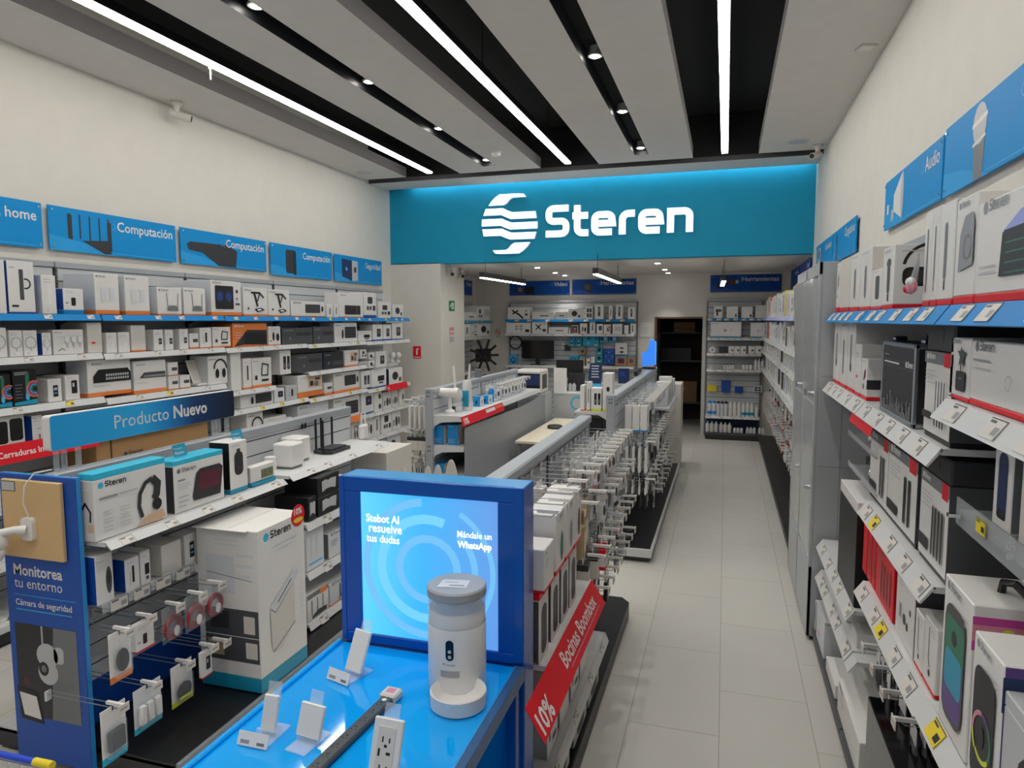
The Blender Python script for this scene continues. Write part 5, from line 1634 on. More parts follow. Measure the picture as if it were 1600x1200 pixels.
# ------------------------------------------------------------------ tall grey locker
t = thing('display_locker', 'tall grey metal cabinet with sloped glossy doors between the right shelves', 'cabinet', (.555, 5.49, 0), -HALF)
hw = .71
m = MB(); m.box(-hw, hw, .02, .47, .03, 2.46, 'locker', .004)
for zz in (.62, 1.16, 1.74): m.box(hw + .0, hw + .0012, .03, .46, zz, zz + .003, 'mgrey')
m.box(hw, hw + .0012, .16, .163, .05, 2.44, 'mgrey')
m.build('body', t)
m = MB()
for sx in (-hw, hw - .05, -.03): m.box(sx, sx + .05, 0, .02, .03, 2.46, 'locker', .003)
m.box(-hw, hw, 0, .02, 2.38, 2.46, 'locker', .003); m.box(-hw, hw, 0, .02, .03, .5, 'locker', .003)
m.build('face_frame', t)
for a, b in ((-hw + .055, -.035), (.025, hw - .055)):
    m = MB(); m.box(a, b, .004, .018, .52, 1.55, 'lockerface', .003); m.build('lower_door', t)
    m = MB(); m.prism([(.018, 1.6), (.004, 1.6), (-.03, 2.36), (.018, 2.36)], 'yz', a, b, 'lockerface'); m.build('upper_door', t)
for u, zz in ((-.09, 1.62), (.60, 1.62), (-.09, 1.0), (.60, 1.0)):
    m = MB(); m.cyl((u, .004, zz), (u, -.03, zz), .014, 'silver', 12); m.build('knob', t, smooth=True)
m = MB(); m.box(-hw + .02, hw - .02, .03, .45, 0, .03, 'black'); m.build('plinth', t)

# ------------------------------------------------------------------ far right wall shelving
FX = .60
FB = [(6.25, 8.3), (8.31, 10.4), (10.41, 12.56)]
FZ = [2.13, 1.81, 1.60, 1.31]
for i, (a, b) in enumerate(FB):
    c, wd = (a + b) / 2, b - a
    t = thing('shelving_unit', 'slatwall shelving beyond the grey cabinet, ' + ['nearest', 'middle', 'farthest'][i] + ' bay on the right wall', 'shelving', (1.03, c, 0), group='far right wall bays')
    slat_part(t, 'back_panel', wd - .01, .1, 2.5, (-.03, 0, 0), -HALF, 'slat')
    for k, z in enumerate(FZ):
        shelf_part(t, wd - .006, .38, z, (FX - 1.03, 0, 0), -HALF, ['lilac', 'shelf', 'shelf', 'shelf'][k], 'shelf', tags=5, seed=80 + i * 5 + k)
    base_part(t, wd, .45, .12, (.58 - 1.03, 0, 0), -HALF, 'char', 'black')
q = random.Random(11)
FK = [('remote', 'white box'), ('plain', 'white box'), ('stick', 'slim white box'), ('tallline', 'white box'), ('camkit', 'white box'), ('pen', 'white box')]
colr = {3: ('orange', 'orange book-like box'), 8: ('dgreen', 'green box'), 12: ('yellow', 'yellow box'), 15: ('navy', 'dark blue box'), 21: ('cyan', 'blue box')}
n = 0
for k, z in enumerate(FZ):
    y = 6.32
    tall = [.33, .27, .16, .24][k]
    while y < 12.45 and not (k == 3 and y > 12.2):
        wd = .13 + q.random() * .22
        if any(a - .02 < y < a + .02 or y < a < y + wd for a in (8.3, 10.4)): y += .03
        h = tall * (.7 + .3 * q.random())
        art, ds = FK[q.randrange(len(FK))]
        body = 'white'
        if n % 17 in (3, 9) and k < 2:
            body, ds = list(colr.values())[(n // 4) % 5]
        elif q.random() < .25: body = 'cool'
        elif q.random() < .12: body, ds = 'char', 'black box'
        put_box('-x', FX + .025 + q.random() * .03, y + wd / 2, z + .0025, wd - .004, .16 + .1 * q.random(), h, ds + ' on ' + ['the lilac-edged top', 'the second', 'the third', 'the fourth'][k] + ' shelf beyond the grey cabinet', 'box', 'boxes on the far right wall', art=art if body in ('white', 'cool') else 'blank', body=body, band='yellow' if q.random() < .2 and k == 0 else None, bf=.06)
        y += wd + .004 + (.05 * q.random() if q.random() < .3 else 0)
        n += 1

# ------------------------------------------------------------------ rear wall units
def rear_unit(x0, x1, levels, label, top=2.45, zb=.12, deck='shelf', front=12.65, kick=None, liptop='lip'):
    c, wd = (x0 + x1) / 2, x1 - x0
    t = thing('shelving_unit', label, 'shelving', (c, 13.02, 0))
    slat_part(t, 'back_panel', wd, zb, top, (0, -.03, 0), 0)
    m = MB(); m.box(-wd / 2, wd / 2, -.02, .012, top, top + .03, 'railgrey'); m.build('top_rail', t, (0, -.03, 0))
    for s in (-1, 1): upright(t, top, (s * (wd / 2 + .012), -.03, 0), 0, 'mgrey', .024)
    for k, z in enumerate(levels):
        shelf_part(t, wd, .34, z, (0, front - 13.02, 0), 0, liptop if k == 0 else 'shelf', 'shelf', tags=7 if k < 2 else 5, seed=120 + k + int(10 * abs(x0)), tagw=.08, yellow=0)
    if kick:
        m = MB(); m.box(-wd / 2, wd / 2, -.012, -.002, zb, levels[-1] - .03, kick); m.build('kick_panel', t, (0, -.03, 0))
    base_part(t, wd, .40, zb, (0, front - 13.02 - .03, 0), 0, 'char', deck)
    return t


rear_unit(-.30, .60, [2.125, 1.785, 1.515, 1.235, .415], 'slatwall unit with bottles and spray cans right of the doorway', 2.44, .115, 'dgrey', 12.65, 'navy')
rear_unit(-4.0, -1.57, [2.11, 1.845, 1.25], 'wide slatwall unit on the rear wall with a television', 2.44, .12)
WB = 'on rear wall blue-edged shelf'
row('-y', 12.67, lambda p: 2.11, [
    (793, 828, 480, 'tvmount', 'white box with black wall mount picture'), (831, 866, 487, 'bar', 'low wide white box'), (867, 886, 487, 'bar', 'low white box beside the wide one'),
    (888, 909, 482, 'cam', 'white box with black device at its end'), (915, 926, 479, 'quad', 'white box with four dark squares'), (929, 943, 476, 'remote', 'tall white remote box'), (951, 957, 478, 'pen', 'narrow white box'), (962, 973, 476, 'remote', 'tall white box with long device'), (981, 992, 480, 'remote', 'white box at the right end'),
], WB, 'boxes on the rear wall top shelf')
WB = 'on rear wall second shelf'
row('-y', 12.67, lambda p: 1.845, [
    (791, 829, 504, 'grid', 'large white mount box'), (831, 855, 501, 'xmount', 'white box with cross-shaped mount'), (857, 888, 511, 'bar', 'low white box'), (889, 891, 512, 'blank', 'narrow white box'),
    (893, 903, 508, 'pink', 'dark pink packet'), (906, 917, 505, 'mice', 'white box with two dark devices'), (921, 930, 501, 'pen', 'tall white-blue box', dict(body='cool')), (932, 942, 506, 'lens', 'white box with grey device'), (943, 954, 507, 'photo', 'white box with green picture'), (957, 972, 506, 'gamepads', 'white box with two black pads'), (975, 982, 508, 'plain', 'small pale box'), (985, 992, 506, 'remote', 'white box at the right end'),
], WB, 'boxes on the rear wall second shelf')


def hung_box(px1, px2, py1, py2, y, d, art, body, label, cat='box', group='packs hung on the rear wall', **kw):
    a, b = onY(px1, py1, y), onY(px2, py2, y)
    put_box('-y', (a.x + b.x) / 2, y, b.z, b.x - a.x - .006, d, a.z - b.z, label, cat, group, art=art, body=body, **kw)


t = thing('television', 'black flat television standing on the rear wall counter', 'television', ((onY(815, 562, 12.75).x + onY(865, 562, 12.75).x) / 2, 12.75, 1.251))
a, b = onY(815, 532, 12.75), onY(865, 561, 12.75)
m = MB(); m.box(-(b.x - a.x) / 2, (b.x - a.x) / 2, 0, .035, b.z - 1.25, a.z - 1.25, 'gblack', .005); m.build('screen', t)
m = MB(); m.box(-.15, .15, -.05, .1, 0, .012, 'black', .004); m.box(-.04, .04, .01, .03, .012, b.z - 1.24, 'black'); m.build('stand', t)
a = onY(805, 535, 12.9)
m = MB()
for i in range(3): m.ring_tube([(.12 * math.cos(q_), -.012 * i, .12 * math.sin(q_)) for q_ in [2 * math.pi * k / 20 for k in range(20)]], .012, 'black', 6, closed=True)
tag(m.build('cable_coil', None, (a.x, 12.94, a.z)), 'black cable coil hanging left of the television', 'cable')
hung_box(796, 808, 554, 572, 12.9, .05, 'tealdev', 'sky', 'pale blue bag hanging below the black cable coil', 'bag')
hung_box(878, 882, 536, 545, 12.9, .05, 'mini', 'white', 'small white device between television and teal packs', 'device')
hung_box(882, 891, 540, 548, 12.88, .05, 'blank', 'char', 'small black device on a hook beside the teal packs', 'device')
hung_box(888, 898.5, 527, 541, 12.85, .1, 'tealdev', 'teal', 'teal box, leftmost below the shelf on the rear wall')
hung_box(899, 909, 527, 541, 12.85, .1, 'tealdev', 'teal', 'teal box, second below the shelf on the rear wall')
hung_box(910.5, 936, 525, 541, 12.85, .1, 'tealbig', 'teal', 'wide teal box hanging on the rear wall')
hung_box(937, 950, 525, 535, 12.85, .1, 'tealtwo', 'teal', 'small teal box right of the wide teal box')
hung_box(951, 964, 525, 535, 12.85, .1, 'tealtwo', 'teal', 'small teal box farthest right of the teal row')
hung_box(905, 915, 541.5, 554, 12.85, .1, 'browncam', 'carton', 'brown and teal box hung below the wide teal box')
hung_box(931, 941.5, 542, 554.5, 12.85, .1, 'tealcam', 'teal', 'upper teal camera box of the stacked pair')
hung_box(931, 941.5, 555, 567, 12.85, .1, 'tealcam', 'teal', 'lower teal camera box of the stacked pair')
hung_box(943, 960, 545, 569, 12.85, .08, 'bluegrid', 'blue', 'blue patterned pack on the rear wall')
hung_box(961, 980, 536, 554, 12.85, .1, 'white2dev', 'white', 'white box with two dark devices on the rear wall')
hung_box(961, 979.5, 555, 571.5, 12.8, .1, 'brownspk', 'carton', 'brown box with purple speaker on the rear counter')
hung_box(980.5, 992, 555, 571.5, 12.8, .1, 'brownball', 'carton', 'brown box with purple ball device on the rear counter')
hung_box(889, 904, 556, 572, 12.8, .1, 'tealdev', 'teal', 'teal box behind the black monitor on the rear counter')
hung_box(905, 914, 556, 572, 12.8, .1, 'browncam', 'tan', 'tan and teal box on the rear counter')
hung_box(916, 922, 560, 572, 12.8, .1, 'mini', 'white', 'small white box on the rear counter')
hung_box(923, 929.5, 557, 572, 12.8, .1, 'plain', 'white', 'taller white box on the rear counter')
# right rear unit goods
WC = 'right of the doorway'
row('-y', 12.67, lambda p: 2.125, [(1115, 1129, 478, 'drill', 'white box with olive drill'), (1135, 1153, 479, 'iron', 'white box with black iron tip, left'), (1158, 1176, 479, 'iron', 'white box with black iron tip, right'), (1180, 1198, 477, 'plain', 'plain white box')], 'on blue-edged shelf by the doorway', 'boxes right of the doorway')
row('-y', 12.67, lambda p: 1.785, [(1110, 1158, 503, 'station', 'long white soldering station box', dict(band='teal', bf=.09)), (1172, 1198, 504, 'station', 'shorter white soldering station box', dict(band='teal', bf=.09))], 'on second shelf by the doorway', 'boxes right of the doorway')


def bottle(x, y, z, r, h, key, cap, label, group, kind='bottle', band=None):
    t = thing(kind, label, 'bottle', (x, y, z + .0025), 0, group, True)
    m = MB()
    if kind == 'spray_can':
        m.lathe([(r * .96, 0), (r, .005), (r, h * .78), (r * .9, h * .82), (r * .6, h * .86)], key)
        if band: m.lathe([(r * 1.01, h * .1), (r * 1.01, h * .3)], band)
    else:
        m.lathe([(r * .94, 0), (r, .006), (r, h * .7), (r * .9, h * .78), (r * .4, h * .84), (r * .36, h * .88)], key)
        if band: m.lathe([(r * 1.01, h * .2), (r * 1.01, h * .5)], band)
    m.build('body', t, smooth=True)
    m = MB()
    if kind == 'spray_can': m.lathe([(r * .8, h * .84), (r * .8, h * .97), (r * .6, h)], cap)
    else: m.lathe([(r * .42, h * .86), (r * .42, h * .96), (r * .3, h)], cap)
    m.build('cap', t, smooth=True)
    return t


def bottles(px0, px1, n, z, ptop, key, cap, label, kind='bottle', band=None, y=12.72):
    g = label.replace('one of the ', '') + ' right of the doorway'
    first = None
    for i in range(n):
        px = px0 + (px1 - px0) * (i + .5) / n
        x = x_of(px, y, z); h = z_of(ptop, x, y) - z
        r = abs(x_of(px1, y, z) - x_of(px0, y, z)) / n * .46
        if first is None:
            first = bottle(x, y, z, r, h, key, cap, label + ' ' + WC, g, kind, band)
        else:
            c = first.copy(); COL.objects.link(c); c.location = (x, y, z + .0025)
            for ch in first.children:
                k = ch.copy(); COL.objects.link(k); k.parent = c
            LABELLED.append((c, True))


bottles(1105, 1119, 2, .415, 626, 'cool', 'cyan', 'one of the white spray cans with blue caps', 'spray_can', 'cyan')
bottles(1119, 1137, 3, .415, 627, 'cool', 'black', 'one of the white spray cans with black caps', 'spray_can')
bottles(1138, 1158, 3, .415, 628, 'white', 'white', 'one of the plain white spray cans', 'spray_can')
bottles(1158, 1178, 3, .415, 629, 'white', 'white', 'one of the white spray cans with teal bases', 'spray_can', 'teal')
bottles(1179, 1185, 1, .415, 633, 'white', 'white', 'small white bottle at the right end of the spray cans')
bottles(1102, 1122, 3, .116, 658, 'white', 'white', 'one of the three tall white bottles', y=12.74)
bottles(1123, 1143, 3, .116, 660, 'white', 'white', 'one of the three white bottles with rounded shoulders', y=12.74)
bottles(1145, 1161, 3, .116, 667, 'white', 'black', 'one of the three small white bottles', y=12.74)
bottles(1165, 1181, 3, .116, 667, 'white', 'cool', 'one of the three small pale-capped bottles', y=12.74)
bottles(1184, 1195, 2, .116, 668, 'white', 'white', 'one of the two low white bottles', y=12.74)
bottles(1130, 1148, 4, 1.235, 569, 'white', 'black', 'one of the four tiny jars')
bottles(1159, 1176, 3, 1.235, 568, 'white', 'black', 'one of the three tiny jars')
bottles(1178, 1194, 3, 1.235, 561, 'white', 'white', 'one of the three small dropper bottles')
a = onY(1113, 544, 12.72)
t = thing('solder_reel', 'small white reel on the third shelf right of the doorway', 'reel', (x_of(1113, 12.72, 1.515), 12.72, 1.515))
m = MB(); m.cyl((0, -.02, .06), (0, .05, .06), .055, 'white', 18); m.build('flange', t, smooth=True)
m = MB(); m.cyl((0, -.022, .06), (0, .052, .06), .02, 'grey', 12); m.build('core', t)
row('-y', 12.67, lambda p: 1.515, [(1123, 1137, 543, 'blank', 'low black box', dict(body='char')), (1138, 1147, 541, 'adaptor', 'small white pack'), (1147.5, 1156, 541, 'adaptor', 'small white pack'), (1156.5, 1166, 541, 'adaptor', 'small white pack'), (1169, 1179, 541, 'adaptor', 'small white pack'), (1180, 1190, 541, 'adaptor', 'small white pack'), (1191, 1198, 541, 'adaptor', 'small white pack')], 'on third shelf by the doorway', 'boxes right of the doorway')
hung_box(1105, 1120, 602, 612, 12.9, .06, 'blank', 'yellow', 'yellow pack hanging right of the doorway', 'pack')
hung_box(1127, 1141, 595, 613, 12.9, .06, 'blank', 'blue', 'tall blue pack hanging right of the doorway', 'pack')
hung_box(1148, 1161, 604, 614, 12.9, .06, 'blank', 'blue', 'small blue pack hanging right of the doorway', 'pack')
hung_box(1177, 1191, 603, 613, 12.9, .06, 'quad', 'cool', 'pale pack hanging beside the small blue pack', 'pack')

# left rear shelving behind the pillar
t = thing('shelving_unit', 'shelving unit on the left wall behind the pillar', 'shelving', (-4.70, 11.75, 0))
slat_part(t, 'back_panel', 1.9, .1, 2.46, (.0 + .02, 0, 0), HALF)
for k, z in enumerate((2.09, 1.80, 1.2, .8)):
    shelf_part(t, 1.9, .40, z, (.43, 0, 0), HALF, 'teal' if k == 0 else 'shelf', 'shelf', tags=5, seed=200 + k)
base_part(t, 1.9, .42, .12, (.44, 0, 0), HALF)
row('+x', -4.29, lambda p: 2.09, [(726, 745, 488, 'bar', 'low white box', dict(d=.3)), (746, 754, 479, 'camkit', 'white box with black device', dict(d=.3)), (755, 766, 478, 'gamepads', 'tall white box at the far end', dict(d=.3))], 'on blue-edged shelf behind pillar', 'boxes behind the pillar')
zlow2 = lambda p: 1.80
zlow2.cap = lambda p: 2.05
row('+x', -4.29, zlow2, [(724, 735, 506, 'pen', 'white box', dict(d=.3)), (736, 746, 504, 'tabstand', 'white frame box', dict(d=.3)), (747, 766, 503, 'cam', 'white box with black device', dict(d=.3))], 'on second shelf behind pillar', 'boxes behind the pillar')
zlow = lambda p: .80
zlow.cap = lambda p: 1.16
row('+x', -4.29, zlow, [(724, 729, 570, 'remote', 'dark box', dict(body='char')), (731, 743, 568, 'bridge', 'tall white box', dict(d=.3)), (746, 766, 573, 'camkit', 'white kit box', dict(d=.3))], 'on lower shelf behind pillar', 'boxes behind the pillar')
p = onX(755, 557, -4.15)
t = thing('tv_mount', 'black many-armed television mount displayed behind the pillar', 'bracket', (p.x + .02, p.y, p.z + .02), HALF * .55)
m = MB()
for a_ in (20, 55, 90, 125, 160, 205, 250, 290, 335): m.box(-.02, .02, -.012, .012, .04, .30, 'black', .003); m.xform(Matrix.Rotation(math.radians(a_), 4, 'Y'), len(m.v) - 24)
m.build('arms', t)
m = MB(); m.box(-.16, .16, .02, .05, -.12, .12, 'black', .01); m.cyl((0, -.02, 0), (0, .25, 0), .03, 'black', 10); m.build('plate', t)
m = MB(); m.box(-.015, .015, -.016, -.012, -.03, .0, 'white'); m.build('sticker', t)

# stock room
t = thing('storage_rack', 'dark storage rack with cartons inside the stock room', 'rack', (-.78, 14.75, 0))
for z in (.4, 1.25, 1.82):
    m = MB(); m.box(-.55, .5, -.25, .25, z, z + .03, 'dgrey'); m.build('shelf', t)
for sx in (-.55, .33):
    for sy in (-.25, .22):
        m = MB(); m.box(sx, sx + .03, sy, sy + .03, 0, 2.2, 'mgrey'); m.build('post', t)
for p1, p2, t1, t2, lab in ((1053, 1086, 503, 514, 'upper brown carton stacked on the stock room rack'), (1053, 1086, 514.5, 526, 'lower brown carton stacked on the stock room rack')):
    a, b = onY(p1, t1, 14.52), onY(p2, t2, 14.52)
    put_box('-y', (a.x + b.x) / 2, 14.52, b.z if 'lower' not in lab else 1.851, b.x - a.x, .35, a.z - (b.z if 'lower' not in lab else 1.851) - .004, lab, 'carton', 'cartons in the stock room', 'carton', art='plain', body='carton')
put_box('-y', -.95, 14.52, 1.281, .6, .4, .25, 'black case on the stock room rack', 'case', None, 'equipment_case', art='blank', body='black')
put_box('-y', -.70, 14.52, .431, .35, .3, .42, 'dark brown carton low on the stock room rack', 'carton', 'cartons in the stock room', 'carton', art='plain', body='dcarton')
put_box('-y', -.86, 14.4, 0, .5, .05, .3, 'brown floor carton in the stock room', 'carton', 'cartons in the stock room', 'carton', art='plain', body='brown') if False else None
# ------------------------------------------------------------------ hooks and carded goods
_hk = {}


def hook_mesh(L):
    if L not in _hk:
        m = MB()
        m.box(-.016, .016, -.012, 0, -.028, .02, 'cool', .004)
        m.ring_tube([(0, -.01, 0), (0, -L + .015, 0), (0, -L, .012)], .0024, 'steel', 5)
        m.ring_tube([(0, -.01, .022), (0, -L + .01, .022)], .0018, 'steel', 5)
        lab = MB()
        lab.box(-.007, .007, -L - .02, -L + .07, .014, .028, 'white')
        n = len(lab.v)
        lab.box(-.03, .03, -L - .024, -L - .02, -.012, .026, 'offwhite')
        lab.poly([(-.02, -L - .0245, .004), (.02, -L - .0245, .004), (.02, -L - .0245, .012), (-.02, -L - .0245, .012)], 'grey')
        _hk[L] = (m.mesh('hook'), lab.mesh('label_holder'))
    return _hk[L]


_pk = {}


def pack_mesh(kind):
    if kind in _pk: return _pk[kind]
    m = MB()

    def head(w, t=.003, h=.03, k='white'):
        m.box(-w / 2, -.007, -t / 2, t / 2, -.006, .009, k); m.box(.007, w / 2, -t / 2, t / 2, -.006, .009, k); m.box(-w / 2, w / 2, -t / 2, t / 2, -h, -.006, k)
    if kind == 'carded':
        head(.085); m.box(-.0425, .0425, -.0015, .0015, -.16, -.03, 'white'); m.box(-.034, .034, -.026, -.0015, -.145, -.045, 'bag', .008); m.ellipsoid((0, -.022, -.09), .02, .009, .035, 'char', 8, 6)
    elif kind == 'cardpink':
        head(.08); m.box(-.04, .04, -.0015, .0015, -.15, -.03, 'white'); m.box(-.04, .04, -.002, .0015, -.15, -.12, 'pink'); m.box(-.03, .03, -.024, -.0015, -.118, -.04, 'bag', .008); m.ellipsoid((0, -.02, -.08), .02, .008, .03, 'maroon', 8, 6)
    elif kind == 'carddark':
        head(.08); m.box(-.04, .04, -.0015, .0015, -.15, -.03, 'mgrey'); m.box(-.034, .034, -.026, -.0015, -.14, -.045, 'smoke', .008); m.box(-.018, .018, -.014, -.0015, -.12, -.06, 'black', .004)
    elif kind == 'bag':
        head(.1, .004, .04); m.box(-.05, .05, -.014, .014, -.2, -.04, 'bag', .012)
        for r in (.026, .034): m.ring_tube([(r * math.cos(a), 0, -.12 + r * 1.5 * math.sin(a)) for a in [i * math.pi / 6 for i in range(12)]], .005, 'white', 5, closed=True)
    elif kind == 'bagblack':
        head(.1, .004, .05); m.box(-.05, .05, -.008, .008, -.12, -.05, 'white', .006); m.box(-.05, .05, -.012, .012, -.24, -.12, 'black', .008)
    elif kind == 'whitebag':
        head(.1, .004, .03, 'cool'); m.box(-.045, .045, -.012, .012, -.26, -.03, 'white', .008); m.box(-.03, .03, -.0125, -.0115, -.2, -.19, 'mgrey')
    elif kind == 'longbox':
        head(.045, .004, .02); m.box(-.024, .024, -.03, .03, -.24, -.02, 'white', .002); m.box(-.0242, .0242, -.0302, .0302, -.255, -.24, 'lip', .001); m.box(-.01, .01, -.0305, -.03, -.16, -.1, 'mgrey')
    elif kind == 'boxpack':
        head(.075, .004, .02); m.box(-.0375, .0375, -.026, .026, -.13, -.02, 'white', .002); m.box(-.02, .02, -.0265, -.026, -.11, -.05, 'dgrey'); m.box(-.0377, .0377, -.0262, .0262, -.136, -.13, 'lip')
    elif kind == 'redbox':
        head(.07, .004, .02); m.box(-.035, .035, -.024, .024, -.09, -.02, 'red', .002); m.box(-.0352, .0352, -.0242, .0242, -.14, -.09, 'white'); m.box(-.0354, .0354, -.0244, .0244, -.16, -.14, 'red')
    elif kind == 'tanbottle':
        head(.06, .004, .02, 'dtan'); m.box(-.025, .025, -.022, .022, -.09, -.02, 'dtan', .008); m.box(-.04, .04, -.03, .03, -.26, -.08, 'tan', .016); m.box(-.025, .025, -.0305, -.029, -.22, -.12, 'cream')
    elif kind == 'tanplate':
        head(.06, .004, .02, 'dtan'); m.prism([(-.02, -.02), (.02, -.02), (.03, -.07), (.06, -.10), (.06, -.27), (-.06, -.27), (-.06, -.10), (-.03, -.07)], 'xz', -.012, .012, 'tan'); m.box(-.042, .042, -.0135, -.012, -.24, -.13, 'cream')
    elif kind == 'squarebox':
        head(.07, .004, .02); m.box(-.04, .04, -.03, .03, -.055, -.02, 'char', .002); m.box(-.04, .04, -.03, .03, -.15, -.055, 'offwhite', .002)
    elif kind == 'greyblock':
        head(.08, .004, .03); m.box(-.045, .045, -.02, .02, -.16, -.03, 'lgrey', .004)
    elif kind == 'cables':
        head(.07, .004, .05)
        for i in range(5): m.ring_tube([((i - 2) * .012, .004 * (i % 2), -.05), ((i - 2) * .014, .008, -.16), ((i - 2) * .01, 0, -.24)], .005, 'white' if i % 3 else 'dgrey', 5)
    elif kind == 'cablesblack':
        head(.07, .004, .05)
        for i in range(5): m.ring_tube([((i - 2) * .012, .004 * (i % 2), -.05), ((i - 2) * .016, .008, -.15), ((i - 2) * .01, 0, -.22)], .006, 'black' if i % 3 else 'dgrey', 5)
    elif kind == 'coil':
        head(.09, .004, .05)
        for r in (.03, .038, .045): m.ring_tube([(r * math.cos(a), (r - .035) * .5, -.11 + r * 1.5 * math.sin(a)) for a in [i * math.pi / 8 for i in range(16)]], .005, 'dgrey', 5, closed=True)
    elif kind == 'rugged':
        head(.075, .004, .02, 'blue'); m.box(-.0375, .0375, -.025, .025, -.18, -.02, 'cyan', .002, {'-y': 'white', '+y': 'white'}); m.box(-.015, .015, -.0256, -.025, -.12, -.06, 'black')
    me = m.mesh('pack')
    _pk[kind] = me
    return me


PKNAME = {'carded': ('blister_pack', 'white carded pack'), 'cardpink': ('blister_pack', 'pink and white carded pack'), 'carddark': ('blister_pack', 'dark grey carded pack'),
          'bag': ('cable_bag', 'clear bag of white cable'), 'bagblack': ('accessory_bag', 'white-topped black bag'), 'whitebag': ('accessory_bag', 'long white bag'), 'longbox': ('lamp_box', 'long white box with a blue end'),
          'boxpack': ('hanging_box', 'small white hanging box'), 'redbox': ('hanging_box', 'red and white hanging box'), 'tanbottle': ('bottle_pack', 'tan bottle-shaped pack'), 'tanplate': ('bottle_pack', 'tan plate-shaped pack'),
          'squarebox': ('hanging_box', 'white box with black top'), 'greyblock': ('hanging_box', 'grey block-shaped pack'), 'cables': ('cable_pack', 'white and grey cable pack'), 'cablesblack': ('cable_pack', 'black cable pack'), 'coil': ('cable_coil', 'coiled grey cable'), 'rugged': ('hanging_box', 'blue and white hanging box')}
ORD = ['first', 'second', 'third', 'fourth', 'fifth', 'sixth', 'seventh', 'eighth', 'ninth', 'tenth', 'eleventh', 'twelfth', 'thirteenth', 'fourteenth']


def hook_row(unit, face, xs, z, ys, L, kinds, n, rowname, where, packs=True, start=.06, zero=0, hide=()):
    # hooks belong to the slatwall unit; every pack on a hook is a thing of its own
    hm, lm = hook_mesh(L)
    sgn = 1 if face == '+x' else -1
    for i, y in enumerate(ys):
        h = obj('hook', hm, unit, (xs - unit.location.x, y - unit.location.y, z - unit.location.z), ROT[face])
        obj('label_holder', lm, h)
        kind = kinds[i % len(kinds)]
        if kind is None: continue
        nm, ds = PKNAME[kind]
        k = n[i % len(n)] if isinstance(n, (list, tuple)) else n
        me = pack_mesh(kind)
        lab = ds + ' on ' + ORD[zero + i] + ' hook, ' + rowname + ' row, ' + where
        for j in range(k):
            f = start + (L - start - .03) * (j + .5) / k if k > 1 else L - .05
            o = obj(nm, me, None, (xs + sgn * f, y + rnd.uniform(-.004, .004), z - .001), ROT[face] + (rnd.uniform(-.38, .38) if kind[:4] in ('card', 'bag', 'cabl') else rnd.uniform(-.08, .08)))
            tag(o, lab, 'pack', ds + ' on ' + ORD[zero + i] + ' hook, ' + rowname + ' row ' + where, shared=True)


def yspan(a, b, n):
    return [a + (b - a) * (i + .5) / n for i in range(n)]


# ------------------------------------------------------------------ the new-product gondola (left)
BX, BY0, BY1 = -2.95, 2.38, 5.03
gb = thing('gondola', 'double-sided white slatwall gondola under the blue new-product sign', 'shelving', (BX, (BY0 + BY1) / 2, 0))
L_ = BY1 - BY0
slat_part(gb, 'slat_panel', L_, .32, 1.34, (.02, 0, 0), HALF, 'slat')
m = MB(); m.box(.0, .006, BY0 - (BY0 + BY1) / 2, BY1 - (BY0 + BY1) / 2, .12, .34, 'blue'); m.build('kick_panel', gb, (.02, 0, 0))
slat_part(gb, 'slat_panel', L_, .15, 1.34, (-.02, 0, 0), -HALF, 'slat')
m = MB(); m.box(-.035, .035, -L_ / 2, L_ / 2, 1.34, 1.40, 'railgrey', .006); m.build('top_rail', gb)
for yy in (-L_ / 2 + .014, 0, L_ / 2 + .01): m = MB(); m.box(-.018, .018, yy - .012, yy + .012, .02, 1.338, 'railgrey', .003); m.build('upright', gb)
base_part(gb, L_, .64, .12, (.65, 0, 0), HALF, 'char', 'black', 'steel')
base_part(gb, L_, .42, .12, (-.44, 0, 0), -HALF, 'char', 'shelf')
mid = (BY0 + BY1) / 2
shelf_part(gb, L_ / 2 - .004, .29, 1.105, (.31, -L_ / 4, 0), HALF, seed=301, tags=5, liph=.03, lipo=.035, tagw=.075, yellow=0)
shelf_part(gb, L_ / 2 - .004, .33, 1.125, (.35, L_ / 4, 0), HALF, seed=302, tags=4, liph=.03, lipo=.035, tagw=.075, yellow=0)
for z, sd in ((.82, 303), (.50, 304), (.17, 305)):
    shelf_part(gb, L_ / 2 - .004, .42, z, (.46, L_ / 4, 0), HALF, seed=sd, tags=4, liph=.04, lipo=.02, tagw=.09, yellow=0)
for z, sd in ((1.1, 306), (.7, 307)): shelf_part(gb, L_ - .02, .3, z, (-.32, 0, 0), -HALF, seed=sd, tags=3)
SZ = 1.106


def gx(px, x, z): return y_of(px, x, z)


x = BX + .27
ya, yb = gx(150, x, SZ), gx(262, x, SZ)
put_box('+x', x, (ya + yb) / 2, SZ + .0015, yb - ya, .085, z_of(742, x, ya) - SZ, 'white massager box with teal top on the new-product gondola', 'box', None, 'product_box', art='massager', tband='lteal', sart='massagerside', side='offwhite')
ya, yb = gx(274, x, SZ), gx(351, x, SZ)
put_box('+x', x, (ya + yb) / 2, SZ + .0015, yb - ya, .12, z_of(722, x, ya) - SZ, 'white massage cushion box with teal top on the new-product gondola', 'box', None, 'product_box', art='cushion', tband='lteal', side='char')
ya, yb = gx(361, x, SZ), gx(388, x, SZ)
put_box('+x', x, (ya + yb) / 2, SZ + .0015, yb - ya, .14, z_of(693, x, ya) - SZ, 'white shaver box with black sides and teal base', 'box', None, 'product_box', art='shaver', side='black', band='teal', bf=.08)


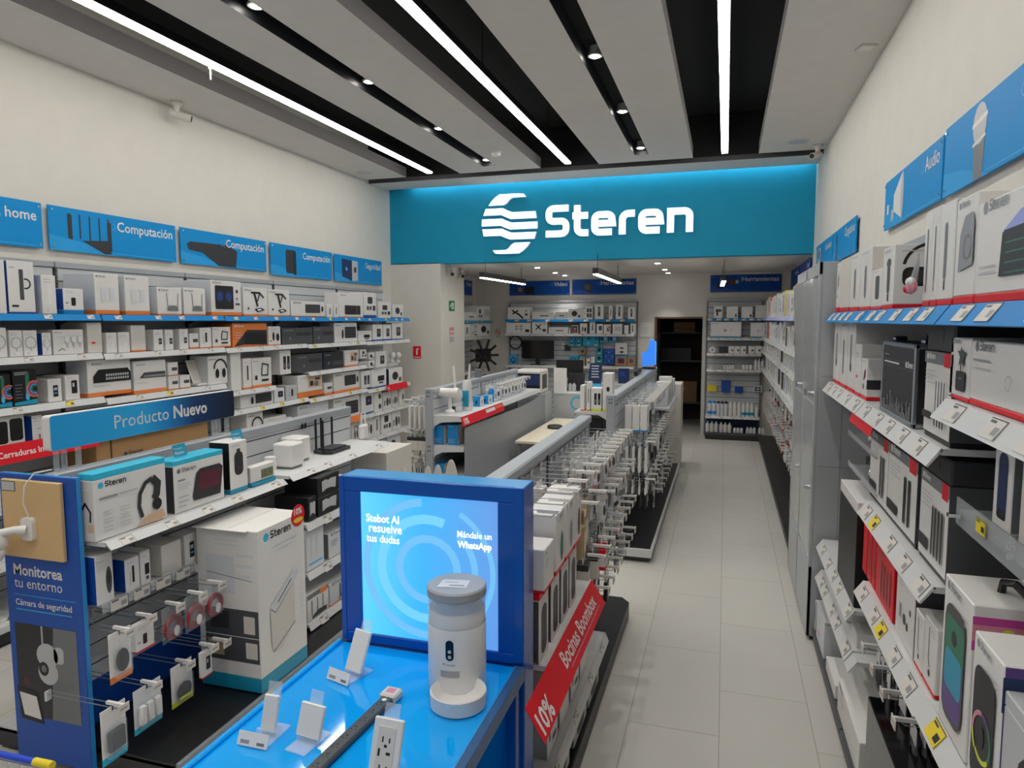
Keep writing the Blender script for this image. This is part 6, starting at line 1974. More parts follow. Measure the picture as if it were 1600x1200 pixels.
def topper(px, py, dx, label):
    y = gx(px, x - dx, 1.4); z = z_of(py, x - dx, y)
    t = thing('price_topper', label, 'sign', (x - dx, y, z), HALF)
    m = MB(); m.prism(rrect(-.045, -.03, .045, .035, .008), 'xz', -.001, .001, 'teal')
    for i, s in enumerate(('Producto', 'Nuevo')):
        vs, fs, tw = text_polys(s, .01 if i else 0)
        k_ = .016 if i == 0 else .024
        m.raw([(-.038 + a * k_, -.0016, .008 - .026 * i + b * k_) for a, b in vs], fs, 'white')
    m.xform(Matrix.Rotation(-.25, 4, 'X')); m.build('card', t)
    m = MB(); m.box(-.02, .02, 0, .03, -.042, -.036, 'clear'); m.build('foot', t)


topper(281, 704, .06, 'small teal new-product card on top of the massage cushion box')
topper(371, 681, .06, 'small teal new-product card on top of the shaver box')
x2 = BX + .25
z2 = SZ
ya, yb = gx(394, x2 + .03, z2), gx(432, x2 + .03, z2)
t = thing('desk_clock', 'white digital clock with green display on its teal box', 'clock', (x2 + .03, (ya + yb) / 2, z2 + .002), HALF)
wd = (yb - ya) * .96
m = MB(); m.box(-wd / 2, wd / 2, 0, .1, 0, .02, 'teal', .002); m.build('stand_box', t)
m = MB(); m.box(-wd / 2, wd / 2, .008, .06, .021, .12, 'white', .006); m.build('body', t)
m = MB(); m.box(-wd * .08, wd * .42, .006, .008, .035, .09, 'lcd')
vs, fs, tw = text_polys('10:30', 0); m.raw([(-wd * .05 + a * .052, .0055, .045 + b * .052) for a, b in vs], fs, 'black'); m.build('display', t)
for px, py, r, h, lab in ((421, 738, .04, .1, 'round white device behind the digital clock'),):
    y = gx(px, BX + .1, SZ)
    t = thing('white_device', lab, 'device', (BX + .11, y, SZ + .002))
    m = MB(); m.lathe([(r, 0), (r, h * .8), (r * .9, h), (r * .5, h + .004)], 'foam'); m.build('body', t, smooth=True)
z3 = 1.126
for p1, p2, pt, xo, lab in ((466, 495, 692, .12, 'rear white cube speaker on the new-product gondola'), (455, 485, 701, .20, 'front white cube speaker on the new-product gondola')):
    ya, yb = gx(p1, BX + xo + .08, z3), gx(p2, BX + xo + .08, z3)
    s_ = (yb - ya) * .66
    t = thing('cube_speaker', lab, 'speaker', (BX + xo + .06, (ya + yb) / 2, z3 + .002), HALF, 'white cubes')
    m = MB(); m.box(-s_ / 2, s_ / 2, 0, s_, .01, s_ + .02, 'white', .01); m.build('body', t)
    m = MB(); m.box(-s_ * .42, s_ * .42, s_ * .08, s_ * .92, 0, .01, 'mgrey'); m.build('foot', t)
y = gx(527, BX + .2, z3)
t = thing('router', 'black router with four upright antennas on the new-product gondola', 'router', (BX + .235, y, z3 + .001), HALF)
m = MB(); m.prism([(-.13, 0), (.13, 0), (.16, .07), (.13, .16), (-.12, .16), (-.15, .07)], 'xy', .0, .022, 'char'); m.prism([(-.1, .02), (.1, .02), (.12, .07), (.1, .14), (-.09, .14), (-.11, .07)], 'xy', .022, .032, 'char'); m.build('body', t)
for u, v, hgt in ((-.15, .06, .25), (-.10, .15, .25), (-.02, .155, .25), (.12, .15, .24)):
    m = MB(); m.box(u - .009, u + .009, v - .006, v + .006, .005, hgt, 'black', .003); m.build('antenna', t)
y = gx(569, BX + .12, z3)
t = thing('wifi_extender', 'white wall extender with two antennas beside the router', 'device', (BX + .14, y, z3), HALF)
m = MB(); m.box(-.05, .05, 0, .05, .0, .12, 'white', .012); m.build('body', t)
for u in (-.03, .03): m = MB(); m.box(u - .007, u + .007, .02, .03, .12, .22, 'foam', .003); m.build('antenna', t)
# the blue new-product sign on clear supports
y0, y1 = y_of(78, BX, 1.58), y_of(365, BX, 1.58)
wd = y1 - y0
t = thing('promo_sign', 'long blue sign reading Producto Nuevo standing on the gondola rail', 'sign', (BX, (y0 + y1) / 2, 1.40), HALF)
zz0, zz1 = .10, .265
m = MB()
for i in range(1): m.prism(rrect(-wd / 2, zz0, wd / 2, zz1, .015), 'xz', .0, .045, 'white')
m.build('body', t)
m = MB(); m.prism(rrect(-wd / 2 + .003, zz0 + .002, wd / 2, zz1 - .002, .012), 'xz', -.003, 0, 'newprint'); m.build('print', t)
m = MB()
u = -wd * .22
for s, b_, k_ in (('Producto', 0.0, .098), ('Nuevo', .025, .098)):
    vs, fs, tw = text_polys(s, b_)
    m.raw([(u + a * k_, -.0045, zz0 + .055 + b * k_) for a, b in vs], fs, 'white'); u += tw * k_ + .035
m.build('lettering', t)
for u in (-wd * .42, wd * .42):
    m = MB(); m.box(u - .06, u + .06, .005, .04, 0, .006, 'clear'); m.box(u - .06, u - .056, .005, .04, 0, .13, 'clear'); m.box(u + .056, u + .06, .005, .04, 0, .13, 'clear'); m.box(u - .02, u - .016, .005, .04, 0, .13, 'clear'); m.build('support', t)
# goods on the clear tray below
z = .80
tx = BX + .26
ya, yb = 2.42, 3.0
t = thing('display_tray', 'clear tray with white price labels below the new-product shelf', 'tray', (tx, 2.75, z), HALF)
m = MB(); m.box(-.36, .36, 0, .22, -.006, 0, 'clear'); m.box(-.36, .36, -.004, 0, -.035, .015, 'clear'); m.build('tray', t)
for i in range(5): obj('price_label', tag_mesh('offwhite', .1, .045), t, (-.27 + i * .135, -.006, .012))
row('+x', tx - .012, lambda p: z, [
    (152, 180, 866, 'blob', 'white camera box with dark blue side', dict(side='blue', d=.17)), (197, 220, 871, 'pen', 'white box with blue side and black tool', dict(side='blue', d=.12)), (221, 237, 860, 'bridge', 'white box with orange corner', dict(d=.14)),
    (254, 285, 847, 'dispbox', 'cream white box standing behind the price labels', dict(body='offwhite', d=.17)), (290, 310, 833, 'clockbox', 'tall white box with dark phone picture', dict(d=.1)),
], 'on the new-product clear tray', 'boxes on the clear tray')
# hooks on the near half of this gondola
L1 = .34
Bw = 'new-product gondola'
hooks_b = []
def one_hook(px, py, x_tip, kind, label, tagk='offwhite', pm=None, L=None):
    z = None
    y = y_of(px, x_tip, .6)
    for _ in range(3):
        z = z_of(py, x_tip, y); y = y_of(px, x_tip, z)
    L = x_tip - (BX + .02)
    hm, lm = hook_mesh(round(L, 2))
    h = obj('hook', hm, gb, (.02, y - gb.location.y, z), HALF)
    lb = obj('label_holder', lm, h)
    return y, z


def hung(px, py, x_tip, key, label, cat, build):
    y, z = one_hook(px, py, x_tip, None, None)
    t = thing(key, label, cat, (x_tip - .04, y, z), HALF)
    build(t)
    return t


def card(t, w, h, k='white', blister='clear', inner=None, band=None):
    m = MB(); m.box(-w / 2, -.006, -.002, .002, -.012, .01, k); m.box(.006, w / 2, -.002, .002, -.012, .01, k); m.box(-w / 2, w / 2, -.002, .002, -h, -.012, k, .001)
    if band: m.box(-w / 2, w / 2, -.0026, .0024, -h, -h * .86, band)
    m.build('card', t)
    m = MB()
    if inner: inner(m)
    m.build('product', t, smooth=True)
    m = MB(); m.box(-w * .42, w * .42, -.032, -.0022, -h * .9, -h * .25, 'clear2', .012); m.build('blister', t)


def put_child(t, w, d, h, art):
    m = MB(); m.box(-w / 2, w / 2, -d / 2, d / 2, -h, -.012, 'white', .002); m.box(-w * .5, w * .5, -d / 2 - .0004, d / 2, -h, -h * .95, 'red'); n = len(m.v); art_on(m, art, w, h - .02); m.xform(Matrix.Translation((0, -d / 2, -h + .004)), n); m.build('carton', t)
hung(197, 990, BX + .40, 'mouse_pack', 'black computer mouse in a white and orange blister card, hanging on the gondola', 'pack', lambda t: card(t, .12, .22, inner=lambda m: m.ellipsoid((0, -.014, -.125), .034, .013, .055, 'black', 14, 10), band='orange'))
hung(232, 968, BX + .36, 'hanging_box', 'white hanging box with black device picture behind the mouse pack', 'pack', lambda t: (put_child(t, .11, .03, .15, 'minicam')))
def red_cable(m):
    for r in (.035, .045, .055): m.ring_tube([(r * math.cos(a), -.012, -.10 + r * math.sin(a)) for a in [i * math.pi / 10 for i in range(20)]], .006, 'dred' if r != .045 else 'dgrey', 6, closed=True)
    m.ellipsoid((.01, -.024, -.12), .02, .003, .028, 'white', 10, 6)


for px, py, xo, w_ in ((277, 950, .40, 'nearest'), (312, 933, .40, 'middle'), (342, 916, .40, 'farthest')):
    hung(px, py, BX + xo + (.07 if px > 300 else 0), 'cable_coil', 'red and grey coiled cable pack, ' + w_ + ' of three on the gondola', 'cable', lambda t: card(t, .12, .17, 'clear2', 'clear2', red_cable))
hung(345, 1006, BX + .36, 'empty_card', 'empty clear hook card beside the big white carton', 'card', lambda t: card(t, .09, .05, 'clear')) if False else None
one_hook(350, 1006, BX + .48, None, None)
hung(330, 1014, BX + .48, 'hanging_box', 'slim white box with phone picture under a yellow label', 'pack', lambda t: put_child(t, .075, .02, .15, 'wristbox'))
hung(293, 1040, BX + .42, 'tool_pack', 'blister card with black and yellow tool on the lower hooks', 'pack', lambda t: card(t, .14, .2, inner=lambda m: (m.ellipsoid((0, -.015, -.13), .05, .013, .045, 'black', 10, 8), m.box(-.045, .03, -.03, -.026, -.16, -.15, 'lime')), band='lime'))


def plugs(m):
    for u in (-.045, 0, .045): m.box(u - .018, u + .018, -.028, -.003, -.16, -.07, 'white', .005)


hung(240, 1074, BX + .44, 'plug_pack', 'blister card with three white plugs on the lower hooks', 'pack', lambda t: card(t, .16, .2, 'cool', 'clear2', plugs, 'lteal'))
hung(187, 1108, BX + .44, 'charger_pack', 'blister card with a dark grey charger, lowest and nearest', 'pack', lambda t: card(t, .13, .24, 'white', 'clear', lambda m: m.box(-.045, .045, -.029, -.003, -.19, -.09, 'dgrey', .01), 'lteal'))
# the big white purifier carton on the deck
xf = -2.30
ya, yb = y_of(410, xf, .13), y_of(481, xf, .13)
H_ = z_of(832, xf, ya) - .125
wd = yb - ya
t = thing('purifier_box', 'big white appliance carton with teal base on the black gondola deck', 'box', (xf, (ya + yb) / 2, .1265), HALF)
m = MB(); m.box(-wd / 2, wd / 2, 0, .385, 0, H_ * .09, 'teal', .003); m.box(-wd / 2, wd / 2, 0, .385, H_ * .09, H_, 'white', .003)
art_on(m, 'purifier', wd, H_ * .91, z0=H_ * .09); art_on(m, 'purifierside', .385, H_ * .91, '-x', (.385, wd), H_ * .09)
m.build('carton', t)
m = MB(); m.box(-wd / 2 - .03, -wd / 2, .05, .385, H_ + .001, H_ + .004, 'white'); m.box(-wd / 2, wd / 2, .18, .20, H_, H_ + .0015, 'offwhite'); m.build('flap', t)
m = MB(); m.prism(disc(wd * .36, H_ * .99, .062, 28), 'xz', -.004, -.002, 'red')
vs, fs, tw = text_polys('10%', .03); m.raw([(wd * .36 - .04 + a * .05, -.0045, H_ * .99 + .008 + b * .05) for a, b in vs], fs, 'white')
m.prism(disc(wd * .36, H_ * .99 - .026, .046, 18, .014), 'xz', -.0046, -.004, 'yellow'); m.build('discount_sticker', t)
# lower shelves right of the carton
gxx = BX + .46
row('+x', gxx - .01, lambda p: .822, [(482, 495, 776, 'gamepads', 'black controller box behind the carton', dict(body='black', d=.25)), (497, 531, 741, 'gamepads', 'black game controller box', dict(body='black', d=.25, stack=2)), (533, 545, 744, 'remote', 'white box half hidden by the blue cabinet', dict(d=.25))], 'on upper low gondola shelf', 'boxes on the gondola low shelves')
row('+x', gxx - .01, lambda p: .502, [(480, 507, 822, 'tower', 'grey-white appliance box', dict(body='cool', d=.3)), (514, 548, 826, 'shelfkit', 'white printed box with grey side', dict(body='cool', side='mgrey', d=.3))], 'on middle low gondola shelf', 'boxes on the gondola low shelves')
row('+x', gxx - .01, lambda p: .172, [(481, 514, 921, 'pens4', 'grey and white box with orange corner', dict(d=.3)), (516, 545, 905, 'pens2', 'grey-white box with orange base', dict(body='cool', band='orange', bf=.05, d=.3))], 'on lowest gondola shelf', 'boxes on the gondola low shelves')
# cartons at the far end of this gondola
put_box('+x', -2.62, 5.30, 0, .48, .5, 1.02, 'tall white carton at the far end of the new-product gondola', 'carton', None, 'carton', art='blank', body='offwhite', side='offwhite')
t = thing('adhesive_pads', 'pair of small black pads on the gondola back panel', 'pads', (BX + .0325, y_of(474, BX + .03, 1.3), z_of(664, BX + .03, 4.4)), HALF)
m = MB(); m.prism(disc(-.02, 0, .014, 12, .022), 'xz', -.004, 0, 'black'); m.prism(disc(.02, 0, .014, 12, .022), 'xz', -.004, 0, 'black'); m.build('pads', t)

# end banner with sample camera
bx0, bx1, by = -3.19, -2.735, 2.33
bw = bx1 - bx0
t = thing('end_banner', 'blue end panel reading Monitorea tu entorno with a security camera photo', 'sign', ((bx0 + bx1) / 2, by, 0))
zt = 1.405
m = MB(); m.box(-bw / 2, bw / 2, 0, .03, .03, zt, 'banner', .004, {'+z': 'cabrim', '+x': 'cabrim'}); m.build('panel', t)


def bz(py): return z_of(py, -2.95, by)


m = MB()
zp0, zp1 = bz(1125), bz(980)
u0, u1 = -bw * .42, bw * .40
m.poly([(u0, -.001, zp0), (u1, -.001, zp0), (u1, -.001, zp1), (u0, -.001, zp1)], 'char'); m.poly([(bw * .02, -.0012, zp0), (u1, -.0012, zp0), (u1, -.0012, zp1), (bw * .1, -.0012, zp1)], 'mgrey')
m.poly([(-.03, -.0014, zp1 - .1), (-.02, -.0014, zp1 - .1), (-.02, -.0014, zp1), (-.03, -.0014, zp1)], 'lgrey')
m.poly([(a, -.0015, b) for a, b in disc(.0, zp1 - .14, .065, 18, .06)], 'lgrey'); m.poly([(a, -.0016, b) for a, b in disc(.0, zp1 - .22, .06, 18, .06)], 'lgrey'); m.poly([(a, -.0015, b) for a, b in rrect(.04, zp1 - .17, .1, zp1 - .09, .02)], 'lgrey')
m.poly([(a, -.0018, b) for a, b in disc(-.025, zp1 - .205, .03, 16, .034)], 'black'); m.poly([(a, -.0019, b) for a, b in disc(-.025, zp1 - .205, .016, 12, .018)], 'mgrey')
m.poly([(-bw * .40, -.002, zp0 - .02), (-bw * .10, -.002, zp0 - .03), (-bw * .16, -.002, zp0 + .12), (-bw * .44, -.002, zp0 + .14)], 'black'); m.poly([(-bw * .36, -.0022, zp0 - .0), (-bw * .13, -.0022, zp0 - .01), (-bw * .18, -.0022, zp0 + .1), (-bw * .41, -.0022, zp0 + .11)], 'white')
m.poly([(a, -.0016, b) for a, b in disc(-bw * .3, zp0 + .17, .018, 12, .026)], 'maroon')
m.build('photo', t)
m = MB()
for s, py, k_, b_ in (('Monitorea', 903, .070, .022), ('tu entorno', 923, .066, 0), ('Cámara de seguridad', 951, .040, .012)):
    vs, fs, tw = text_polys(s, b_)
    zz = bz(py)
    k2 = min(k_, bw * .82 / tw)
    m.raw([(-bw * .38 + a * k2, -.0012, zz + b * k2 * 1.05) for a, b in vs], fs, 'white')
m.poly([(-bw * .4, -.0012, bz(935)), (bw * .42, -.0012, bz(935)), (bw * .42, -.0012, bz(935) + .003), (-bw * .4, -.0012, bz(935) + .003)], 'sky')
m.poly([(-bw * .38, -.0012, bz(959)), (bw * .36, -.0012, bz(959)), (bw * .36, -.0012, bz(959) + .008), (-bw * .38, -.0012, bz(959) + .008)], 'cabrim')
m.build('lettering', t)
t = thing('camera_board', 'pale wooden board mounted on the blue end panel', 'board', ((onY(5, 755, by).x + onY(103, 765, by).x) / 2, by - .022, bz(872)))
m = MB(); m.box(-.175, .175, 0, .02, 0, .36, 'wood', .003); m.build('board', t)
m = MB(); m.box(-.165, -.09, -.002, 0, .31, .35, 'lgrey'); m.box(-.168, -.087, -.001, 0, .307, .353, 'char'); m.build('label_plate', t)
cxp = onY(42, 825, by - .03)
t = thing('security_camera', 'white dome security camera on the wooden board, left photo edge', 'camera', (cxp.x, by - .022, cxp.z))
m = MB(); m.prism(rrect(-.022, -.055, .045, .05, .018), 'xz', -.02, 0, 'white'); m.build('wall_plate', t)
m = MB(); m.ring_tube([(.01, -.02, -.005), (-.02, -.05, -.0), (-.08, -.08, -.012)], [.022, .018, .018], 'white', 10); m.build('arm', t, smooth=True)
m = MB(); m.ellipsoid((-.11, -.09, -.05), .065, .065, .06, 'white', 20, 12); m.build('housing', t, smooth=True)
m = MB(); m.ellipsoid((-.105, -.10, -.10), .055, .055, .05, 'foam', 18, 12); m.cyl((-.09, -.145, -.10), (-.087, -.158, -.10), .02, 'black', 14); m.cyl((-.057, -.12, -.10), (-.05, -.125, -.10), .014, 'lgrey', 12); m.build('lens_head', t, smooth=True)
m = MB(); m.ring_tube([(.02, -.01, .05), (.015, -.03, .12), (.03, -.03, .2), (.06, -.005, .255), (.10, .05, .262)], .0035, 'white', 6); m.build('cable', t, smooth=True)
# basket at the lower left corner
p0, p1 = onZ(-40, 1170, .62), onZ(82, 1196, .62)
t = thing('shopping_basket', 'wire shopping basket with blue handle and yellow grips at the lower left corner', 'basket', (p1.x, p1.y, .36))
a = Vector(p0) - Vector((p1.x, p1.y, .36)); b = Vector((0, 0, .26))
m = MB(); m.cyl(a + (b - a) * .0 , b + (a - b) * .22, .011, 'bluerubber', 12); m.build('handle', t, smooth=True)
m = MB(); m.cyl(b + (a - b) * .22, b, .014, 'yellow', 12); m.build('grip', t, smooth=True)
m = MB()
dv = (a - b); dv.z = 0; dv.normalize(); nv = Vector((dv.y, -dv.x, 0))
if nv.y > 0: nv = -nv
for i in range(7):
    q0 = b + dv * (.02 + i * .06)
    m.ring_tube([q0 + Vector((0, 0, -.02)), q0 + Vector((0, 0, -.24)), q0 + nv * .25 + Vector((0, 0, -.24)), q0 + nv * .28 + Vector((0, 0, -.02))], .003, 'silver', 5)
for zz in (-.02, -.1, -.2):
    m.ring_tube([b + dv * .02 + Vector((0, 0, zz)), b + dv * .38 + Vector((0, 0, zz)), b + dv * .38 + nv * .27 + Vector((0, 0, zz)), b + dv * .02 + nv * .27 + Vector((0, 0, zz))], .003, 'silver', 5, closed=True)
m.build('wire_body', t)
m = MB()
for i in (0, 6):
    q0 = b + dv * (.02 + i * .06) + Vector((0, 0, -.24))
    m.ring_tube([q0, Vector((q0.x, q0.y, -.345))], .006, 'silver', 6); m.ring_tube([q0 + nv * .25, Vector((q0.x, q0.y, -.345)) + nv * .25], .006, 'silver', 6)
m.build('stand', t)
# ------------------------------------------------------------------ blue display table and lit cabinet
TZ = .88
tx0, tx1, ty0, ty1 = -1.385, -.645, 1.02, 2.255
t = thing('display_table', 'glossy blue display table in the foreground holding the pet feeder', 'table', ((tx0 + tx1) / 2, (ty0 + ty1) / 2, 0))
ox, oy = (tx0 + tx1) / 2, (ty0 + ty1) / 2
hw, hd = (tx1 - tx0) / 2, (ty1 - ty0) / 2
m = MB(); m.box(-hw + .02, hw - .03, -hd, hd, TZ - .022, TZ, 'table'); m.build('tabletop', t)
m = MB(); m.box(-hw, -hw + .02, -hd, hd, TZ - .05, TZ + .012, 'table', .004); m.build('side_rail', t)
m = MB(); m.box(hw - .03, hw, -hd, hd, TZ - .045, TZ + .008, 'bluesteel', .003); m.box(hw - .036, hw - .03, -hd, hd, TZ, TZ + .006, 'cabrim'); m.build('side_rail', t)
m = MB(); m.box(-hw + .02, hw - .03, -hd + .01, hd - .01, .42, .44, 'table', .003); m.build('lower_shelf', t)
for sx in (-hw + .02, hw - .06):
    for sy in (-hd, hd - .04):
        m = MB(); m.box(sx, sx + .04, sy, sy + .04, 0, TZ - .03, 'cabinet', .003); m.build('leg', t)
m = MB(); m.box(-hw + .06, hw - .07, -.01, .01, .44, TZ - .03, 'cabinet'); m.build('back_panel', t)
# boxes on the lower shelf seen past the right rail
for k, (px, py, w_, d_, h_) in enumerate(((770, 1172, .07, .12, .19), (798, 1148, .07, .12, .19), (752, 1196, .08, .12, .15))):
    p = onX(px, py, tx1 - .12)
    o = obj('hanging_box', box_mesh(w_, d_, h_, art='minicam', body='white', side='lip', tband='lip'), None, (tx1 - .115, 1.55 + .11 * [0, 1, -1][k], .443), -HALF + math.pi)
    tag(o, 'blue and white box under the table, ' + ['middle of three', 'farthest of three', 'nearest of three'][k], 'box', 'boxes under the blue table')
t2 = thing('display_cabinet', 'deep blue cabinet with a lit advertising screen at the end of the blue table', 'cabinet', (ox, 2.33, 0))
cx0, cx1, cz = -1.372 - ox, -.652 - ox, 1.520
m = MB(); m.box(cx0, cx1, -.05, .07, .0, cz, 'cabinet', .004, {'+z': 'cabrim'}); m.build('body', t2)
m = MB(); m.box(cx0 + .02, cx1 - .02, -.058, -.0505, .05, TZ - .06, 'table', .002); m.build('painted_light_panel', t2)  # added panel: lighter blue paints in the light on the lower cabinet front
m = MB(); m.box(cx0, cx1, -.064, -.05, cz - .055, cz, 'cabinet', .003, {'+z': 'cabrim'}); m.box(cx0, cx1, -.064, -.05, TZ + .002, TZ + .04, 'cabinet', .003)
m.box(cx0, cx0 + .085, -.064, -.05, TZ + .04, cz - .055, 'cabinet', .003); m.box(cx1 - .095, cx1, -.064, -.05, TZ + .04, cz - .055, 'cabinet', .003)
m.box(cx1 - .036, cx1 + .002, -.07, -.05, TZ + .01, cz + .002, 'cabinet', .003, {'+z': 'cabrim'}); m.box(cx0, cx0 + .02, -.068, -.05, TZ + .01, cz, 'cabinet', .002); m.build('front_frame', t2)
sx0, sx1, sz0, sz1 = cx0 + .085, cx1 - .095, TZ + .04, cz - .055
m = MB(); m.box(sx0, sx1, -.056, -.0505, sz0, sz1, 'screenglow'); scr = m.build('screen', t2)
sw_, sh_ = sx1 - sx0, sz1 - sz0
m = MB()
ccx, ccz = sx0 + sw_ * .5, sz0 + sh_ * .5


def clip_ring(r0, r1, a0, a1, k, n=22):
    for i in range(n):
        A = math.radians(a0 + (a1 - a0) * i / n); B = math.radians(a0 + (a1 - a0) * (i + 1) / n)
        q = [(ccx + r * math.cos(a), ccz + r * math.sin(a)) for r, a in ((r0, A), (r1, A), (r1, B), (r0, B))]
        if all(sx0 < p_[0] < sx1 and sz0 < p_[1] < sz1 for p_ in q):
            m.poly([(a, -.0565, b) for a, b in q], k)


emit('ring1', (.17, .66, 1.0), .95, (.1, .1, .1)); emit('ring2', (.16, .56, .98), .92, (.1, .1, .1))
for r0, r1, a0, a1, k in ((.10, .13, 0, 360, 'ring2'), (.17, .205, 70, 330, 'ring1'), (.235, .265, 95, 300, 'ring2'), (.17, .195, -20, 50, 'ring2'), (.24, .26, -35, 60, 'ring2')):
    clip_ring(r0, r1, a0, a1, k)
for s, u, v, k_, b_ in (('Stebot AI', .04, .795, .058, .022), ('resuelve', .06, .725, .058, .012), ('tus dudas', .04, .655, .058, .012), ('Mándale un', .715, .745, .05, .01), ('WhatsApp', .715, .675, .05, .03)):
    vs, fs, tw = text_polys(s, b_)
    k2 = min(k_, (.25 if u < .5 else .24) * sw_ / tw)
    m.raw([(sx0 + u * sw_ + a * k2, -.0572, sz0 + v * sh_ + b * k2 * 1.15) for a, b in vs], fs, 'letter')
m.build('screen_graphics', scr)

# pet feeder
fp = onZ(715, 1068, TZ)
fx, fy, fr = fp.x, fp.y, .097
t = thing('pet_feeder', 'white automatic pet feeder with clear hopper and round bowl on the blue table', 'feeder', (fx, fy, TZ + .0015))


def fz(py): return z_of(py, fx, fy - fr) - TZ


zseam, zlid = fz(987), fz(952)
H2 = z_of(912, fx, fy) - TZ
m = MB(); m.lathe([(fr * .98, 0), (fr, .006), (fr, zseam - .002), (fr * .985, zseam)], 'feeder', n=40); m.build('body', t, smooth=True)
m = MB(); m.lathe([(fr * .985, zseam), (fr * .985, H2 - .03)], 'hopper', n=40); m.build('hopper', t, smooth=True)
m = MB(); m.lathe([(fr * .96, zseam + .001), (fr * .965, zseam + .045), (fr * .95, zseam + .048), (fr * .55, zseam + .03)], 'white', n=32); m.build('hopper_funnel', t, smooth=True)
m = MB(); m.lathe([(fr * 1.01, H2 - .032), (fr * 1.02, H2 - .028), (fr * 1.02, H2 - .006), (fr * .97, H2)], 'lid', n=40)
m.poly([(a - .005, b, H2 + .0008) for a, b in ((-.045, -.05), (.05, -.03), (.04, .035), (-.05, .02))], 'cool'); m.poly([(a - .005, b, H2 + .0012) for a, b in ((-.01, -.028), (.038, -.018), (.037, -.012), (-.011, -.022))], 'dgrey'); m.poly([(a - .005, b, H2 + .0012) for a, b in ((-.035, -.005), (.01, .004), (.009, .009), (-.036, .0))], 'grey'); m.build('lid', t, smooth=False)
za, zb_ = fz(1033), fz(1001)
m = MB()
ang = math.atan2(-fy, -fx)


def on_cyl(m, poly, k, rad):
    m.poly([(rad * math.cos(-HALF + a / rad + .12), rad * math.sin(-HALF + a / rad + .12), b) for a, b in poly], k)


c_ = (za + zb_) / 2; hh_ = (zb_ - za) / 2
on_cyl(m, rrect(-.0135, c_ - hh_, .0135, c_ + hh_, .0134, 5), 'gblack', fr + .0012)
on_cyl(m, disc(0, c_ - hh_ * .62, .006, 10), 'lgrey', fr + .0018); on_cyl(m, disc(0, c_ - hh_ * .1, .006, 10), 'lgrey', fr + .0018)
m.build('control_panel', t)
m = MB(); k_ = .03 / WORD_W
for q in word_quads(): on_cyl(m, [(a * k_ - .012, fz(1041) + b * k_) for a, b in q], 'grey', fr + .0012)
on_cyl(m, disc(-.02, fz(1040) + .003, .004, 8), 'grey', fr + .0012); m.build('logo', t)
m = MB()
for i in range(8): on_cyl(m, [(-.032 + i * .008, fz(1059)), (-.024 + i * .008, fz(1059)), (-.024 + i * .008, fz(1049)), (-.032 + i * .008, fz(1049))], 'lid', fr + .0012)
m.build('chute', t)
bp = onZ(714, 1104, TZ)
bx_, by_ = bp.x - fx, bp.y - fy + .012
m = MB(); m.lathe([(.084, 0), (.088, .004), (.09, .05), (.087, .053), (.082, .048), (.07, .024), (.045, .012), (.01, .010)], 'white', (bx_, by_, 0), n=40); m.build('bowl', t, smooth=True)


def sample(base_px, w, h, plate, label, tilt=22, rz=.25, pricecard=True, outlet=False):
    p = onZ(base_px[0], base_px[1], TZ)
    t = thing('switch_sample', label, 'sample', (p.x, p.y, TZ + .002), rz, 'samples on acrylic stands')
    m = MB(); m.box(-.035, .035, -.06, .06, 0, .004, 'clear'); n = len(m.v); m.box(-.022, .022, .0, .004, .0, h + .035, 'clear'); m.xform(Matrix.Rotation(math.radians(-tilt), 4, 'X'), n); m.box(-.035, .035, -.01, .0, .004, .02, 'clear'); m.build('acrylic_stand', t)
    m = MB(); m.box(-w / 2, w / 2, -.012, 0, .012, h, plate, .003); m.xform(Matrix.Rotation(math.radians(-tilt), 4, 'X')); m.build('plate', t)
    if outlet:
        m = MB(); m.box(-w * .3, w * .3, -.014, -.012, h * .12, h * .88, 'offwhite', .003)
        for zc in (h * .3, h * .7):
            m.box(-.012, -.008, -.0145, -.014, zc - .008, zc + .006, 'black'); m.box(.008, .012, -.0145, -.014, zc - .008, zc + .004, 'black'); m.box(-.004, .004, -.0145, -.014, zc - .02, zc - .013, 'black')
        m.box(-.02, -.014, -.0145, -.014, h * .45, h * .56, 'black'); m.box(.004, .016, -.0145, -.014, h * .48, h * .52, 'black')
        m.xform(Matrix.Rotation(math.radians(-tilt), 4, 'X')); m.build('outlets', t)
    if pricecard:
        m = MB(); m.box(-.05, .05, -.002, 0, 0, .038, 'white'); m.poly([(-.04, -.0022, .006), (-.01, -.0022, .006), (-.01, -.0022, .016), (-.04, -.0022, .016)], 'grey'); m.poly([(.015, -.0022, .006), (.04, -.0022, .006), (.04, -.0022, .014), (.015, -.0022, .014)], 'mgrey'); m.xform(Matrix.Translation((-.01, -.065, .002)) @ Matrix.Rotation(math.radians(-25), 4, 'X')); m.build('price_card', t)
    return t


sample((552, 1056), .075, .15, 'white', 'tall white switch plate on an acrylic stand, nearest the screen', 24, -.28)
sample((420, 1150), .05, .115, 'white', 'narrow white switch sample on an acrylic stand, leftmost on the table', 16, .0)
sample((482, 1160), .085, .105, 'white', 'square white switch plate leaning left of the power strip', 20, -.12, False)
sample((597, 1232), .085, .17, 'white', 'white outlet plate with sockets at the lower photo edge', 20, -.02, True, True)
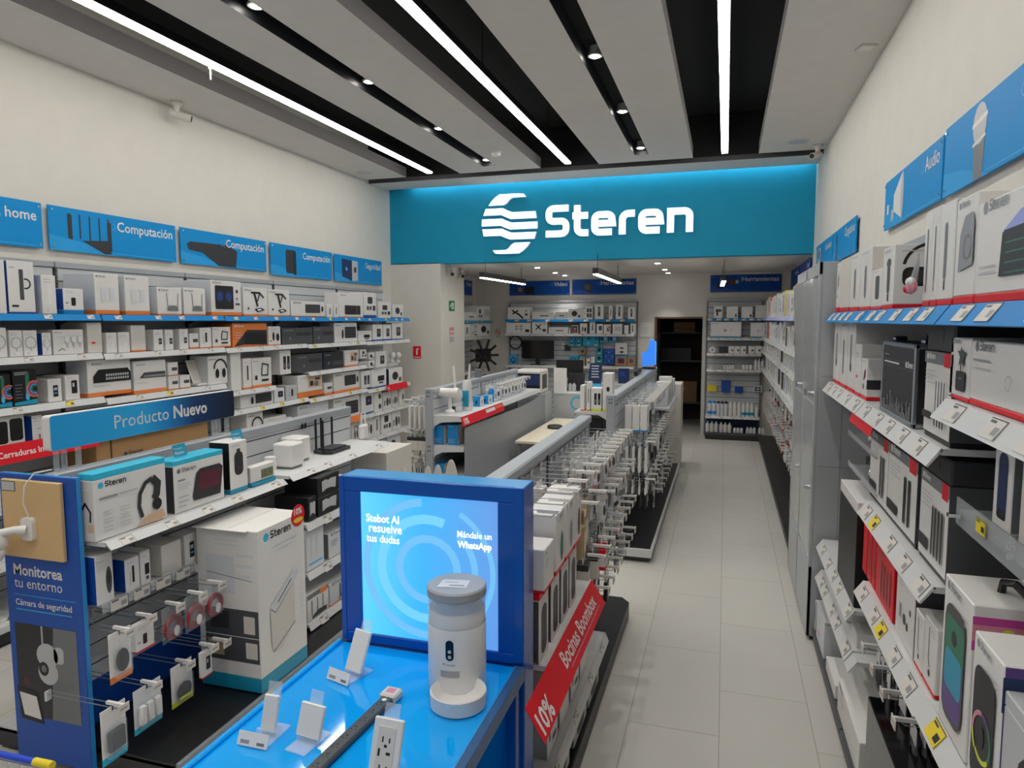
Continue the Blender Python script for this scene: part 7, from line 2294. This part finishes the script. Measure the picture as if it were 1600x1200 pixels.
# power strip
p0, p1 = onZ(612, 1092, TZ), onZ(486, 1215, TZ)
c_ = (p0 + p1) / 2; dv = (p0 - p1); ln = dv.length
t = thing('power_strip', 'long flat black power strip lying across the blue table', 'power strip', (c_.x, c_.y, TZ + .0015), math.atan2(dv.y, dv.x))
m = MB(); m.box(-ln / 2, ln / 2, -.022, .022, 0, .02, 'dgrey', .005); m.build('body', t)
m = MB()
n_ = 9
for i in range(n_):
    u = -ln / 2 + ln * (i + .5) / n_
    m.box(u - .008, u - .005, -.012, -.004, .02, .0204, 'black'); m.box(u - .008, u - .005, .004, .012, .02, .0204, 'black'); m.box(u + .004, u + .01, -.004, .004, .02, .0204, 'black')
m.build('sockets', t)
m = MB(); m.box(ln / 2 - .03, ln / 2 + .025, -.03, .03, .0, .028, 'offwhite', .006); m.box(ln / 2 - .015, ln / 2 + .012, -.015, .015, .028, .0284, 'pink'); m.build('end_cap', t)
m = MB(); m.prism(disc(ln / 2 - .045, 0, .008, 12), 'xy', .02, .0206, 'white'); m.build('power_button', t)

# ------------------------------------------------------------------ middle gondola with hanging goods (right aisle)
DX, DY0, DY1 = -.93, 2.43, 4.82
gd = thing('gondola', 'middle slatwall gondola behind the lit cabinet, hung with packs along the aisle', 'shelving', (DX, (DY0 + DY1) / 2, 0))
L_ = DY1 - DY0
slat_part(gd, 'slat_panel', L_, .15, 1.38, (.02, 0, 0), HALF); slat_part(gd, 'slat_panel', L_, .15, 1.38, (-.02, 0, 0), -HALF)
m = MB(); m.box(-.045, .045, -L_ / 2, L_ / 2, 1.38, 1.43, 'railgrey', .008); m.build('top_rail', gd)
for yy in (-L_ / 2 - .01, 0, L_ / 2 + .01): m = MB(); m.box(-.026, .026, yy - .01, yy + .01, .02, 1.38, 'darkmetal' if yy == 0 else 'railgrey', .002); m.build('upright', gd)
m = MB(); m.prism([(0, -L_ / 2), (.33, -L_ / 2), (.33, L_ / 2 - .05), (.27, L_ / 2 + .03), (0, L_ / 2 + .03)], 'xy', .02, .12, 'char', 'black'); m.build('base_deck', gd)
m = MB(); m.box(-.33, 0, -L_ / 2, L_ / 2, .02, .12, 'char'); m.build('base_deck', gd)
S1 = 1.16
shelf_part(gd, .9, .30, .80, (.33, -L_ / 2 + .46, 0), HALF, seed=401, tags=4, yellow=.5, liph=.05, lipo=.02)
shelf_part(gd, 1.3, .30, .36, (.33, -L_ / 2 + .66, 0), HALF, seed=402, tags=4, yellow=.2, liph=.05, lipo=.02)
Dw = 'middle gondola'
sy = [2.51, 2.70, 2.88, 3.05]
for i, (y, k) in enumerate(zip(sy, ('first', 'second', 'third', 'fourth'))):
    put_box('+x', DX + .29, y, .803, .14, .17, .275, 'grey speaker box with black oval, ' + k + ' along the shelf under the hanging packs', 'box', 'grey oval speaker boxes', art='oval', body='white', side='dgrey', tband='red')
for i, (y, a_, k) in enumerate(((2.51, 'plain', 'no'), (2.70, 'ovalgreen', 'green'), (2.88, 'ovalgrey', 'grey'), (3.05, 'ovalred', 'dark red'))):
    put_box('+x', DX + .31, y, 1.081, .15, .13, [.17, .25, .25, .26][i], 'white speaker box with ' + k + ' oval stacked on a grey box', 'box', 'white oval speaker boxes', art=a_, body='white', band='red', bf=.07)
for i, (y, k, hh_) in enumerate(((2.62, 'nearest', .3), (2.84, 'second', .3), (3.06, 'third', .32), (3.27, 'last', .28))):
    put_box('+x', DX + .30, y, .363, .17, .2, hh_, 'white-edged window box on the low shelf behind the red banner, ' + k, 'box', 'boxes behind the red banner', art='blank' if i % 2 else 'tabstand', body='white', side='grey')
for i, (y, k) in enumerate(((2.75, 'nearest'), (3.15, 'middle'), (3.5, 'farthest'))):
    put_box('+x', DX + .31, y, .124, .3, .24, .2, 'grey box with dark oval on the base deck, ' + k + ' one', 'box', 'boxes on the base deck', art='oval', body='lgrey', side='mgrey')
# red banner, lying slanted on the shelf edge
pa, pb = onX(832, 1100, DX + .36), onX(932, 938, DX + .36)
wdB = pb.y - pa.y
t = thing('promo_strip', 'red banner reading Bocinas Boombox along the gondola shelf edge', 'sign', (DX + .365, (pa.y + pb.y) / 2, (pa.z + pb.z) / 2 - .01), HALF)
m = MB(); m.box(-wdB / 2, wdB / 2, -.002, 0, -.07, .06, 'red')
for s, u, v, k_, b_ in (('10%', .02, -.055, .10, .03), ('Bocinas Boombox', .36, -.025, .088, .02)):
    vs, fs, tw = text_polys(s, b_)
    k2 = min(k_, (.97 - u) * wdB / tw)
    m.raw([(-wdB / 2 + u * wdB + a * k2, -.003, v + b * k2) for a, b in vs], fs, 'white')
m.poly([(-wdB * .1, -.003, -.045), (wdB * .42, -.003, -.045), (wdB * .42, -.003, -.04), (-wdB * .1, -.003, -.04)], 'pink')
m.xform(Matrix.Rotation(-.55, 4, 'X')); m.build('card', t)
xs = DX + .022
hook_row(gd, '+x', xs, 1.345, yspan(2.46, 3.55, 6), .30, [None, None, None, 'boxpack', None, None], [3], 'top', 'near half of ' + Dw)
hook_row(gd, '+x', xs, 1.33, yspan(3.62, 4.78, 9), .30, ['cardpink', 'carddark', 'carded', 'cardpink', 'carded', 'carddark', 'carded', 'cardpink'], [5, 4, 4, 5], 'top', 'far half of ' + Dw)
hook_row(gd, '+x', xs, 1.20, [3.26, 3.50], .32, ['tanbottle', 'tanplate'], [3, 2], 'tan', Dw)
hook_row(gd, '+x', xs, 1.13, yspan(3.72, 4.78, 7), .32, ['carded', 'bag', 'carddark', 'carded', 'bag', 'carded'], [4, 3, 4], 'second', 'far half of ' + Dw)
hook_row(gd, '+x', xs, .88, yspan(3.36, 4.78, 9), .33, ['squarebox', 'squarebox', 'redbox', 'carded', 'bagblack', 'cables', 'cardpink', 'bag'], [2, 3, 1, 3], 'third', Dw)
hook_row(gd, '+x', xs, .66, yspan(3.5, 4.78, 8), .33, ['greyblock', 'cables', 'cablesblack', 'bagblack', 'cables', 'carddark', 'cables'], [2, 3], 'lowest', Dw)
# rounded pale header cards on the hidden side of the cabinet
for k, (px, py, w_) in enumerate(((705, 718, .055), (684, 726, .045), (668, 728, .045), (630, 730, .05))):
    xx = DX - .32
    y = 2.62 + .05 * k
    xx = x_of(px, y, 1.5); zt_ = z_of(py, xx, y)
    t = thing('header_card', ['widest', 'second', 'third', 'leftmost'][k] + ' rounded pale header card rising behind the lit cabinet', 'card', (xx, y, zt_ - .34), .1 * (k - 1), 'pale header cards')
    m = MB(); m.prism([(-w_ / 2, 0), (w_ / 2, 0)] + [(w_ / 2 * math.cos(a), .24 + .1 * math.sin(a)) for a in [math.pi * i / 10 for i in range(11)]], 'xz', -.003, .003, 'offwhite' if k else 'pink'); m.build('card', t) if False else None
    m = MB(); m.prism([(-w_ / 2, 0), (w_ / 2, 0)] + [(w_ / 2 * math.cos(a), .24 + .1 * math.sin(a)) for a in [math.pi * i / 10 for i in range(11)]], 'xz', -.003, .003, 'cream'); m.build('card', t)
    m = MB(); m.box(-w_ * .6, w_ * .6, -.03, .03, 0 - .12, .01, 'white', .003); m.build('pack', t)
    m = MB(); m.cyl((0, .0, -.12), (0, .0, -.125 - .0), .01, 'white'); m.cyl((0, 0, -.12), (DX - .02 - xx, 0, -.12), .003, 'silver', 6); m.build('hook', t)

# ------------------------------------------------------------------ rear right gondola
EX, EY0, EY1 = -.93, 5.97, 9.75
ge = thing('gondola', 'rear slatwall gondola along the aisle with long white boxes and cable packs', 'shelving', (EX, (EY0 + EY1) / 2, 0))
L_ = EY1 - EY0; c_ = (EY0 + EY1) / 2
slat_part(ge, 'slat_panel', L_, .15, 1.40, (.02, 0, 0), HALF); slat_part(ge, 'slat_panel', L_, .15, 1.40, (-.02, 0, 0), -HALF)
m = MB(); m.box(-.045, .045, -L_ / 2, L_ / 2, 1.40, 1.45, 'railgrey', .008); m.build('top_rail', ge)
for yy in (-L_ / 2 - .015, -L_ / 2 + L_ / 3, -L_ / 2 + 2 * L_ / 3, L_ / 2 + .015):
    m = MB(); m.box(-.036, .036, yy - .016, yy + .016, .02, 1.455, 'railgrey', .003)
    if yy < -L_ / 2:
        for u in (-.014, .006):
            for zz in (1.38, 1.41): m.box(u, u + .008, yy - .0165, yy - .016, zz, zz + .016, 'char')
    m.build('upright', ge)
m = MB(); m.box(.0, .37, -L_ / 2 - .035, -L_ / 2 - .02, .05, .125, 'shelf', .003); m.build('end_trim', ge)
base_part(ge, L_, .36, .12, (.36, 0, 0), HALF, 'char', 'black', 'shelf'); base_part(ge, L_, .36, .12, (-.36, 0, 0), -HALF, 'char', 'black')
shelf_part(ge, L_ / 3, .30, 1.30, (-.32, -L_ / 3, 0), -HALF, tags=3, seed=501, yellow=0)
shelf_part(ge, L_ / 3, .30, .98, (-.32, -L_ / 3, 0), -HALF, tags=3, seed=502, yellow=0)
EZ = 1.301
for p1, p2, pt, art, kw, lab in ((906, 913, 602, 'blank', dict(band='orange', bf=.05), 'slim tall white box with orange foot, leftmost on the gondola shelf'), (916, 922, 597, 'pen', dict(band='orange', bf=.05), 'second slim white box with orange foot'), (923, 940, 606, 'speaker2', dict(band='lime', bf=.1), 'white box with two dark devices and a lime base'), (941, 957, 583, 'white2dev', dict(band='lime', bf=.06), 'tall white box with camera pictures and lime base')):
    y = EY0 + .04
    xa_, xb_ = x_of(p1, y, EZ), x_of(p2, y, EZ)
    put_box('-y', (xa_ + xb_) / 2, y, EZ, xb_ - xa_ - .004, .12, z_of(pt, xa_, y) - EZ, lab, 'box', 'boxes on the rear gondola end shelf', art=art, **kw)
put_box('-y', -1.11, EY0 + .06, .985, .19, .22, .25, 'black box under the rear gondola end shelf', 'device', None, 'black_device', art='blank', body='black')
xs = EX + .022
Ew = 'rear gondola'
hook_row(ge, '+x', xs, 1.36, yspan(6.15, 8.2, 13), .30, ['longbox', 'bag', 'whitebag', 'bagblack', 'carddark', 'bag', 'carded', 'boxpack', 'carddark', 'carded', 'boxpack', 'boxpack', 'carded'], [3, 3, 3, 3], 'top', Ew)
hook_row(ge, '+x', xs, 1.0, yspan(6.12, 8.6, 13), .32, ['whitebag', 'cables', 'carddark', 'bagblack', 'carded', 'cablesblack', 'whitebag', 'cables', 'bagblack', 'carddark', 'bag', 'cables', 'carded'], [4, 3, 3], 'middle', Ew)
hook_row(ge, '+x', xs, .66, yspan(6.12, 8.9, 13), .32, ['bagblack', 'cables', 'cablesblack', 'carddark', 'cables', 'bagblack', 'cablesblack', 'cables', 'carded', 'cablesblack', 'cables', 'carddark', 'cables'], [4, 3], 'lower', Ew)
hook_row(ge, '+x', xs, .38, yspan(6.9, 9.2, 9), .32, ['cablesblack', 'cables', 'carddark'], [3, 2], 'lowest', Ew)
shelf_part(ge, 1.4, .30, 1.08, (.33, .95, 0), HALF, tags=4, seed=510)
q = random.Random(5)
for i in range(8):
    y = 8.38 + i * .165
    hh_ = .16 + .14 * q.random()
    put_box('+x', EX + .28 + .03 * q.random(), y, 1.083, .13, .16, hh_, ('white' if i % 3 else 'grey-white') + ' box on the far shelf of the rear gondola', 'box', 'boxes on the rear gondola far shelf', art=['plain', 'pen', 'powerbar', 'blob'][i % 4], body='white' if i % 3 else 'cool')
p = onZ(1014, 572, 1.45)
yS = 9.3
t = thing('display_stand', 'glowing blue tablet display standing at the far end of the rear gondola', 'display', (x_of(1014, yS, 1.5), yS, 1.452), -.35)
xa_, xb_ = x_of(1003, yS, 1.6), x_of(1026, yS, 1.6)
wS = xb_ - xa_
m = MB(); m.prism([(-wS / 2, .03), (wS * .5, .06), (wS * .5, .36), (wS * .1, .40), (-wS * .1, .24), (-wS / 2, .22)], 'xz', -.012, .012, 'monitor2', 'monitor'); m.build('panel', t)
m = MB(); m.box(-wS * .4, wS * .4, -.05, .05, 0, .03, 'black', .004); m.build('foot', t)
m = MB(); m.prism([(-.05, 0), (.35, .02), (.45, .06), (.2, .07), (-.05, .05)], 'xz', -.02, .02, 'black'); m.xform(Matrix.Translation((-.35, 0, 0)))
tag(m.build('barcode_scanner', None, (-.98, 8.5, 1.452), HALF), 'black handheld scanner lying on the rear gondola rail', 'scanner')
xw = x_of(1060, 10.0, .6)
m = MB(); m.box(-.09, .09, -.25, .25, .06, 1.2, 'offwhite', .004); m.box(-.08, .08, -.23, .23, 0, .06, 'char'); tag(m.build('end_cabinet', None, (-.66, 10.2, 0)), 'plain white cabinet end panel at the far end of the rear gondola', 'cabinet')

# ------------------------------------------------------------------ left rear gondola with the wavy grey panel
FX_, FY0, FY1 = -2.67, 6.06, 8.85
gf = thing('gondola', 'left rear slatwall gondola with blue boxes and a wavy grey front panel', 'shelving', (FX_, (FY0 + FY1) / 2, 0))
L_ = FY1 - FY0; c_ = (FY0 + FY1) / 2
slat_part(gf, 'slat_panel', L_, .15, 1.40, (.02, 0, 0), HALF); slat_part(gf, 'slat_panel', L_, .15, 1.40, (-.02, 0, 0), -HALF)
m = MB(); m.box(-.04, .04, -L_ / 2, L_ / 2, 1.40, 1.45, 'railgrey', .008); m.build('top_rail', gf)
for yy in (-L_ / 2 - .015, 0, L_ / 2 + .015):
    m = MB(); m.box(-.036, .036, yy - .018, yy + .018, .02, 1.455, 'railgrey', .003)
    if yy < -.1:
        for u in (-.016, .006):
            for zz in (1.37, 1.41, .85, .89): m.box(u, u + .008, yy - .0186, yy - .018, zz, zz + .022, 'char')
    m.build('upright', gf)
base_part(gf, L_, .36, .12, (.36, 0, 0), HALF); base_part(gf, L_, .36, .12, (-.36, 0, 0), -HALF)
px_ = FX_ + .36
s1 = z_of(650, FX_ + .2, FY0); s2 = z_of(697, FX_ + .2, FY0)
for z, sd in ((s1, 601), (s2, 602), (s2 - .28, 603)):
    s = shelf_part(gf, L_, .34, z, (.345, 0, 0), HALF, tags=0, seed=sd)
for z in (s1, s2):   # arched end brackets
    m = MB(); m.prism([(.03, z), (.345, z), (.345, z - .05), (.26, z - .055), (.12, z - .065), (.05, z - .10), (.03, z - .14)], 'xz', -L_ / 2 - .004, -L_ / 2 + .004, 'shelf'); m.build('end_bracket', gf)
prof = []
for px, py in ((707, 748), (712, 705), (719, 678), (727, 668), (740, 662), (780, 648), (812, 636), (828, 628), (842, 619), (851, 615)):
    p = onX(px, py, px_); prof.append((p.y, p.z))
prof = [(max(FY0 - .03, a), b) for a, b in prof]
pp = [(prof[0][0], .12)] + prof + [(prof[-1][0] + .04, .12)]
m = MB(); m.prism([(a - c_, b) for a, b in pp], 'yz', .36, .366, 'grey'); m.build('wavy_panel', gf)
pa, pb = onX(720, 660, px_ + .01), onX(785, 640, px_ + .01)
wS = pb.y - pa.y
t = thing('promo_strip', 'small red promotional strip on the wavy grey panel', 'sign', (px_ + .02, (pa.y + pb.y) / 2, (pa.z + pb.z) / 2 + .02), HALF)
m = MB(); m.box(-wS / 2, wS / 2, -.002, 0, -.045, .045, 'red')
vs, fs, tw = text_polys('10%', .03); m.raw([(-wS / 2 + .05 + a * .08, -.003, -.03 + b * .08) for a, b in vs], fs, 'white')
m.box(wS * .05, wS * .28, -.003, -.002, -.005, .03, 'white'); m.box(wS * .3, wS * .47, -.003, -.002, .0, .03, 'orange'); m.xform(Matrix.Rotation(-.35, 4, 'X')); m.build('card', t)
for p1, p2, z, pt, lab in ((677, 694, s2, 664, 'blue box left of the pair on the left rear gondola'), (699, 716, s2, 664, 'blue box right of the pair on the left rear gondola'), (678, 694, s2 - .28, 724, 'low blue box behind the pale header cards')):
    y = FY0 + .05
    xa_, xb_ = x_of(p1, y, z), x_of(p2, y, z)
    put_box('-y', (xa_ + xb_) / 2, y, z + .0025, xb_ - xa_ - .004, .2, min(z_of(pt, xa_, y) - z, .2), lab, 'box', 'blue boxes on the left rear gondola', art='blank' if z < s2 else 'dispbox', body='cyan', side='white')
# goods on its top shelf
for k, (p1, p2, pt, dep) in enumerate(((739, 750, 620, .12), (752, 763, 618, .14), (764, 772, 608, .12), (773, 778, 606, .12))):
    y = FY0 + .75 + .22 * k
    xa_, xb_ = x_of(p1, y, s1), x_of(p2, y, s1)
    put_box('-y', (xa_ + xb_) / 2, y, s1 + .0025, xb_ - xa_, dep, z_of(pt, xa_, y) - s1, 'blue device box, ' + ORD[k] + ' from the near end of the left rear gondola', 'box', 'blue device boxes', art='minicam', body='cyan', side='white', sface='+x', sart='minicam')
for px, py, r, lab, k in ((703, 628, .05, 'white bullet camera sample with antenna on the left rear gondola', 0), (712, 640, .06, 'white dome camera sample on the left rear gondola', 1), (730, 630, .045, 'white cylindrical camera sample beside the dome sample', 2)):
    y = FY0 + .2 + .12 * k
    x = x_of(px, y, s1 + .1)
    t = thing('sample_camera', lab, 'camera', (x, y, s1 + .002), 0, 'camera samples')
    if k == 0:
        m = MB(); m.lathe([(.05, 0), (.05, .02), (.02, .04), (.02, .17)], 'white'); m.build('mount', t, smooth=True)
        m = MB(); m.cyl((-.1, -.02, .2), (.1, -.02, .2), .045, 'white', 16); m.build('body', t, smooth=True)
        m = MB(); m.cyl((.06, .0, .2), (.04, .0, .46), .012, 'foam', 8); m.build('antenna', t)
    elif k == 1:
        m = MB(); m.lathe([(.07, 0), (.075, .02), (.075, .1)], 'clear'); m.build('clear_stand', t, smooth=True)
        m = MB(); m.ellipsoid((0, 0, .16), .07, .07, .08, 'white'); m.build('dome', t, smooth=True)
        m = MB(); m.box(-.03, .03, -.09, -.075, .0, .06, 'char', .004); m.build('lens', t)
    else:
        m = MB(); m.lathe([(.05, 0), (.052, .02), (.045, .22), (.05, .24), (.04, .3)], 'white'); m.build('body', t, smooth=True)
        m = MB(); m.box(-.035, .035, -.056, -.05, .04, .2, 'teal'); m.build('label_band', t)
        m = MB(); m.cyl((.02, 0, .28), (.03, 0, .46), .01, 'cool', 8); m.build('antenna', t)
hook_row(gf, '+x', FX_ + .022, 1.37, yspan(7.3, 8.5, 9), .28, ['carded', 'boxpack', 'carded'], [3], 'top', 'left rear gondola')
hook_row(gf, '-x', FX_ - .022, 1.30, yspan(6.12, 7.0, 5), .30, ['whitebag'], [4], 'top left', 'left rear gondola')
hook_row(gf, '-x', FX_ - .022, .98, yspan(6.12, 7.0, 5), .30, ['squarebox', 'cables'], [4, 3], 'middle left', 'left rear gondola')
hook_row(gf, '-x', FX_ - .022, .70, yspan(6.12, 7.0, 5), .30, ['cables', 'carded'], [4, 3], 'lower left', 'left rear gondola')
hook_row(gf, '-x', FX_ - .022, .45, yspan(6.12, 7.0, 5), .30, ['carded', 'bag'], [3], 'lowest left', 'left rear gondola')
y = y_of(735, FX_, 1.47)
m = MB(); m.box(-.04, .04, -.006, .006, 0, .1, 'mgrey', .006); tag(m.build('rail_tag', None, (FX_, FY0 + 1.35, 1.452)), 'small grey plate on the left rear gondola rail', 'plate')
# white machine with dark window
yM = 8.97
xa_, xb_ = x_of(803, yM, 1.3), x_of(845, yM, 1.3)
z0_, z1_ = z_of(615, xa_, yM), z_of(578, xa_, yM)
t = thing('desktop_machine', 'boxy white desktop machine with dark blue front window near the cash desk', 'machine', ((xa_ + xb_) / 2, yM, z0_))
wM, hM = xb_ - xa_, z1_ - z0_
m = MB(); m.box(-wM / 2, wM / 2, 0, .42, 0, hM, 'offwhite', .02); m.build('body', t)
m = MB(); m.box(-wM * .47, wM * .47, -.004, 0, hM * .06, hM * .86, 'navy'); m.box(-wM * .47, wM * .47, -.006, -.004, hM * .06, hM * .36, 'black'); m.box(-wM * .47, wM * .47, -.005, -.003, hM * .8, hM * .86, 'black'); m.build('front_window', t)
m = MB(); m.box(wM / 2, wM / 2 + .004, .08, .32, hM * .2, hM * .8, 'char', .002); m.build('side_window', t)
m = MB(); m.box(-wM / 2 - .03, wM / 2 + .03, yM - .02, yM + .5, 0, z0_ - .002, 'lgrey', .004); tag(m.build('machine_pedestal', None, ((xa_ + xb_) / 2, 0, 0)), 'grey pedestal under the boxy white machine', 'pedestal')

# ------------------------------------------------------------------ cash desk area
yC = 9.5
xa_, xb_ = x_of(865, yC, 1.1), x_of(936, yC, 1.1)
t = thing('cash_desk', 'grey cash desk front with a teal ring emblem', 'desk', ((xa_ + xb_) / 2, yC, 0))
wC = xb_ - xa_ + .35
m = MB(); m.box(-(xb_ - xa_) / 2, wC - (xb_ - xa_) / 2, 0, .05, 0, 1.06, 'lgrey', .003); m.build('front_panel', t)
m = MB(); m.box(-(xb_ - xa_) / 2, wC - (xb_ - xa_) / 2, -.01, .6, 1.06, 1.09, 'cool', .004); m.build('counter_top', t)
m = MB()
for q_ in stroke_quads(arc(x_of(897 + 5, yC, 1) - (xa_ + xb_) / 2, .94, .085, 50, 310, 16), .025): m.poly([(v.x, -.002, v.y) for v in q_], 'lteal')
m.build('emblem', t)
dT = 1.091


def flat_on_desk(px1, px2, pt, y, key, name, label, cat, art='blank', d=.02, z=None, base=None):
    z = dT if base is None else base
    a_, b_ = x_of(px1, y, z), x_of(px2, y, z)
    return put_box('-y', (a_ + b_) / 2, y, z, b_ - a_, d, z_of(pt, a_, y) - z, label, cat, None, name, art=art, body=key)


flat_on_desk(865, 885, 575, 9.55, 'white', 'paper_stand', 'white notice stand on the left of the cash desk', 'sign', 'blank', .03)
yMn = 9.85
a_, b_ = onY(869, 562, yMn), onY(911, 590, yMn)
t = thing('monitor', 'black computer monitor seen on the cash desk', 'monitor', ((a_.x + b_.x) / 2, yMn, dT))
m = MB(); m.box(-(b_.x - a_.x) / 2, (b_.x - a_.x) / 2, 0, .03, b_.z - dT, a_.z - dT, 'black', .004); m.build('screen', t)
m = MB(); m.box(-.03, .03, .03, .05, .01, a_.z - dT - .1, 'black'); m.box(-.12, .12, -.04, .12, 0, .012, 'black', .003); m.build('stand', t)
flat_on_desk(888, 912, 583, 9.75, 'char', 'receipt_printer', 'black receipt printer in front of the monitor', 'printer', 'blank', .08)
for px, k in ((890, 'left'), (896, 'right')):
    x = x_of(px, 9.62, dT)
    t = thing('desk_bottle', 'small grey bottle on the cash desk, ' + k + ' of two', 'bottle', (x, 9.66, dT))
    m = MB(); m.lathe([(.03, 0), (.03, .09), (.015, .1), (.015, .12)], 'lgrey', n=14); m.build('body', t, smooth=True)
    m = MB(); m.lathe([(.017, .12), (.017, .135)], 'black', n=12); m.build('cap', t)
m = MB(); m.ring_tube([(0, 0, 0), (.05, 0, .03), (.18, .0, .13), (.22, 0, .14)], [.02, .02, .016, .03], 'black', 8)
tag(m.build('card_terminal_arm', None, (x_of(902, 9.6, dT), 9.66, dT + .02)), 'black slanted device arm on the cash desk', 'arm')
yP = 9.56
a_, b_ = onY(917, 601, yP), onY(941, 566, yP)
t = thing('poster_stand', 'curved dark blue poster with white lines on the cash desk', 'poster', ((a_.x + b_.x) / 2, yP, dT))
wP, hP = (b_.x - a_.x), b_.z - dT
m = MB()
m.prism([(-wP / 2, .01), (wP * .42, .01), (wP / 2, hP), (-wP * .3, hP * .96)], 'xz', 0, .006, 'navy')
for i in range(5): m.box(-wP * .2, wP * (.3 - .05 * (i % 2)), -.001, 0, hP * (.5 + .09 * i), hP * (.53 + .09 * i), 'cool')
m.poly([(-wP * .46, -.001, hP * .05), (wP * .42, -.001, hP * .05), (wP * .43, -.001, hP * .3), (-wP * .42, -.001, hP * .3)], 'sky'); m.build('poster', t)
m = MB(); m.box(-wP * .4, wP * .4, -.0, .1, 0, .01, 'clear'); m.build('foot', t)
y2 = 11.6
a_, b_ = onY(966, 599, y2), onY(983, 576, y2)
t = thing('poster_stand', 'dark blue boxed poster standing behind the rear gondola', 'poster', ((a_.x + b_.x) / 2, y2, a_.z))
m = MB(); m.box(-(b_.x - a_.x) / 2, (b_.x - a_.x) / 2, 0, .04, 0, b_.z - a_.z, 'navy', .003); m.box(-(b_.x - a_.x) / 2 + .02, .02, -.001, 0, .12, .2, 'blue'); m.build('poster', t)
m = MB(); m.box(-(b_.x - a_.x) * .3, (b_.x - a_.x) * .3, 0, .12, -.0, .004, 'black'); m.build('foot', t)
m = MB(); m.box(-.6, .6, -.25, .3, 0, a_.z - .001, 'lgrey', .004); tag(m.build('rear_counter', None, ((a_.x + b_.x) / 2 - .15, y2, 0)), 'low grey counter behind the rear gondola', 'counter')
# pale service table inside the island
t = thing('service_table', 'cream work table in the gap behind the middle gondola', 'table', (-1.83, 8.35, 0))
m = MB(); m.box(-.40, .40, -.95, .95, .72, .75, 'cream', .004); m.build('tabletop', t)
for sx in (-.38, .34):
    for sy in (-.93, .89): m = MB(); m.box(sx, sx + .04, sy, sy + .04, 0, .72, 'mgrey'); m.build('leg', t)
m = MB(); m.lathe([(.09, 0), (.1, .02), (.085, .04), (.03, .05)], 'char', n=20); tag(m.build('round_device', None, (onZ(867, 668, .76).x, onZ(867, 668, .76).y, .751), smooth=True), 'dark round device lying on the cream table', 'device')

# ------------------------------------------------------------------ far right wall hooks
far_units = [o for o in bpy.data.objects if o.name.startswith('shelving_unit') and o.get('group') == 'far right wall bays']
for unit, (a, b), nm in zip(far_units, FB, ('nearest', 'middle', 'farthest')):
    for z, rn, ks in ((1.12, 'top', ['carded', 'cables', 'cablesblack', 'whitebag', 'carddark', 'bag']), (.86, 'middle', ['cables', 'carded', 'bag', 'cablesblack', 'redbox', 'cables']), (.58, 'lower', ['carded', 'cablesblack', 'bag', 'cables', 'redbox', 'cablesblack'])):
        hook_row(unit, '-x', 1.0, z, yspan(a + .05, b - .05, 9), .33, ks, [2], rn, nm + ' far right bay', start=.14)
# cable coils on hooks low on the right wall
far_bay = [o for o in bpy.data.objects if o.get('group') == 'right wall shelving bays'][1]
hook_row(far_bay, '-x', 1.0, .64, [2.70, 2.90, 3.1, 3.3], .36, ['coil', 'coil', 'cables', 'coil'], [3, 2, 3], 'only', 'right wall', start=.24)

# ------------------------------------------------------------------ labels: tell look-alikes apart by their place in the row
from collections import defaultdict
by = defaultdict(list)
for o, sh in LABELLED:
    if not sh: by[o['label']].append(o)
NTH = ['first', 'second', 'third', 'fourth', 'fifth', 'sixth', 'seventh', 'eighth', 'ninth', 'tenth', 'eleventh', 'twelfth', 'thirteenth', 'fourteenth', 'fifteenth', 'sixteenth', 'seventeenth', 'eighteenth', 'nineteenth', 'twentieth']
NUM = ['zero', 'one', 'two', 'three', 'four', 'five', 'six', 'seven', 'eight', 'nine', 'ten', 'eleven', 'twelve']
bpy.context.view_layer.update()
for lab, os_ in by.items():
    if len(os_) > 1:
        os_.sort(key=lambda o: proj(o.matrix_world.translation)[0])
        n = len(os_)
        for i, o in enumerate(os_):
            if n == 2: pre = ['left of two: ', 'right of two: '][i]
            elif n == 3: pre = ['leftmost of three: ', 'middle of three: ', 'rightmost of three: '][i]
            else: pre = NTH[min(i, 19)] + ' from left: '
            o['label'] = pre + lab
for o, sh in LABELLED:
    n = len(o['label'].split())
    if n > 16 or n < 4: print('LABEL', n, o['label'])
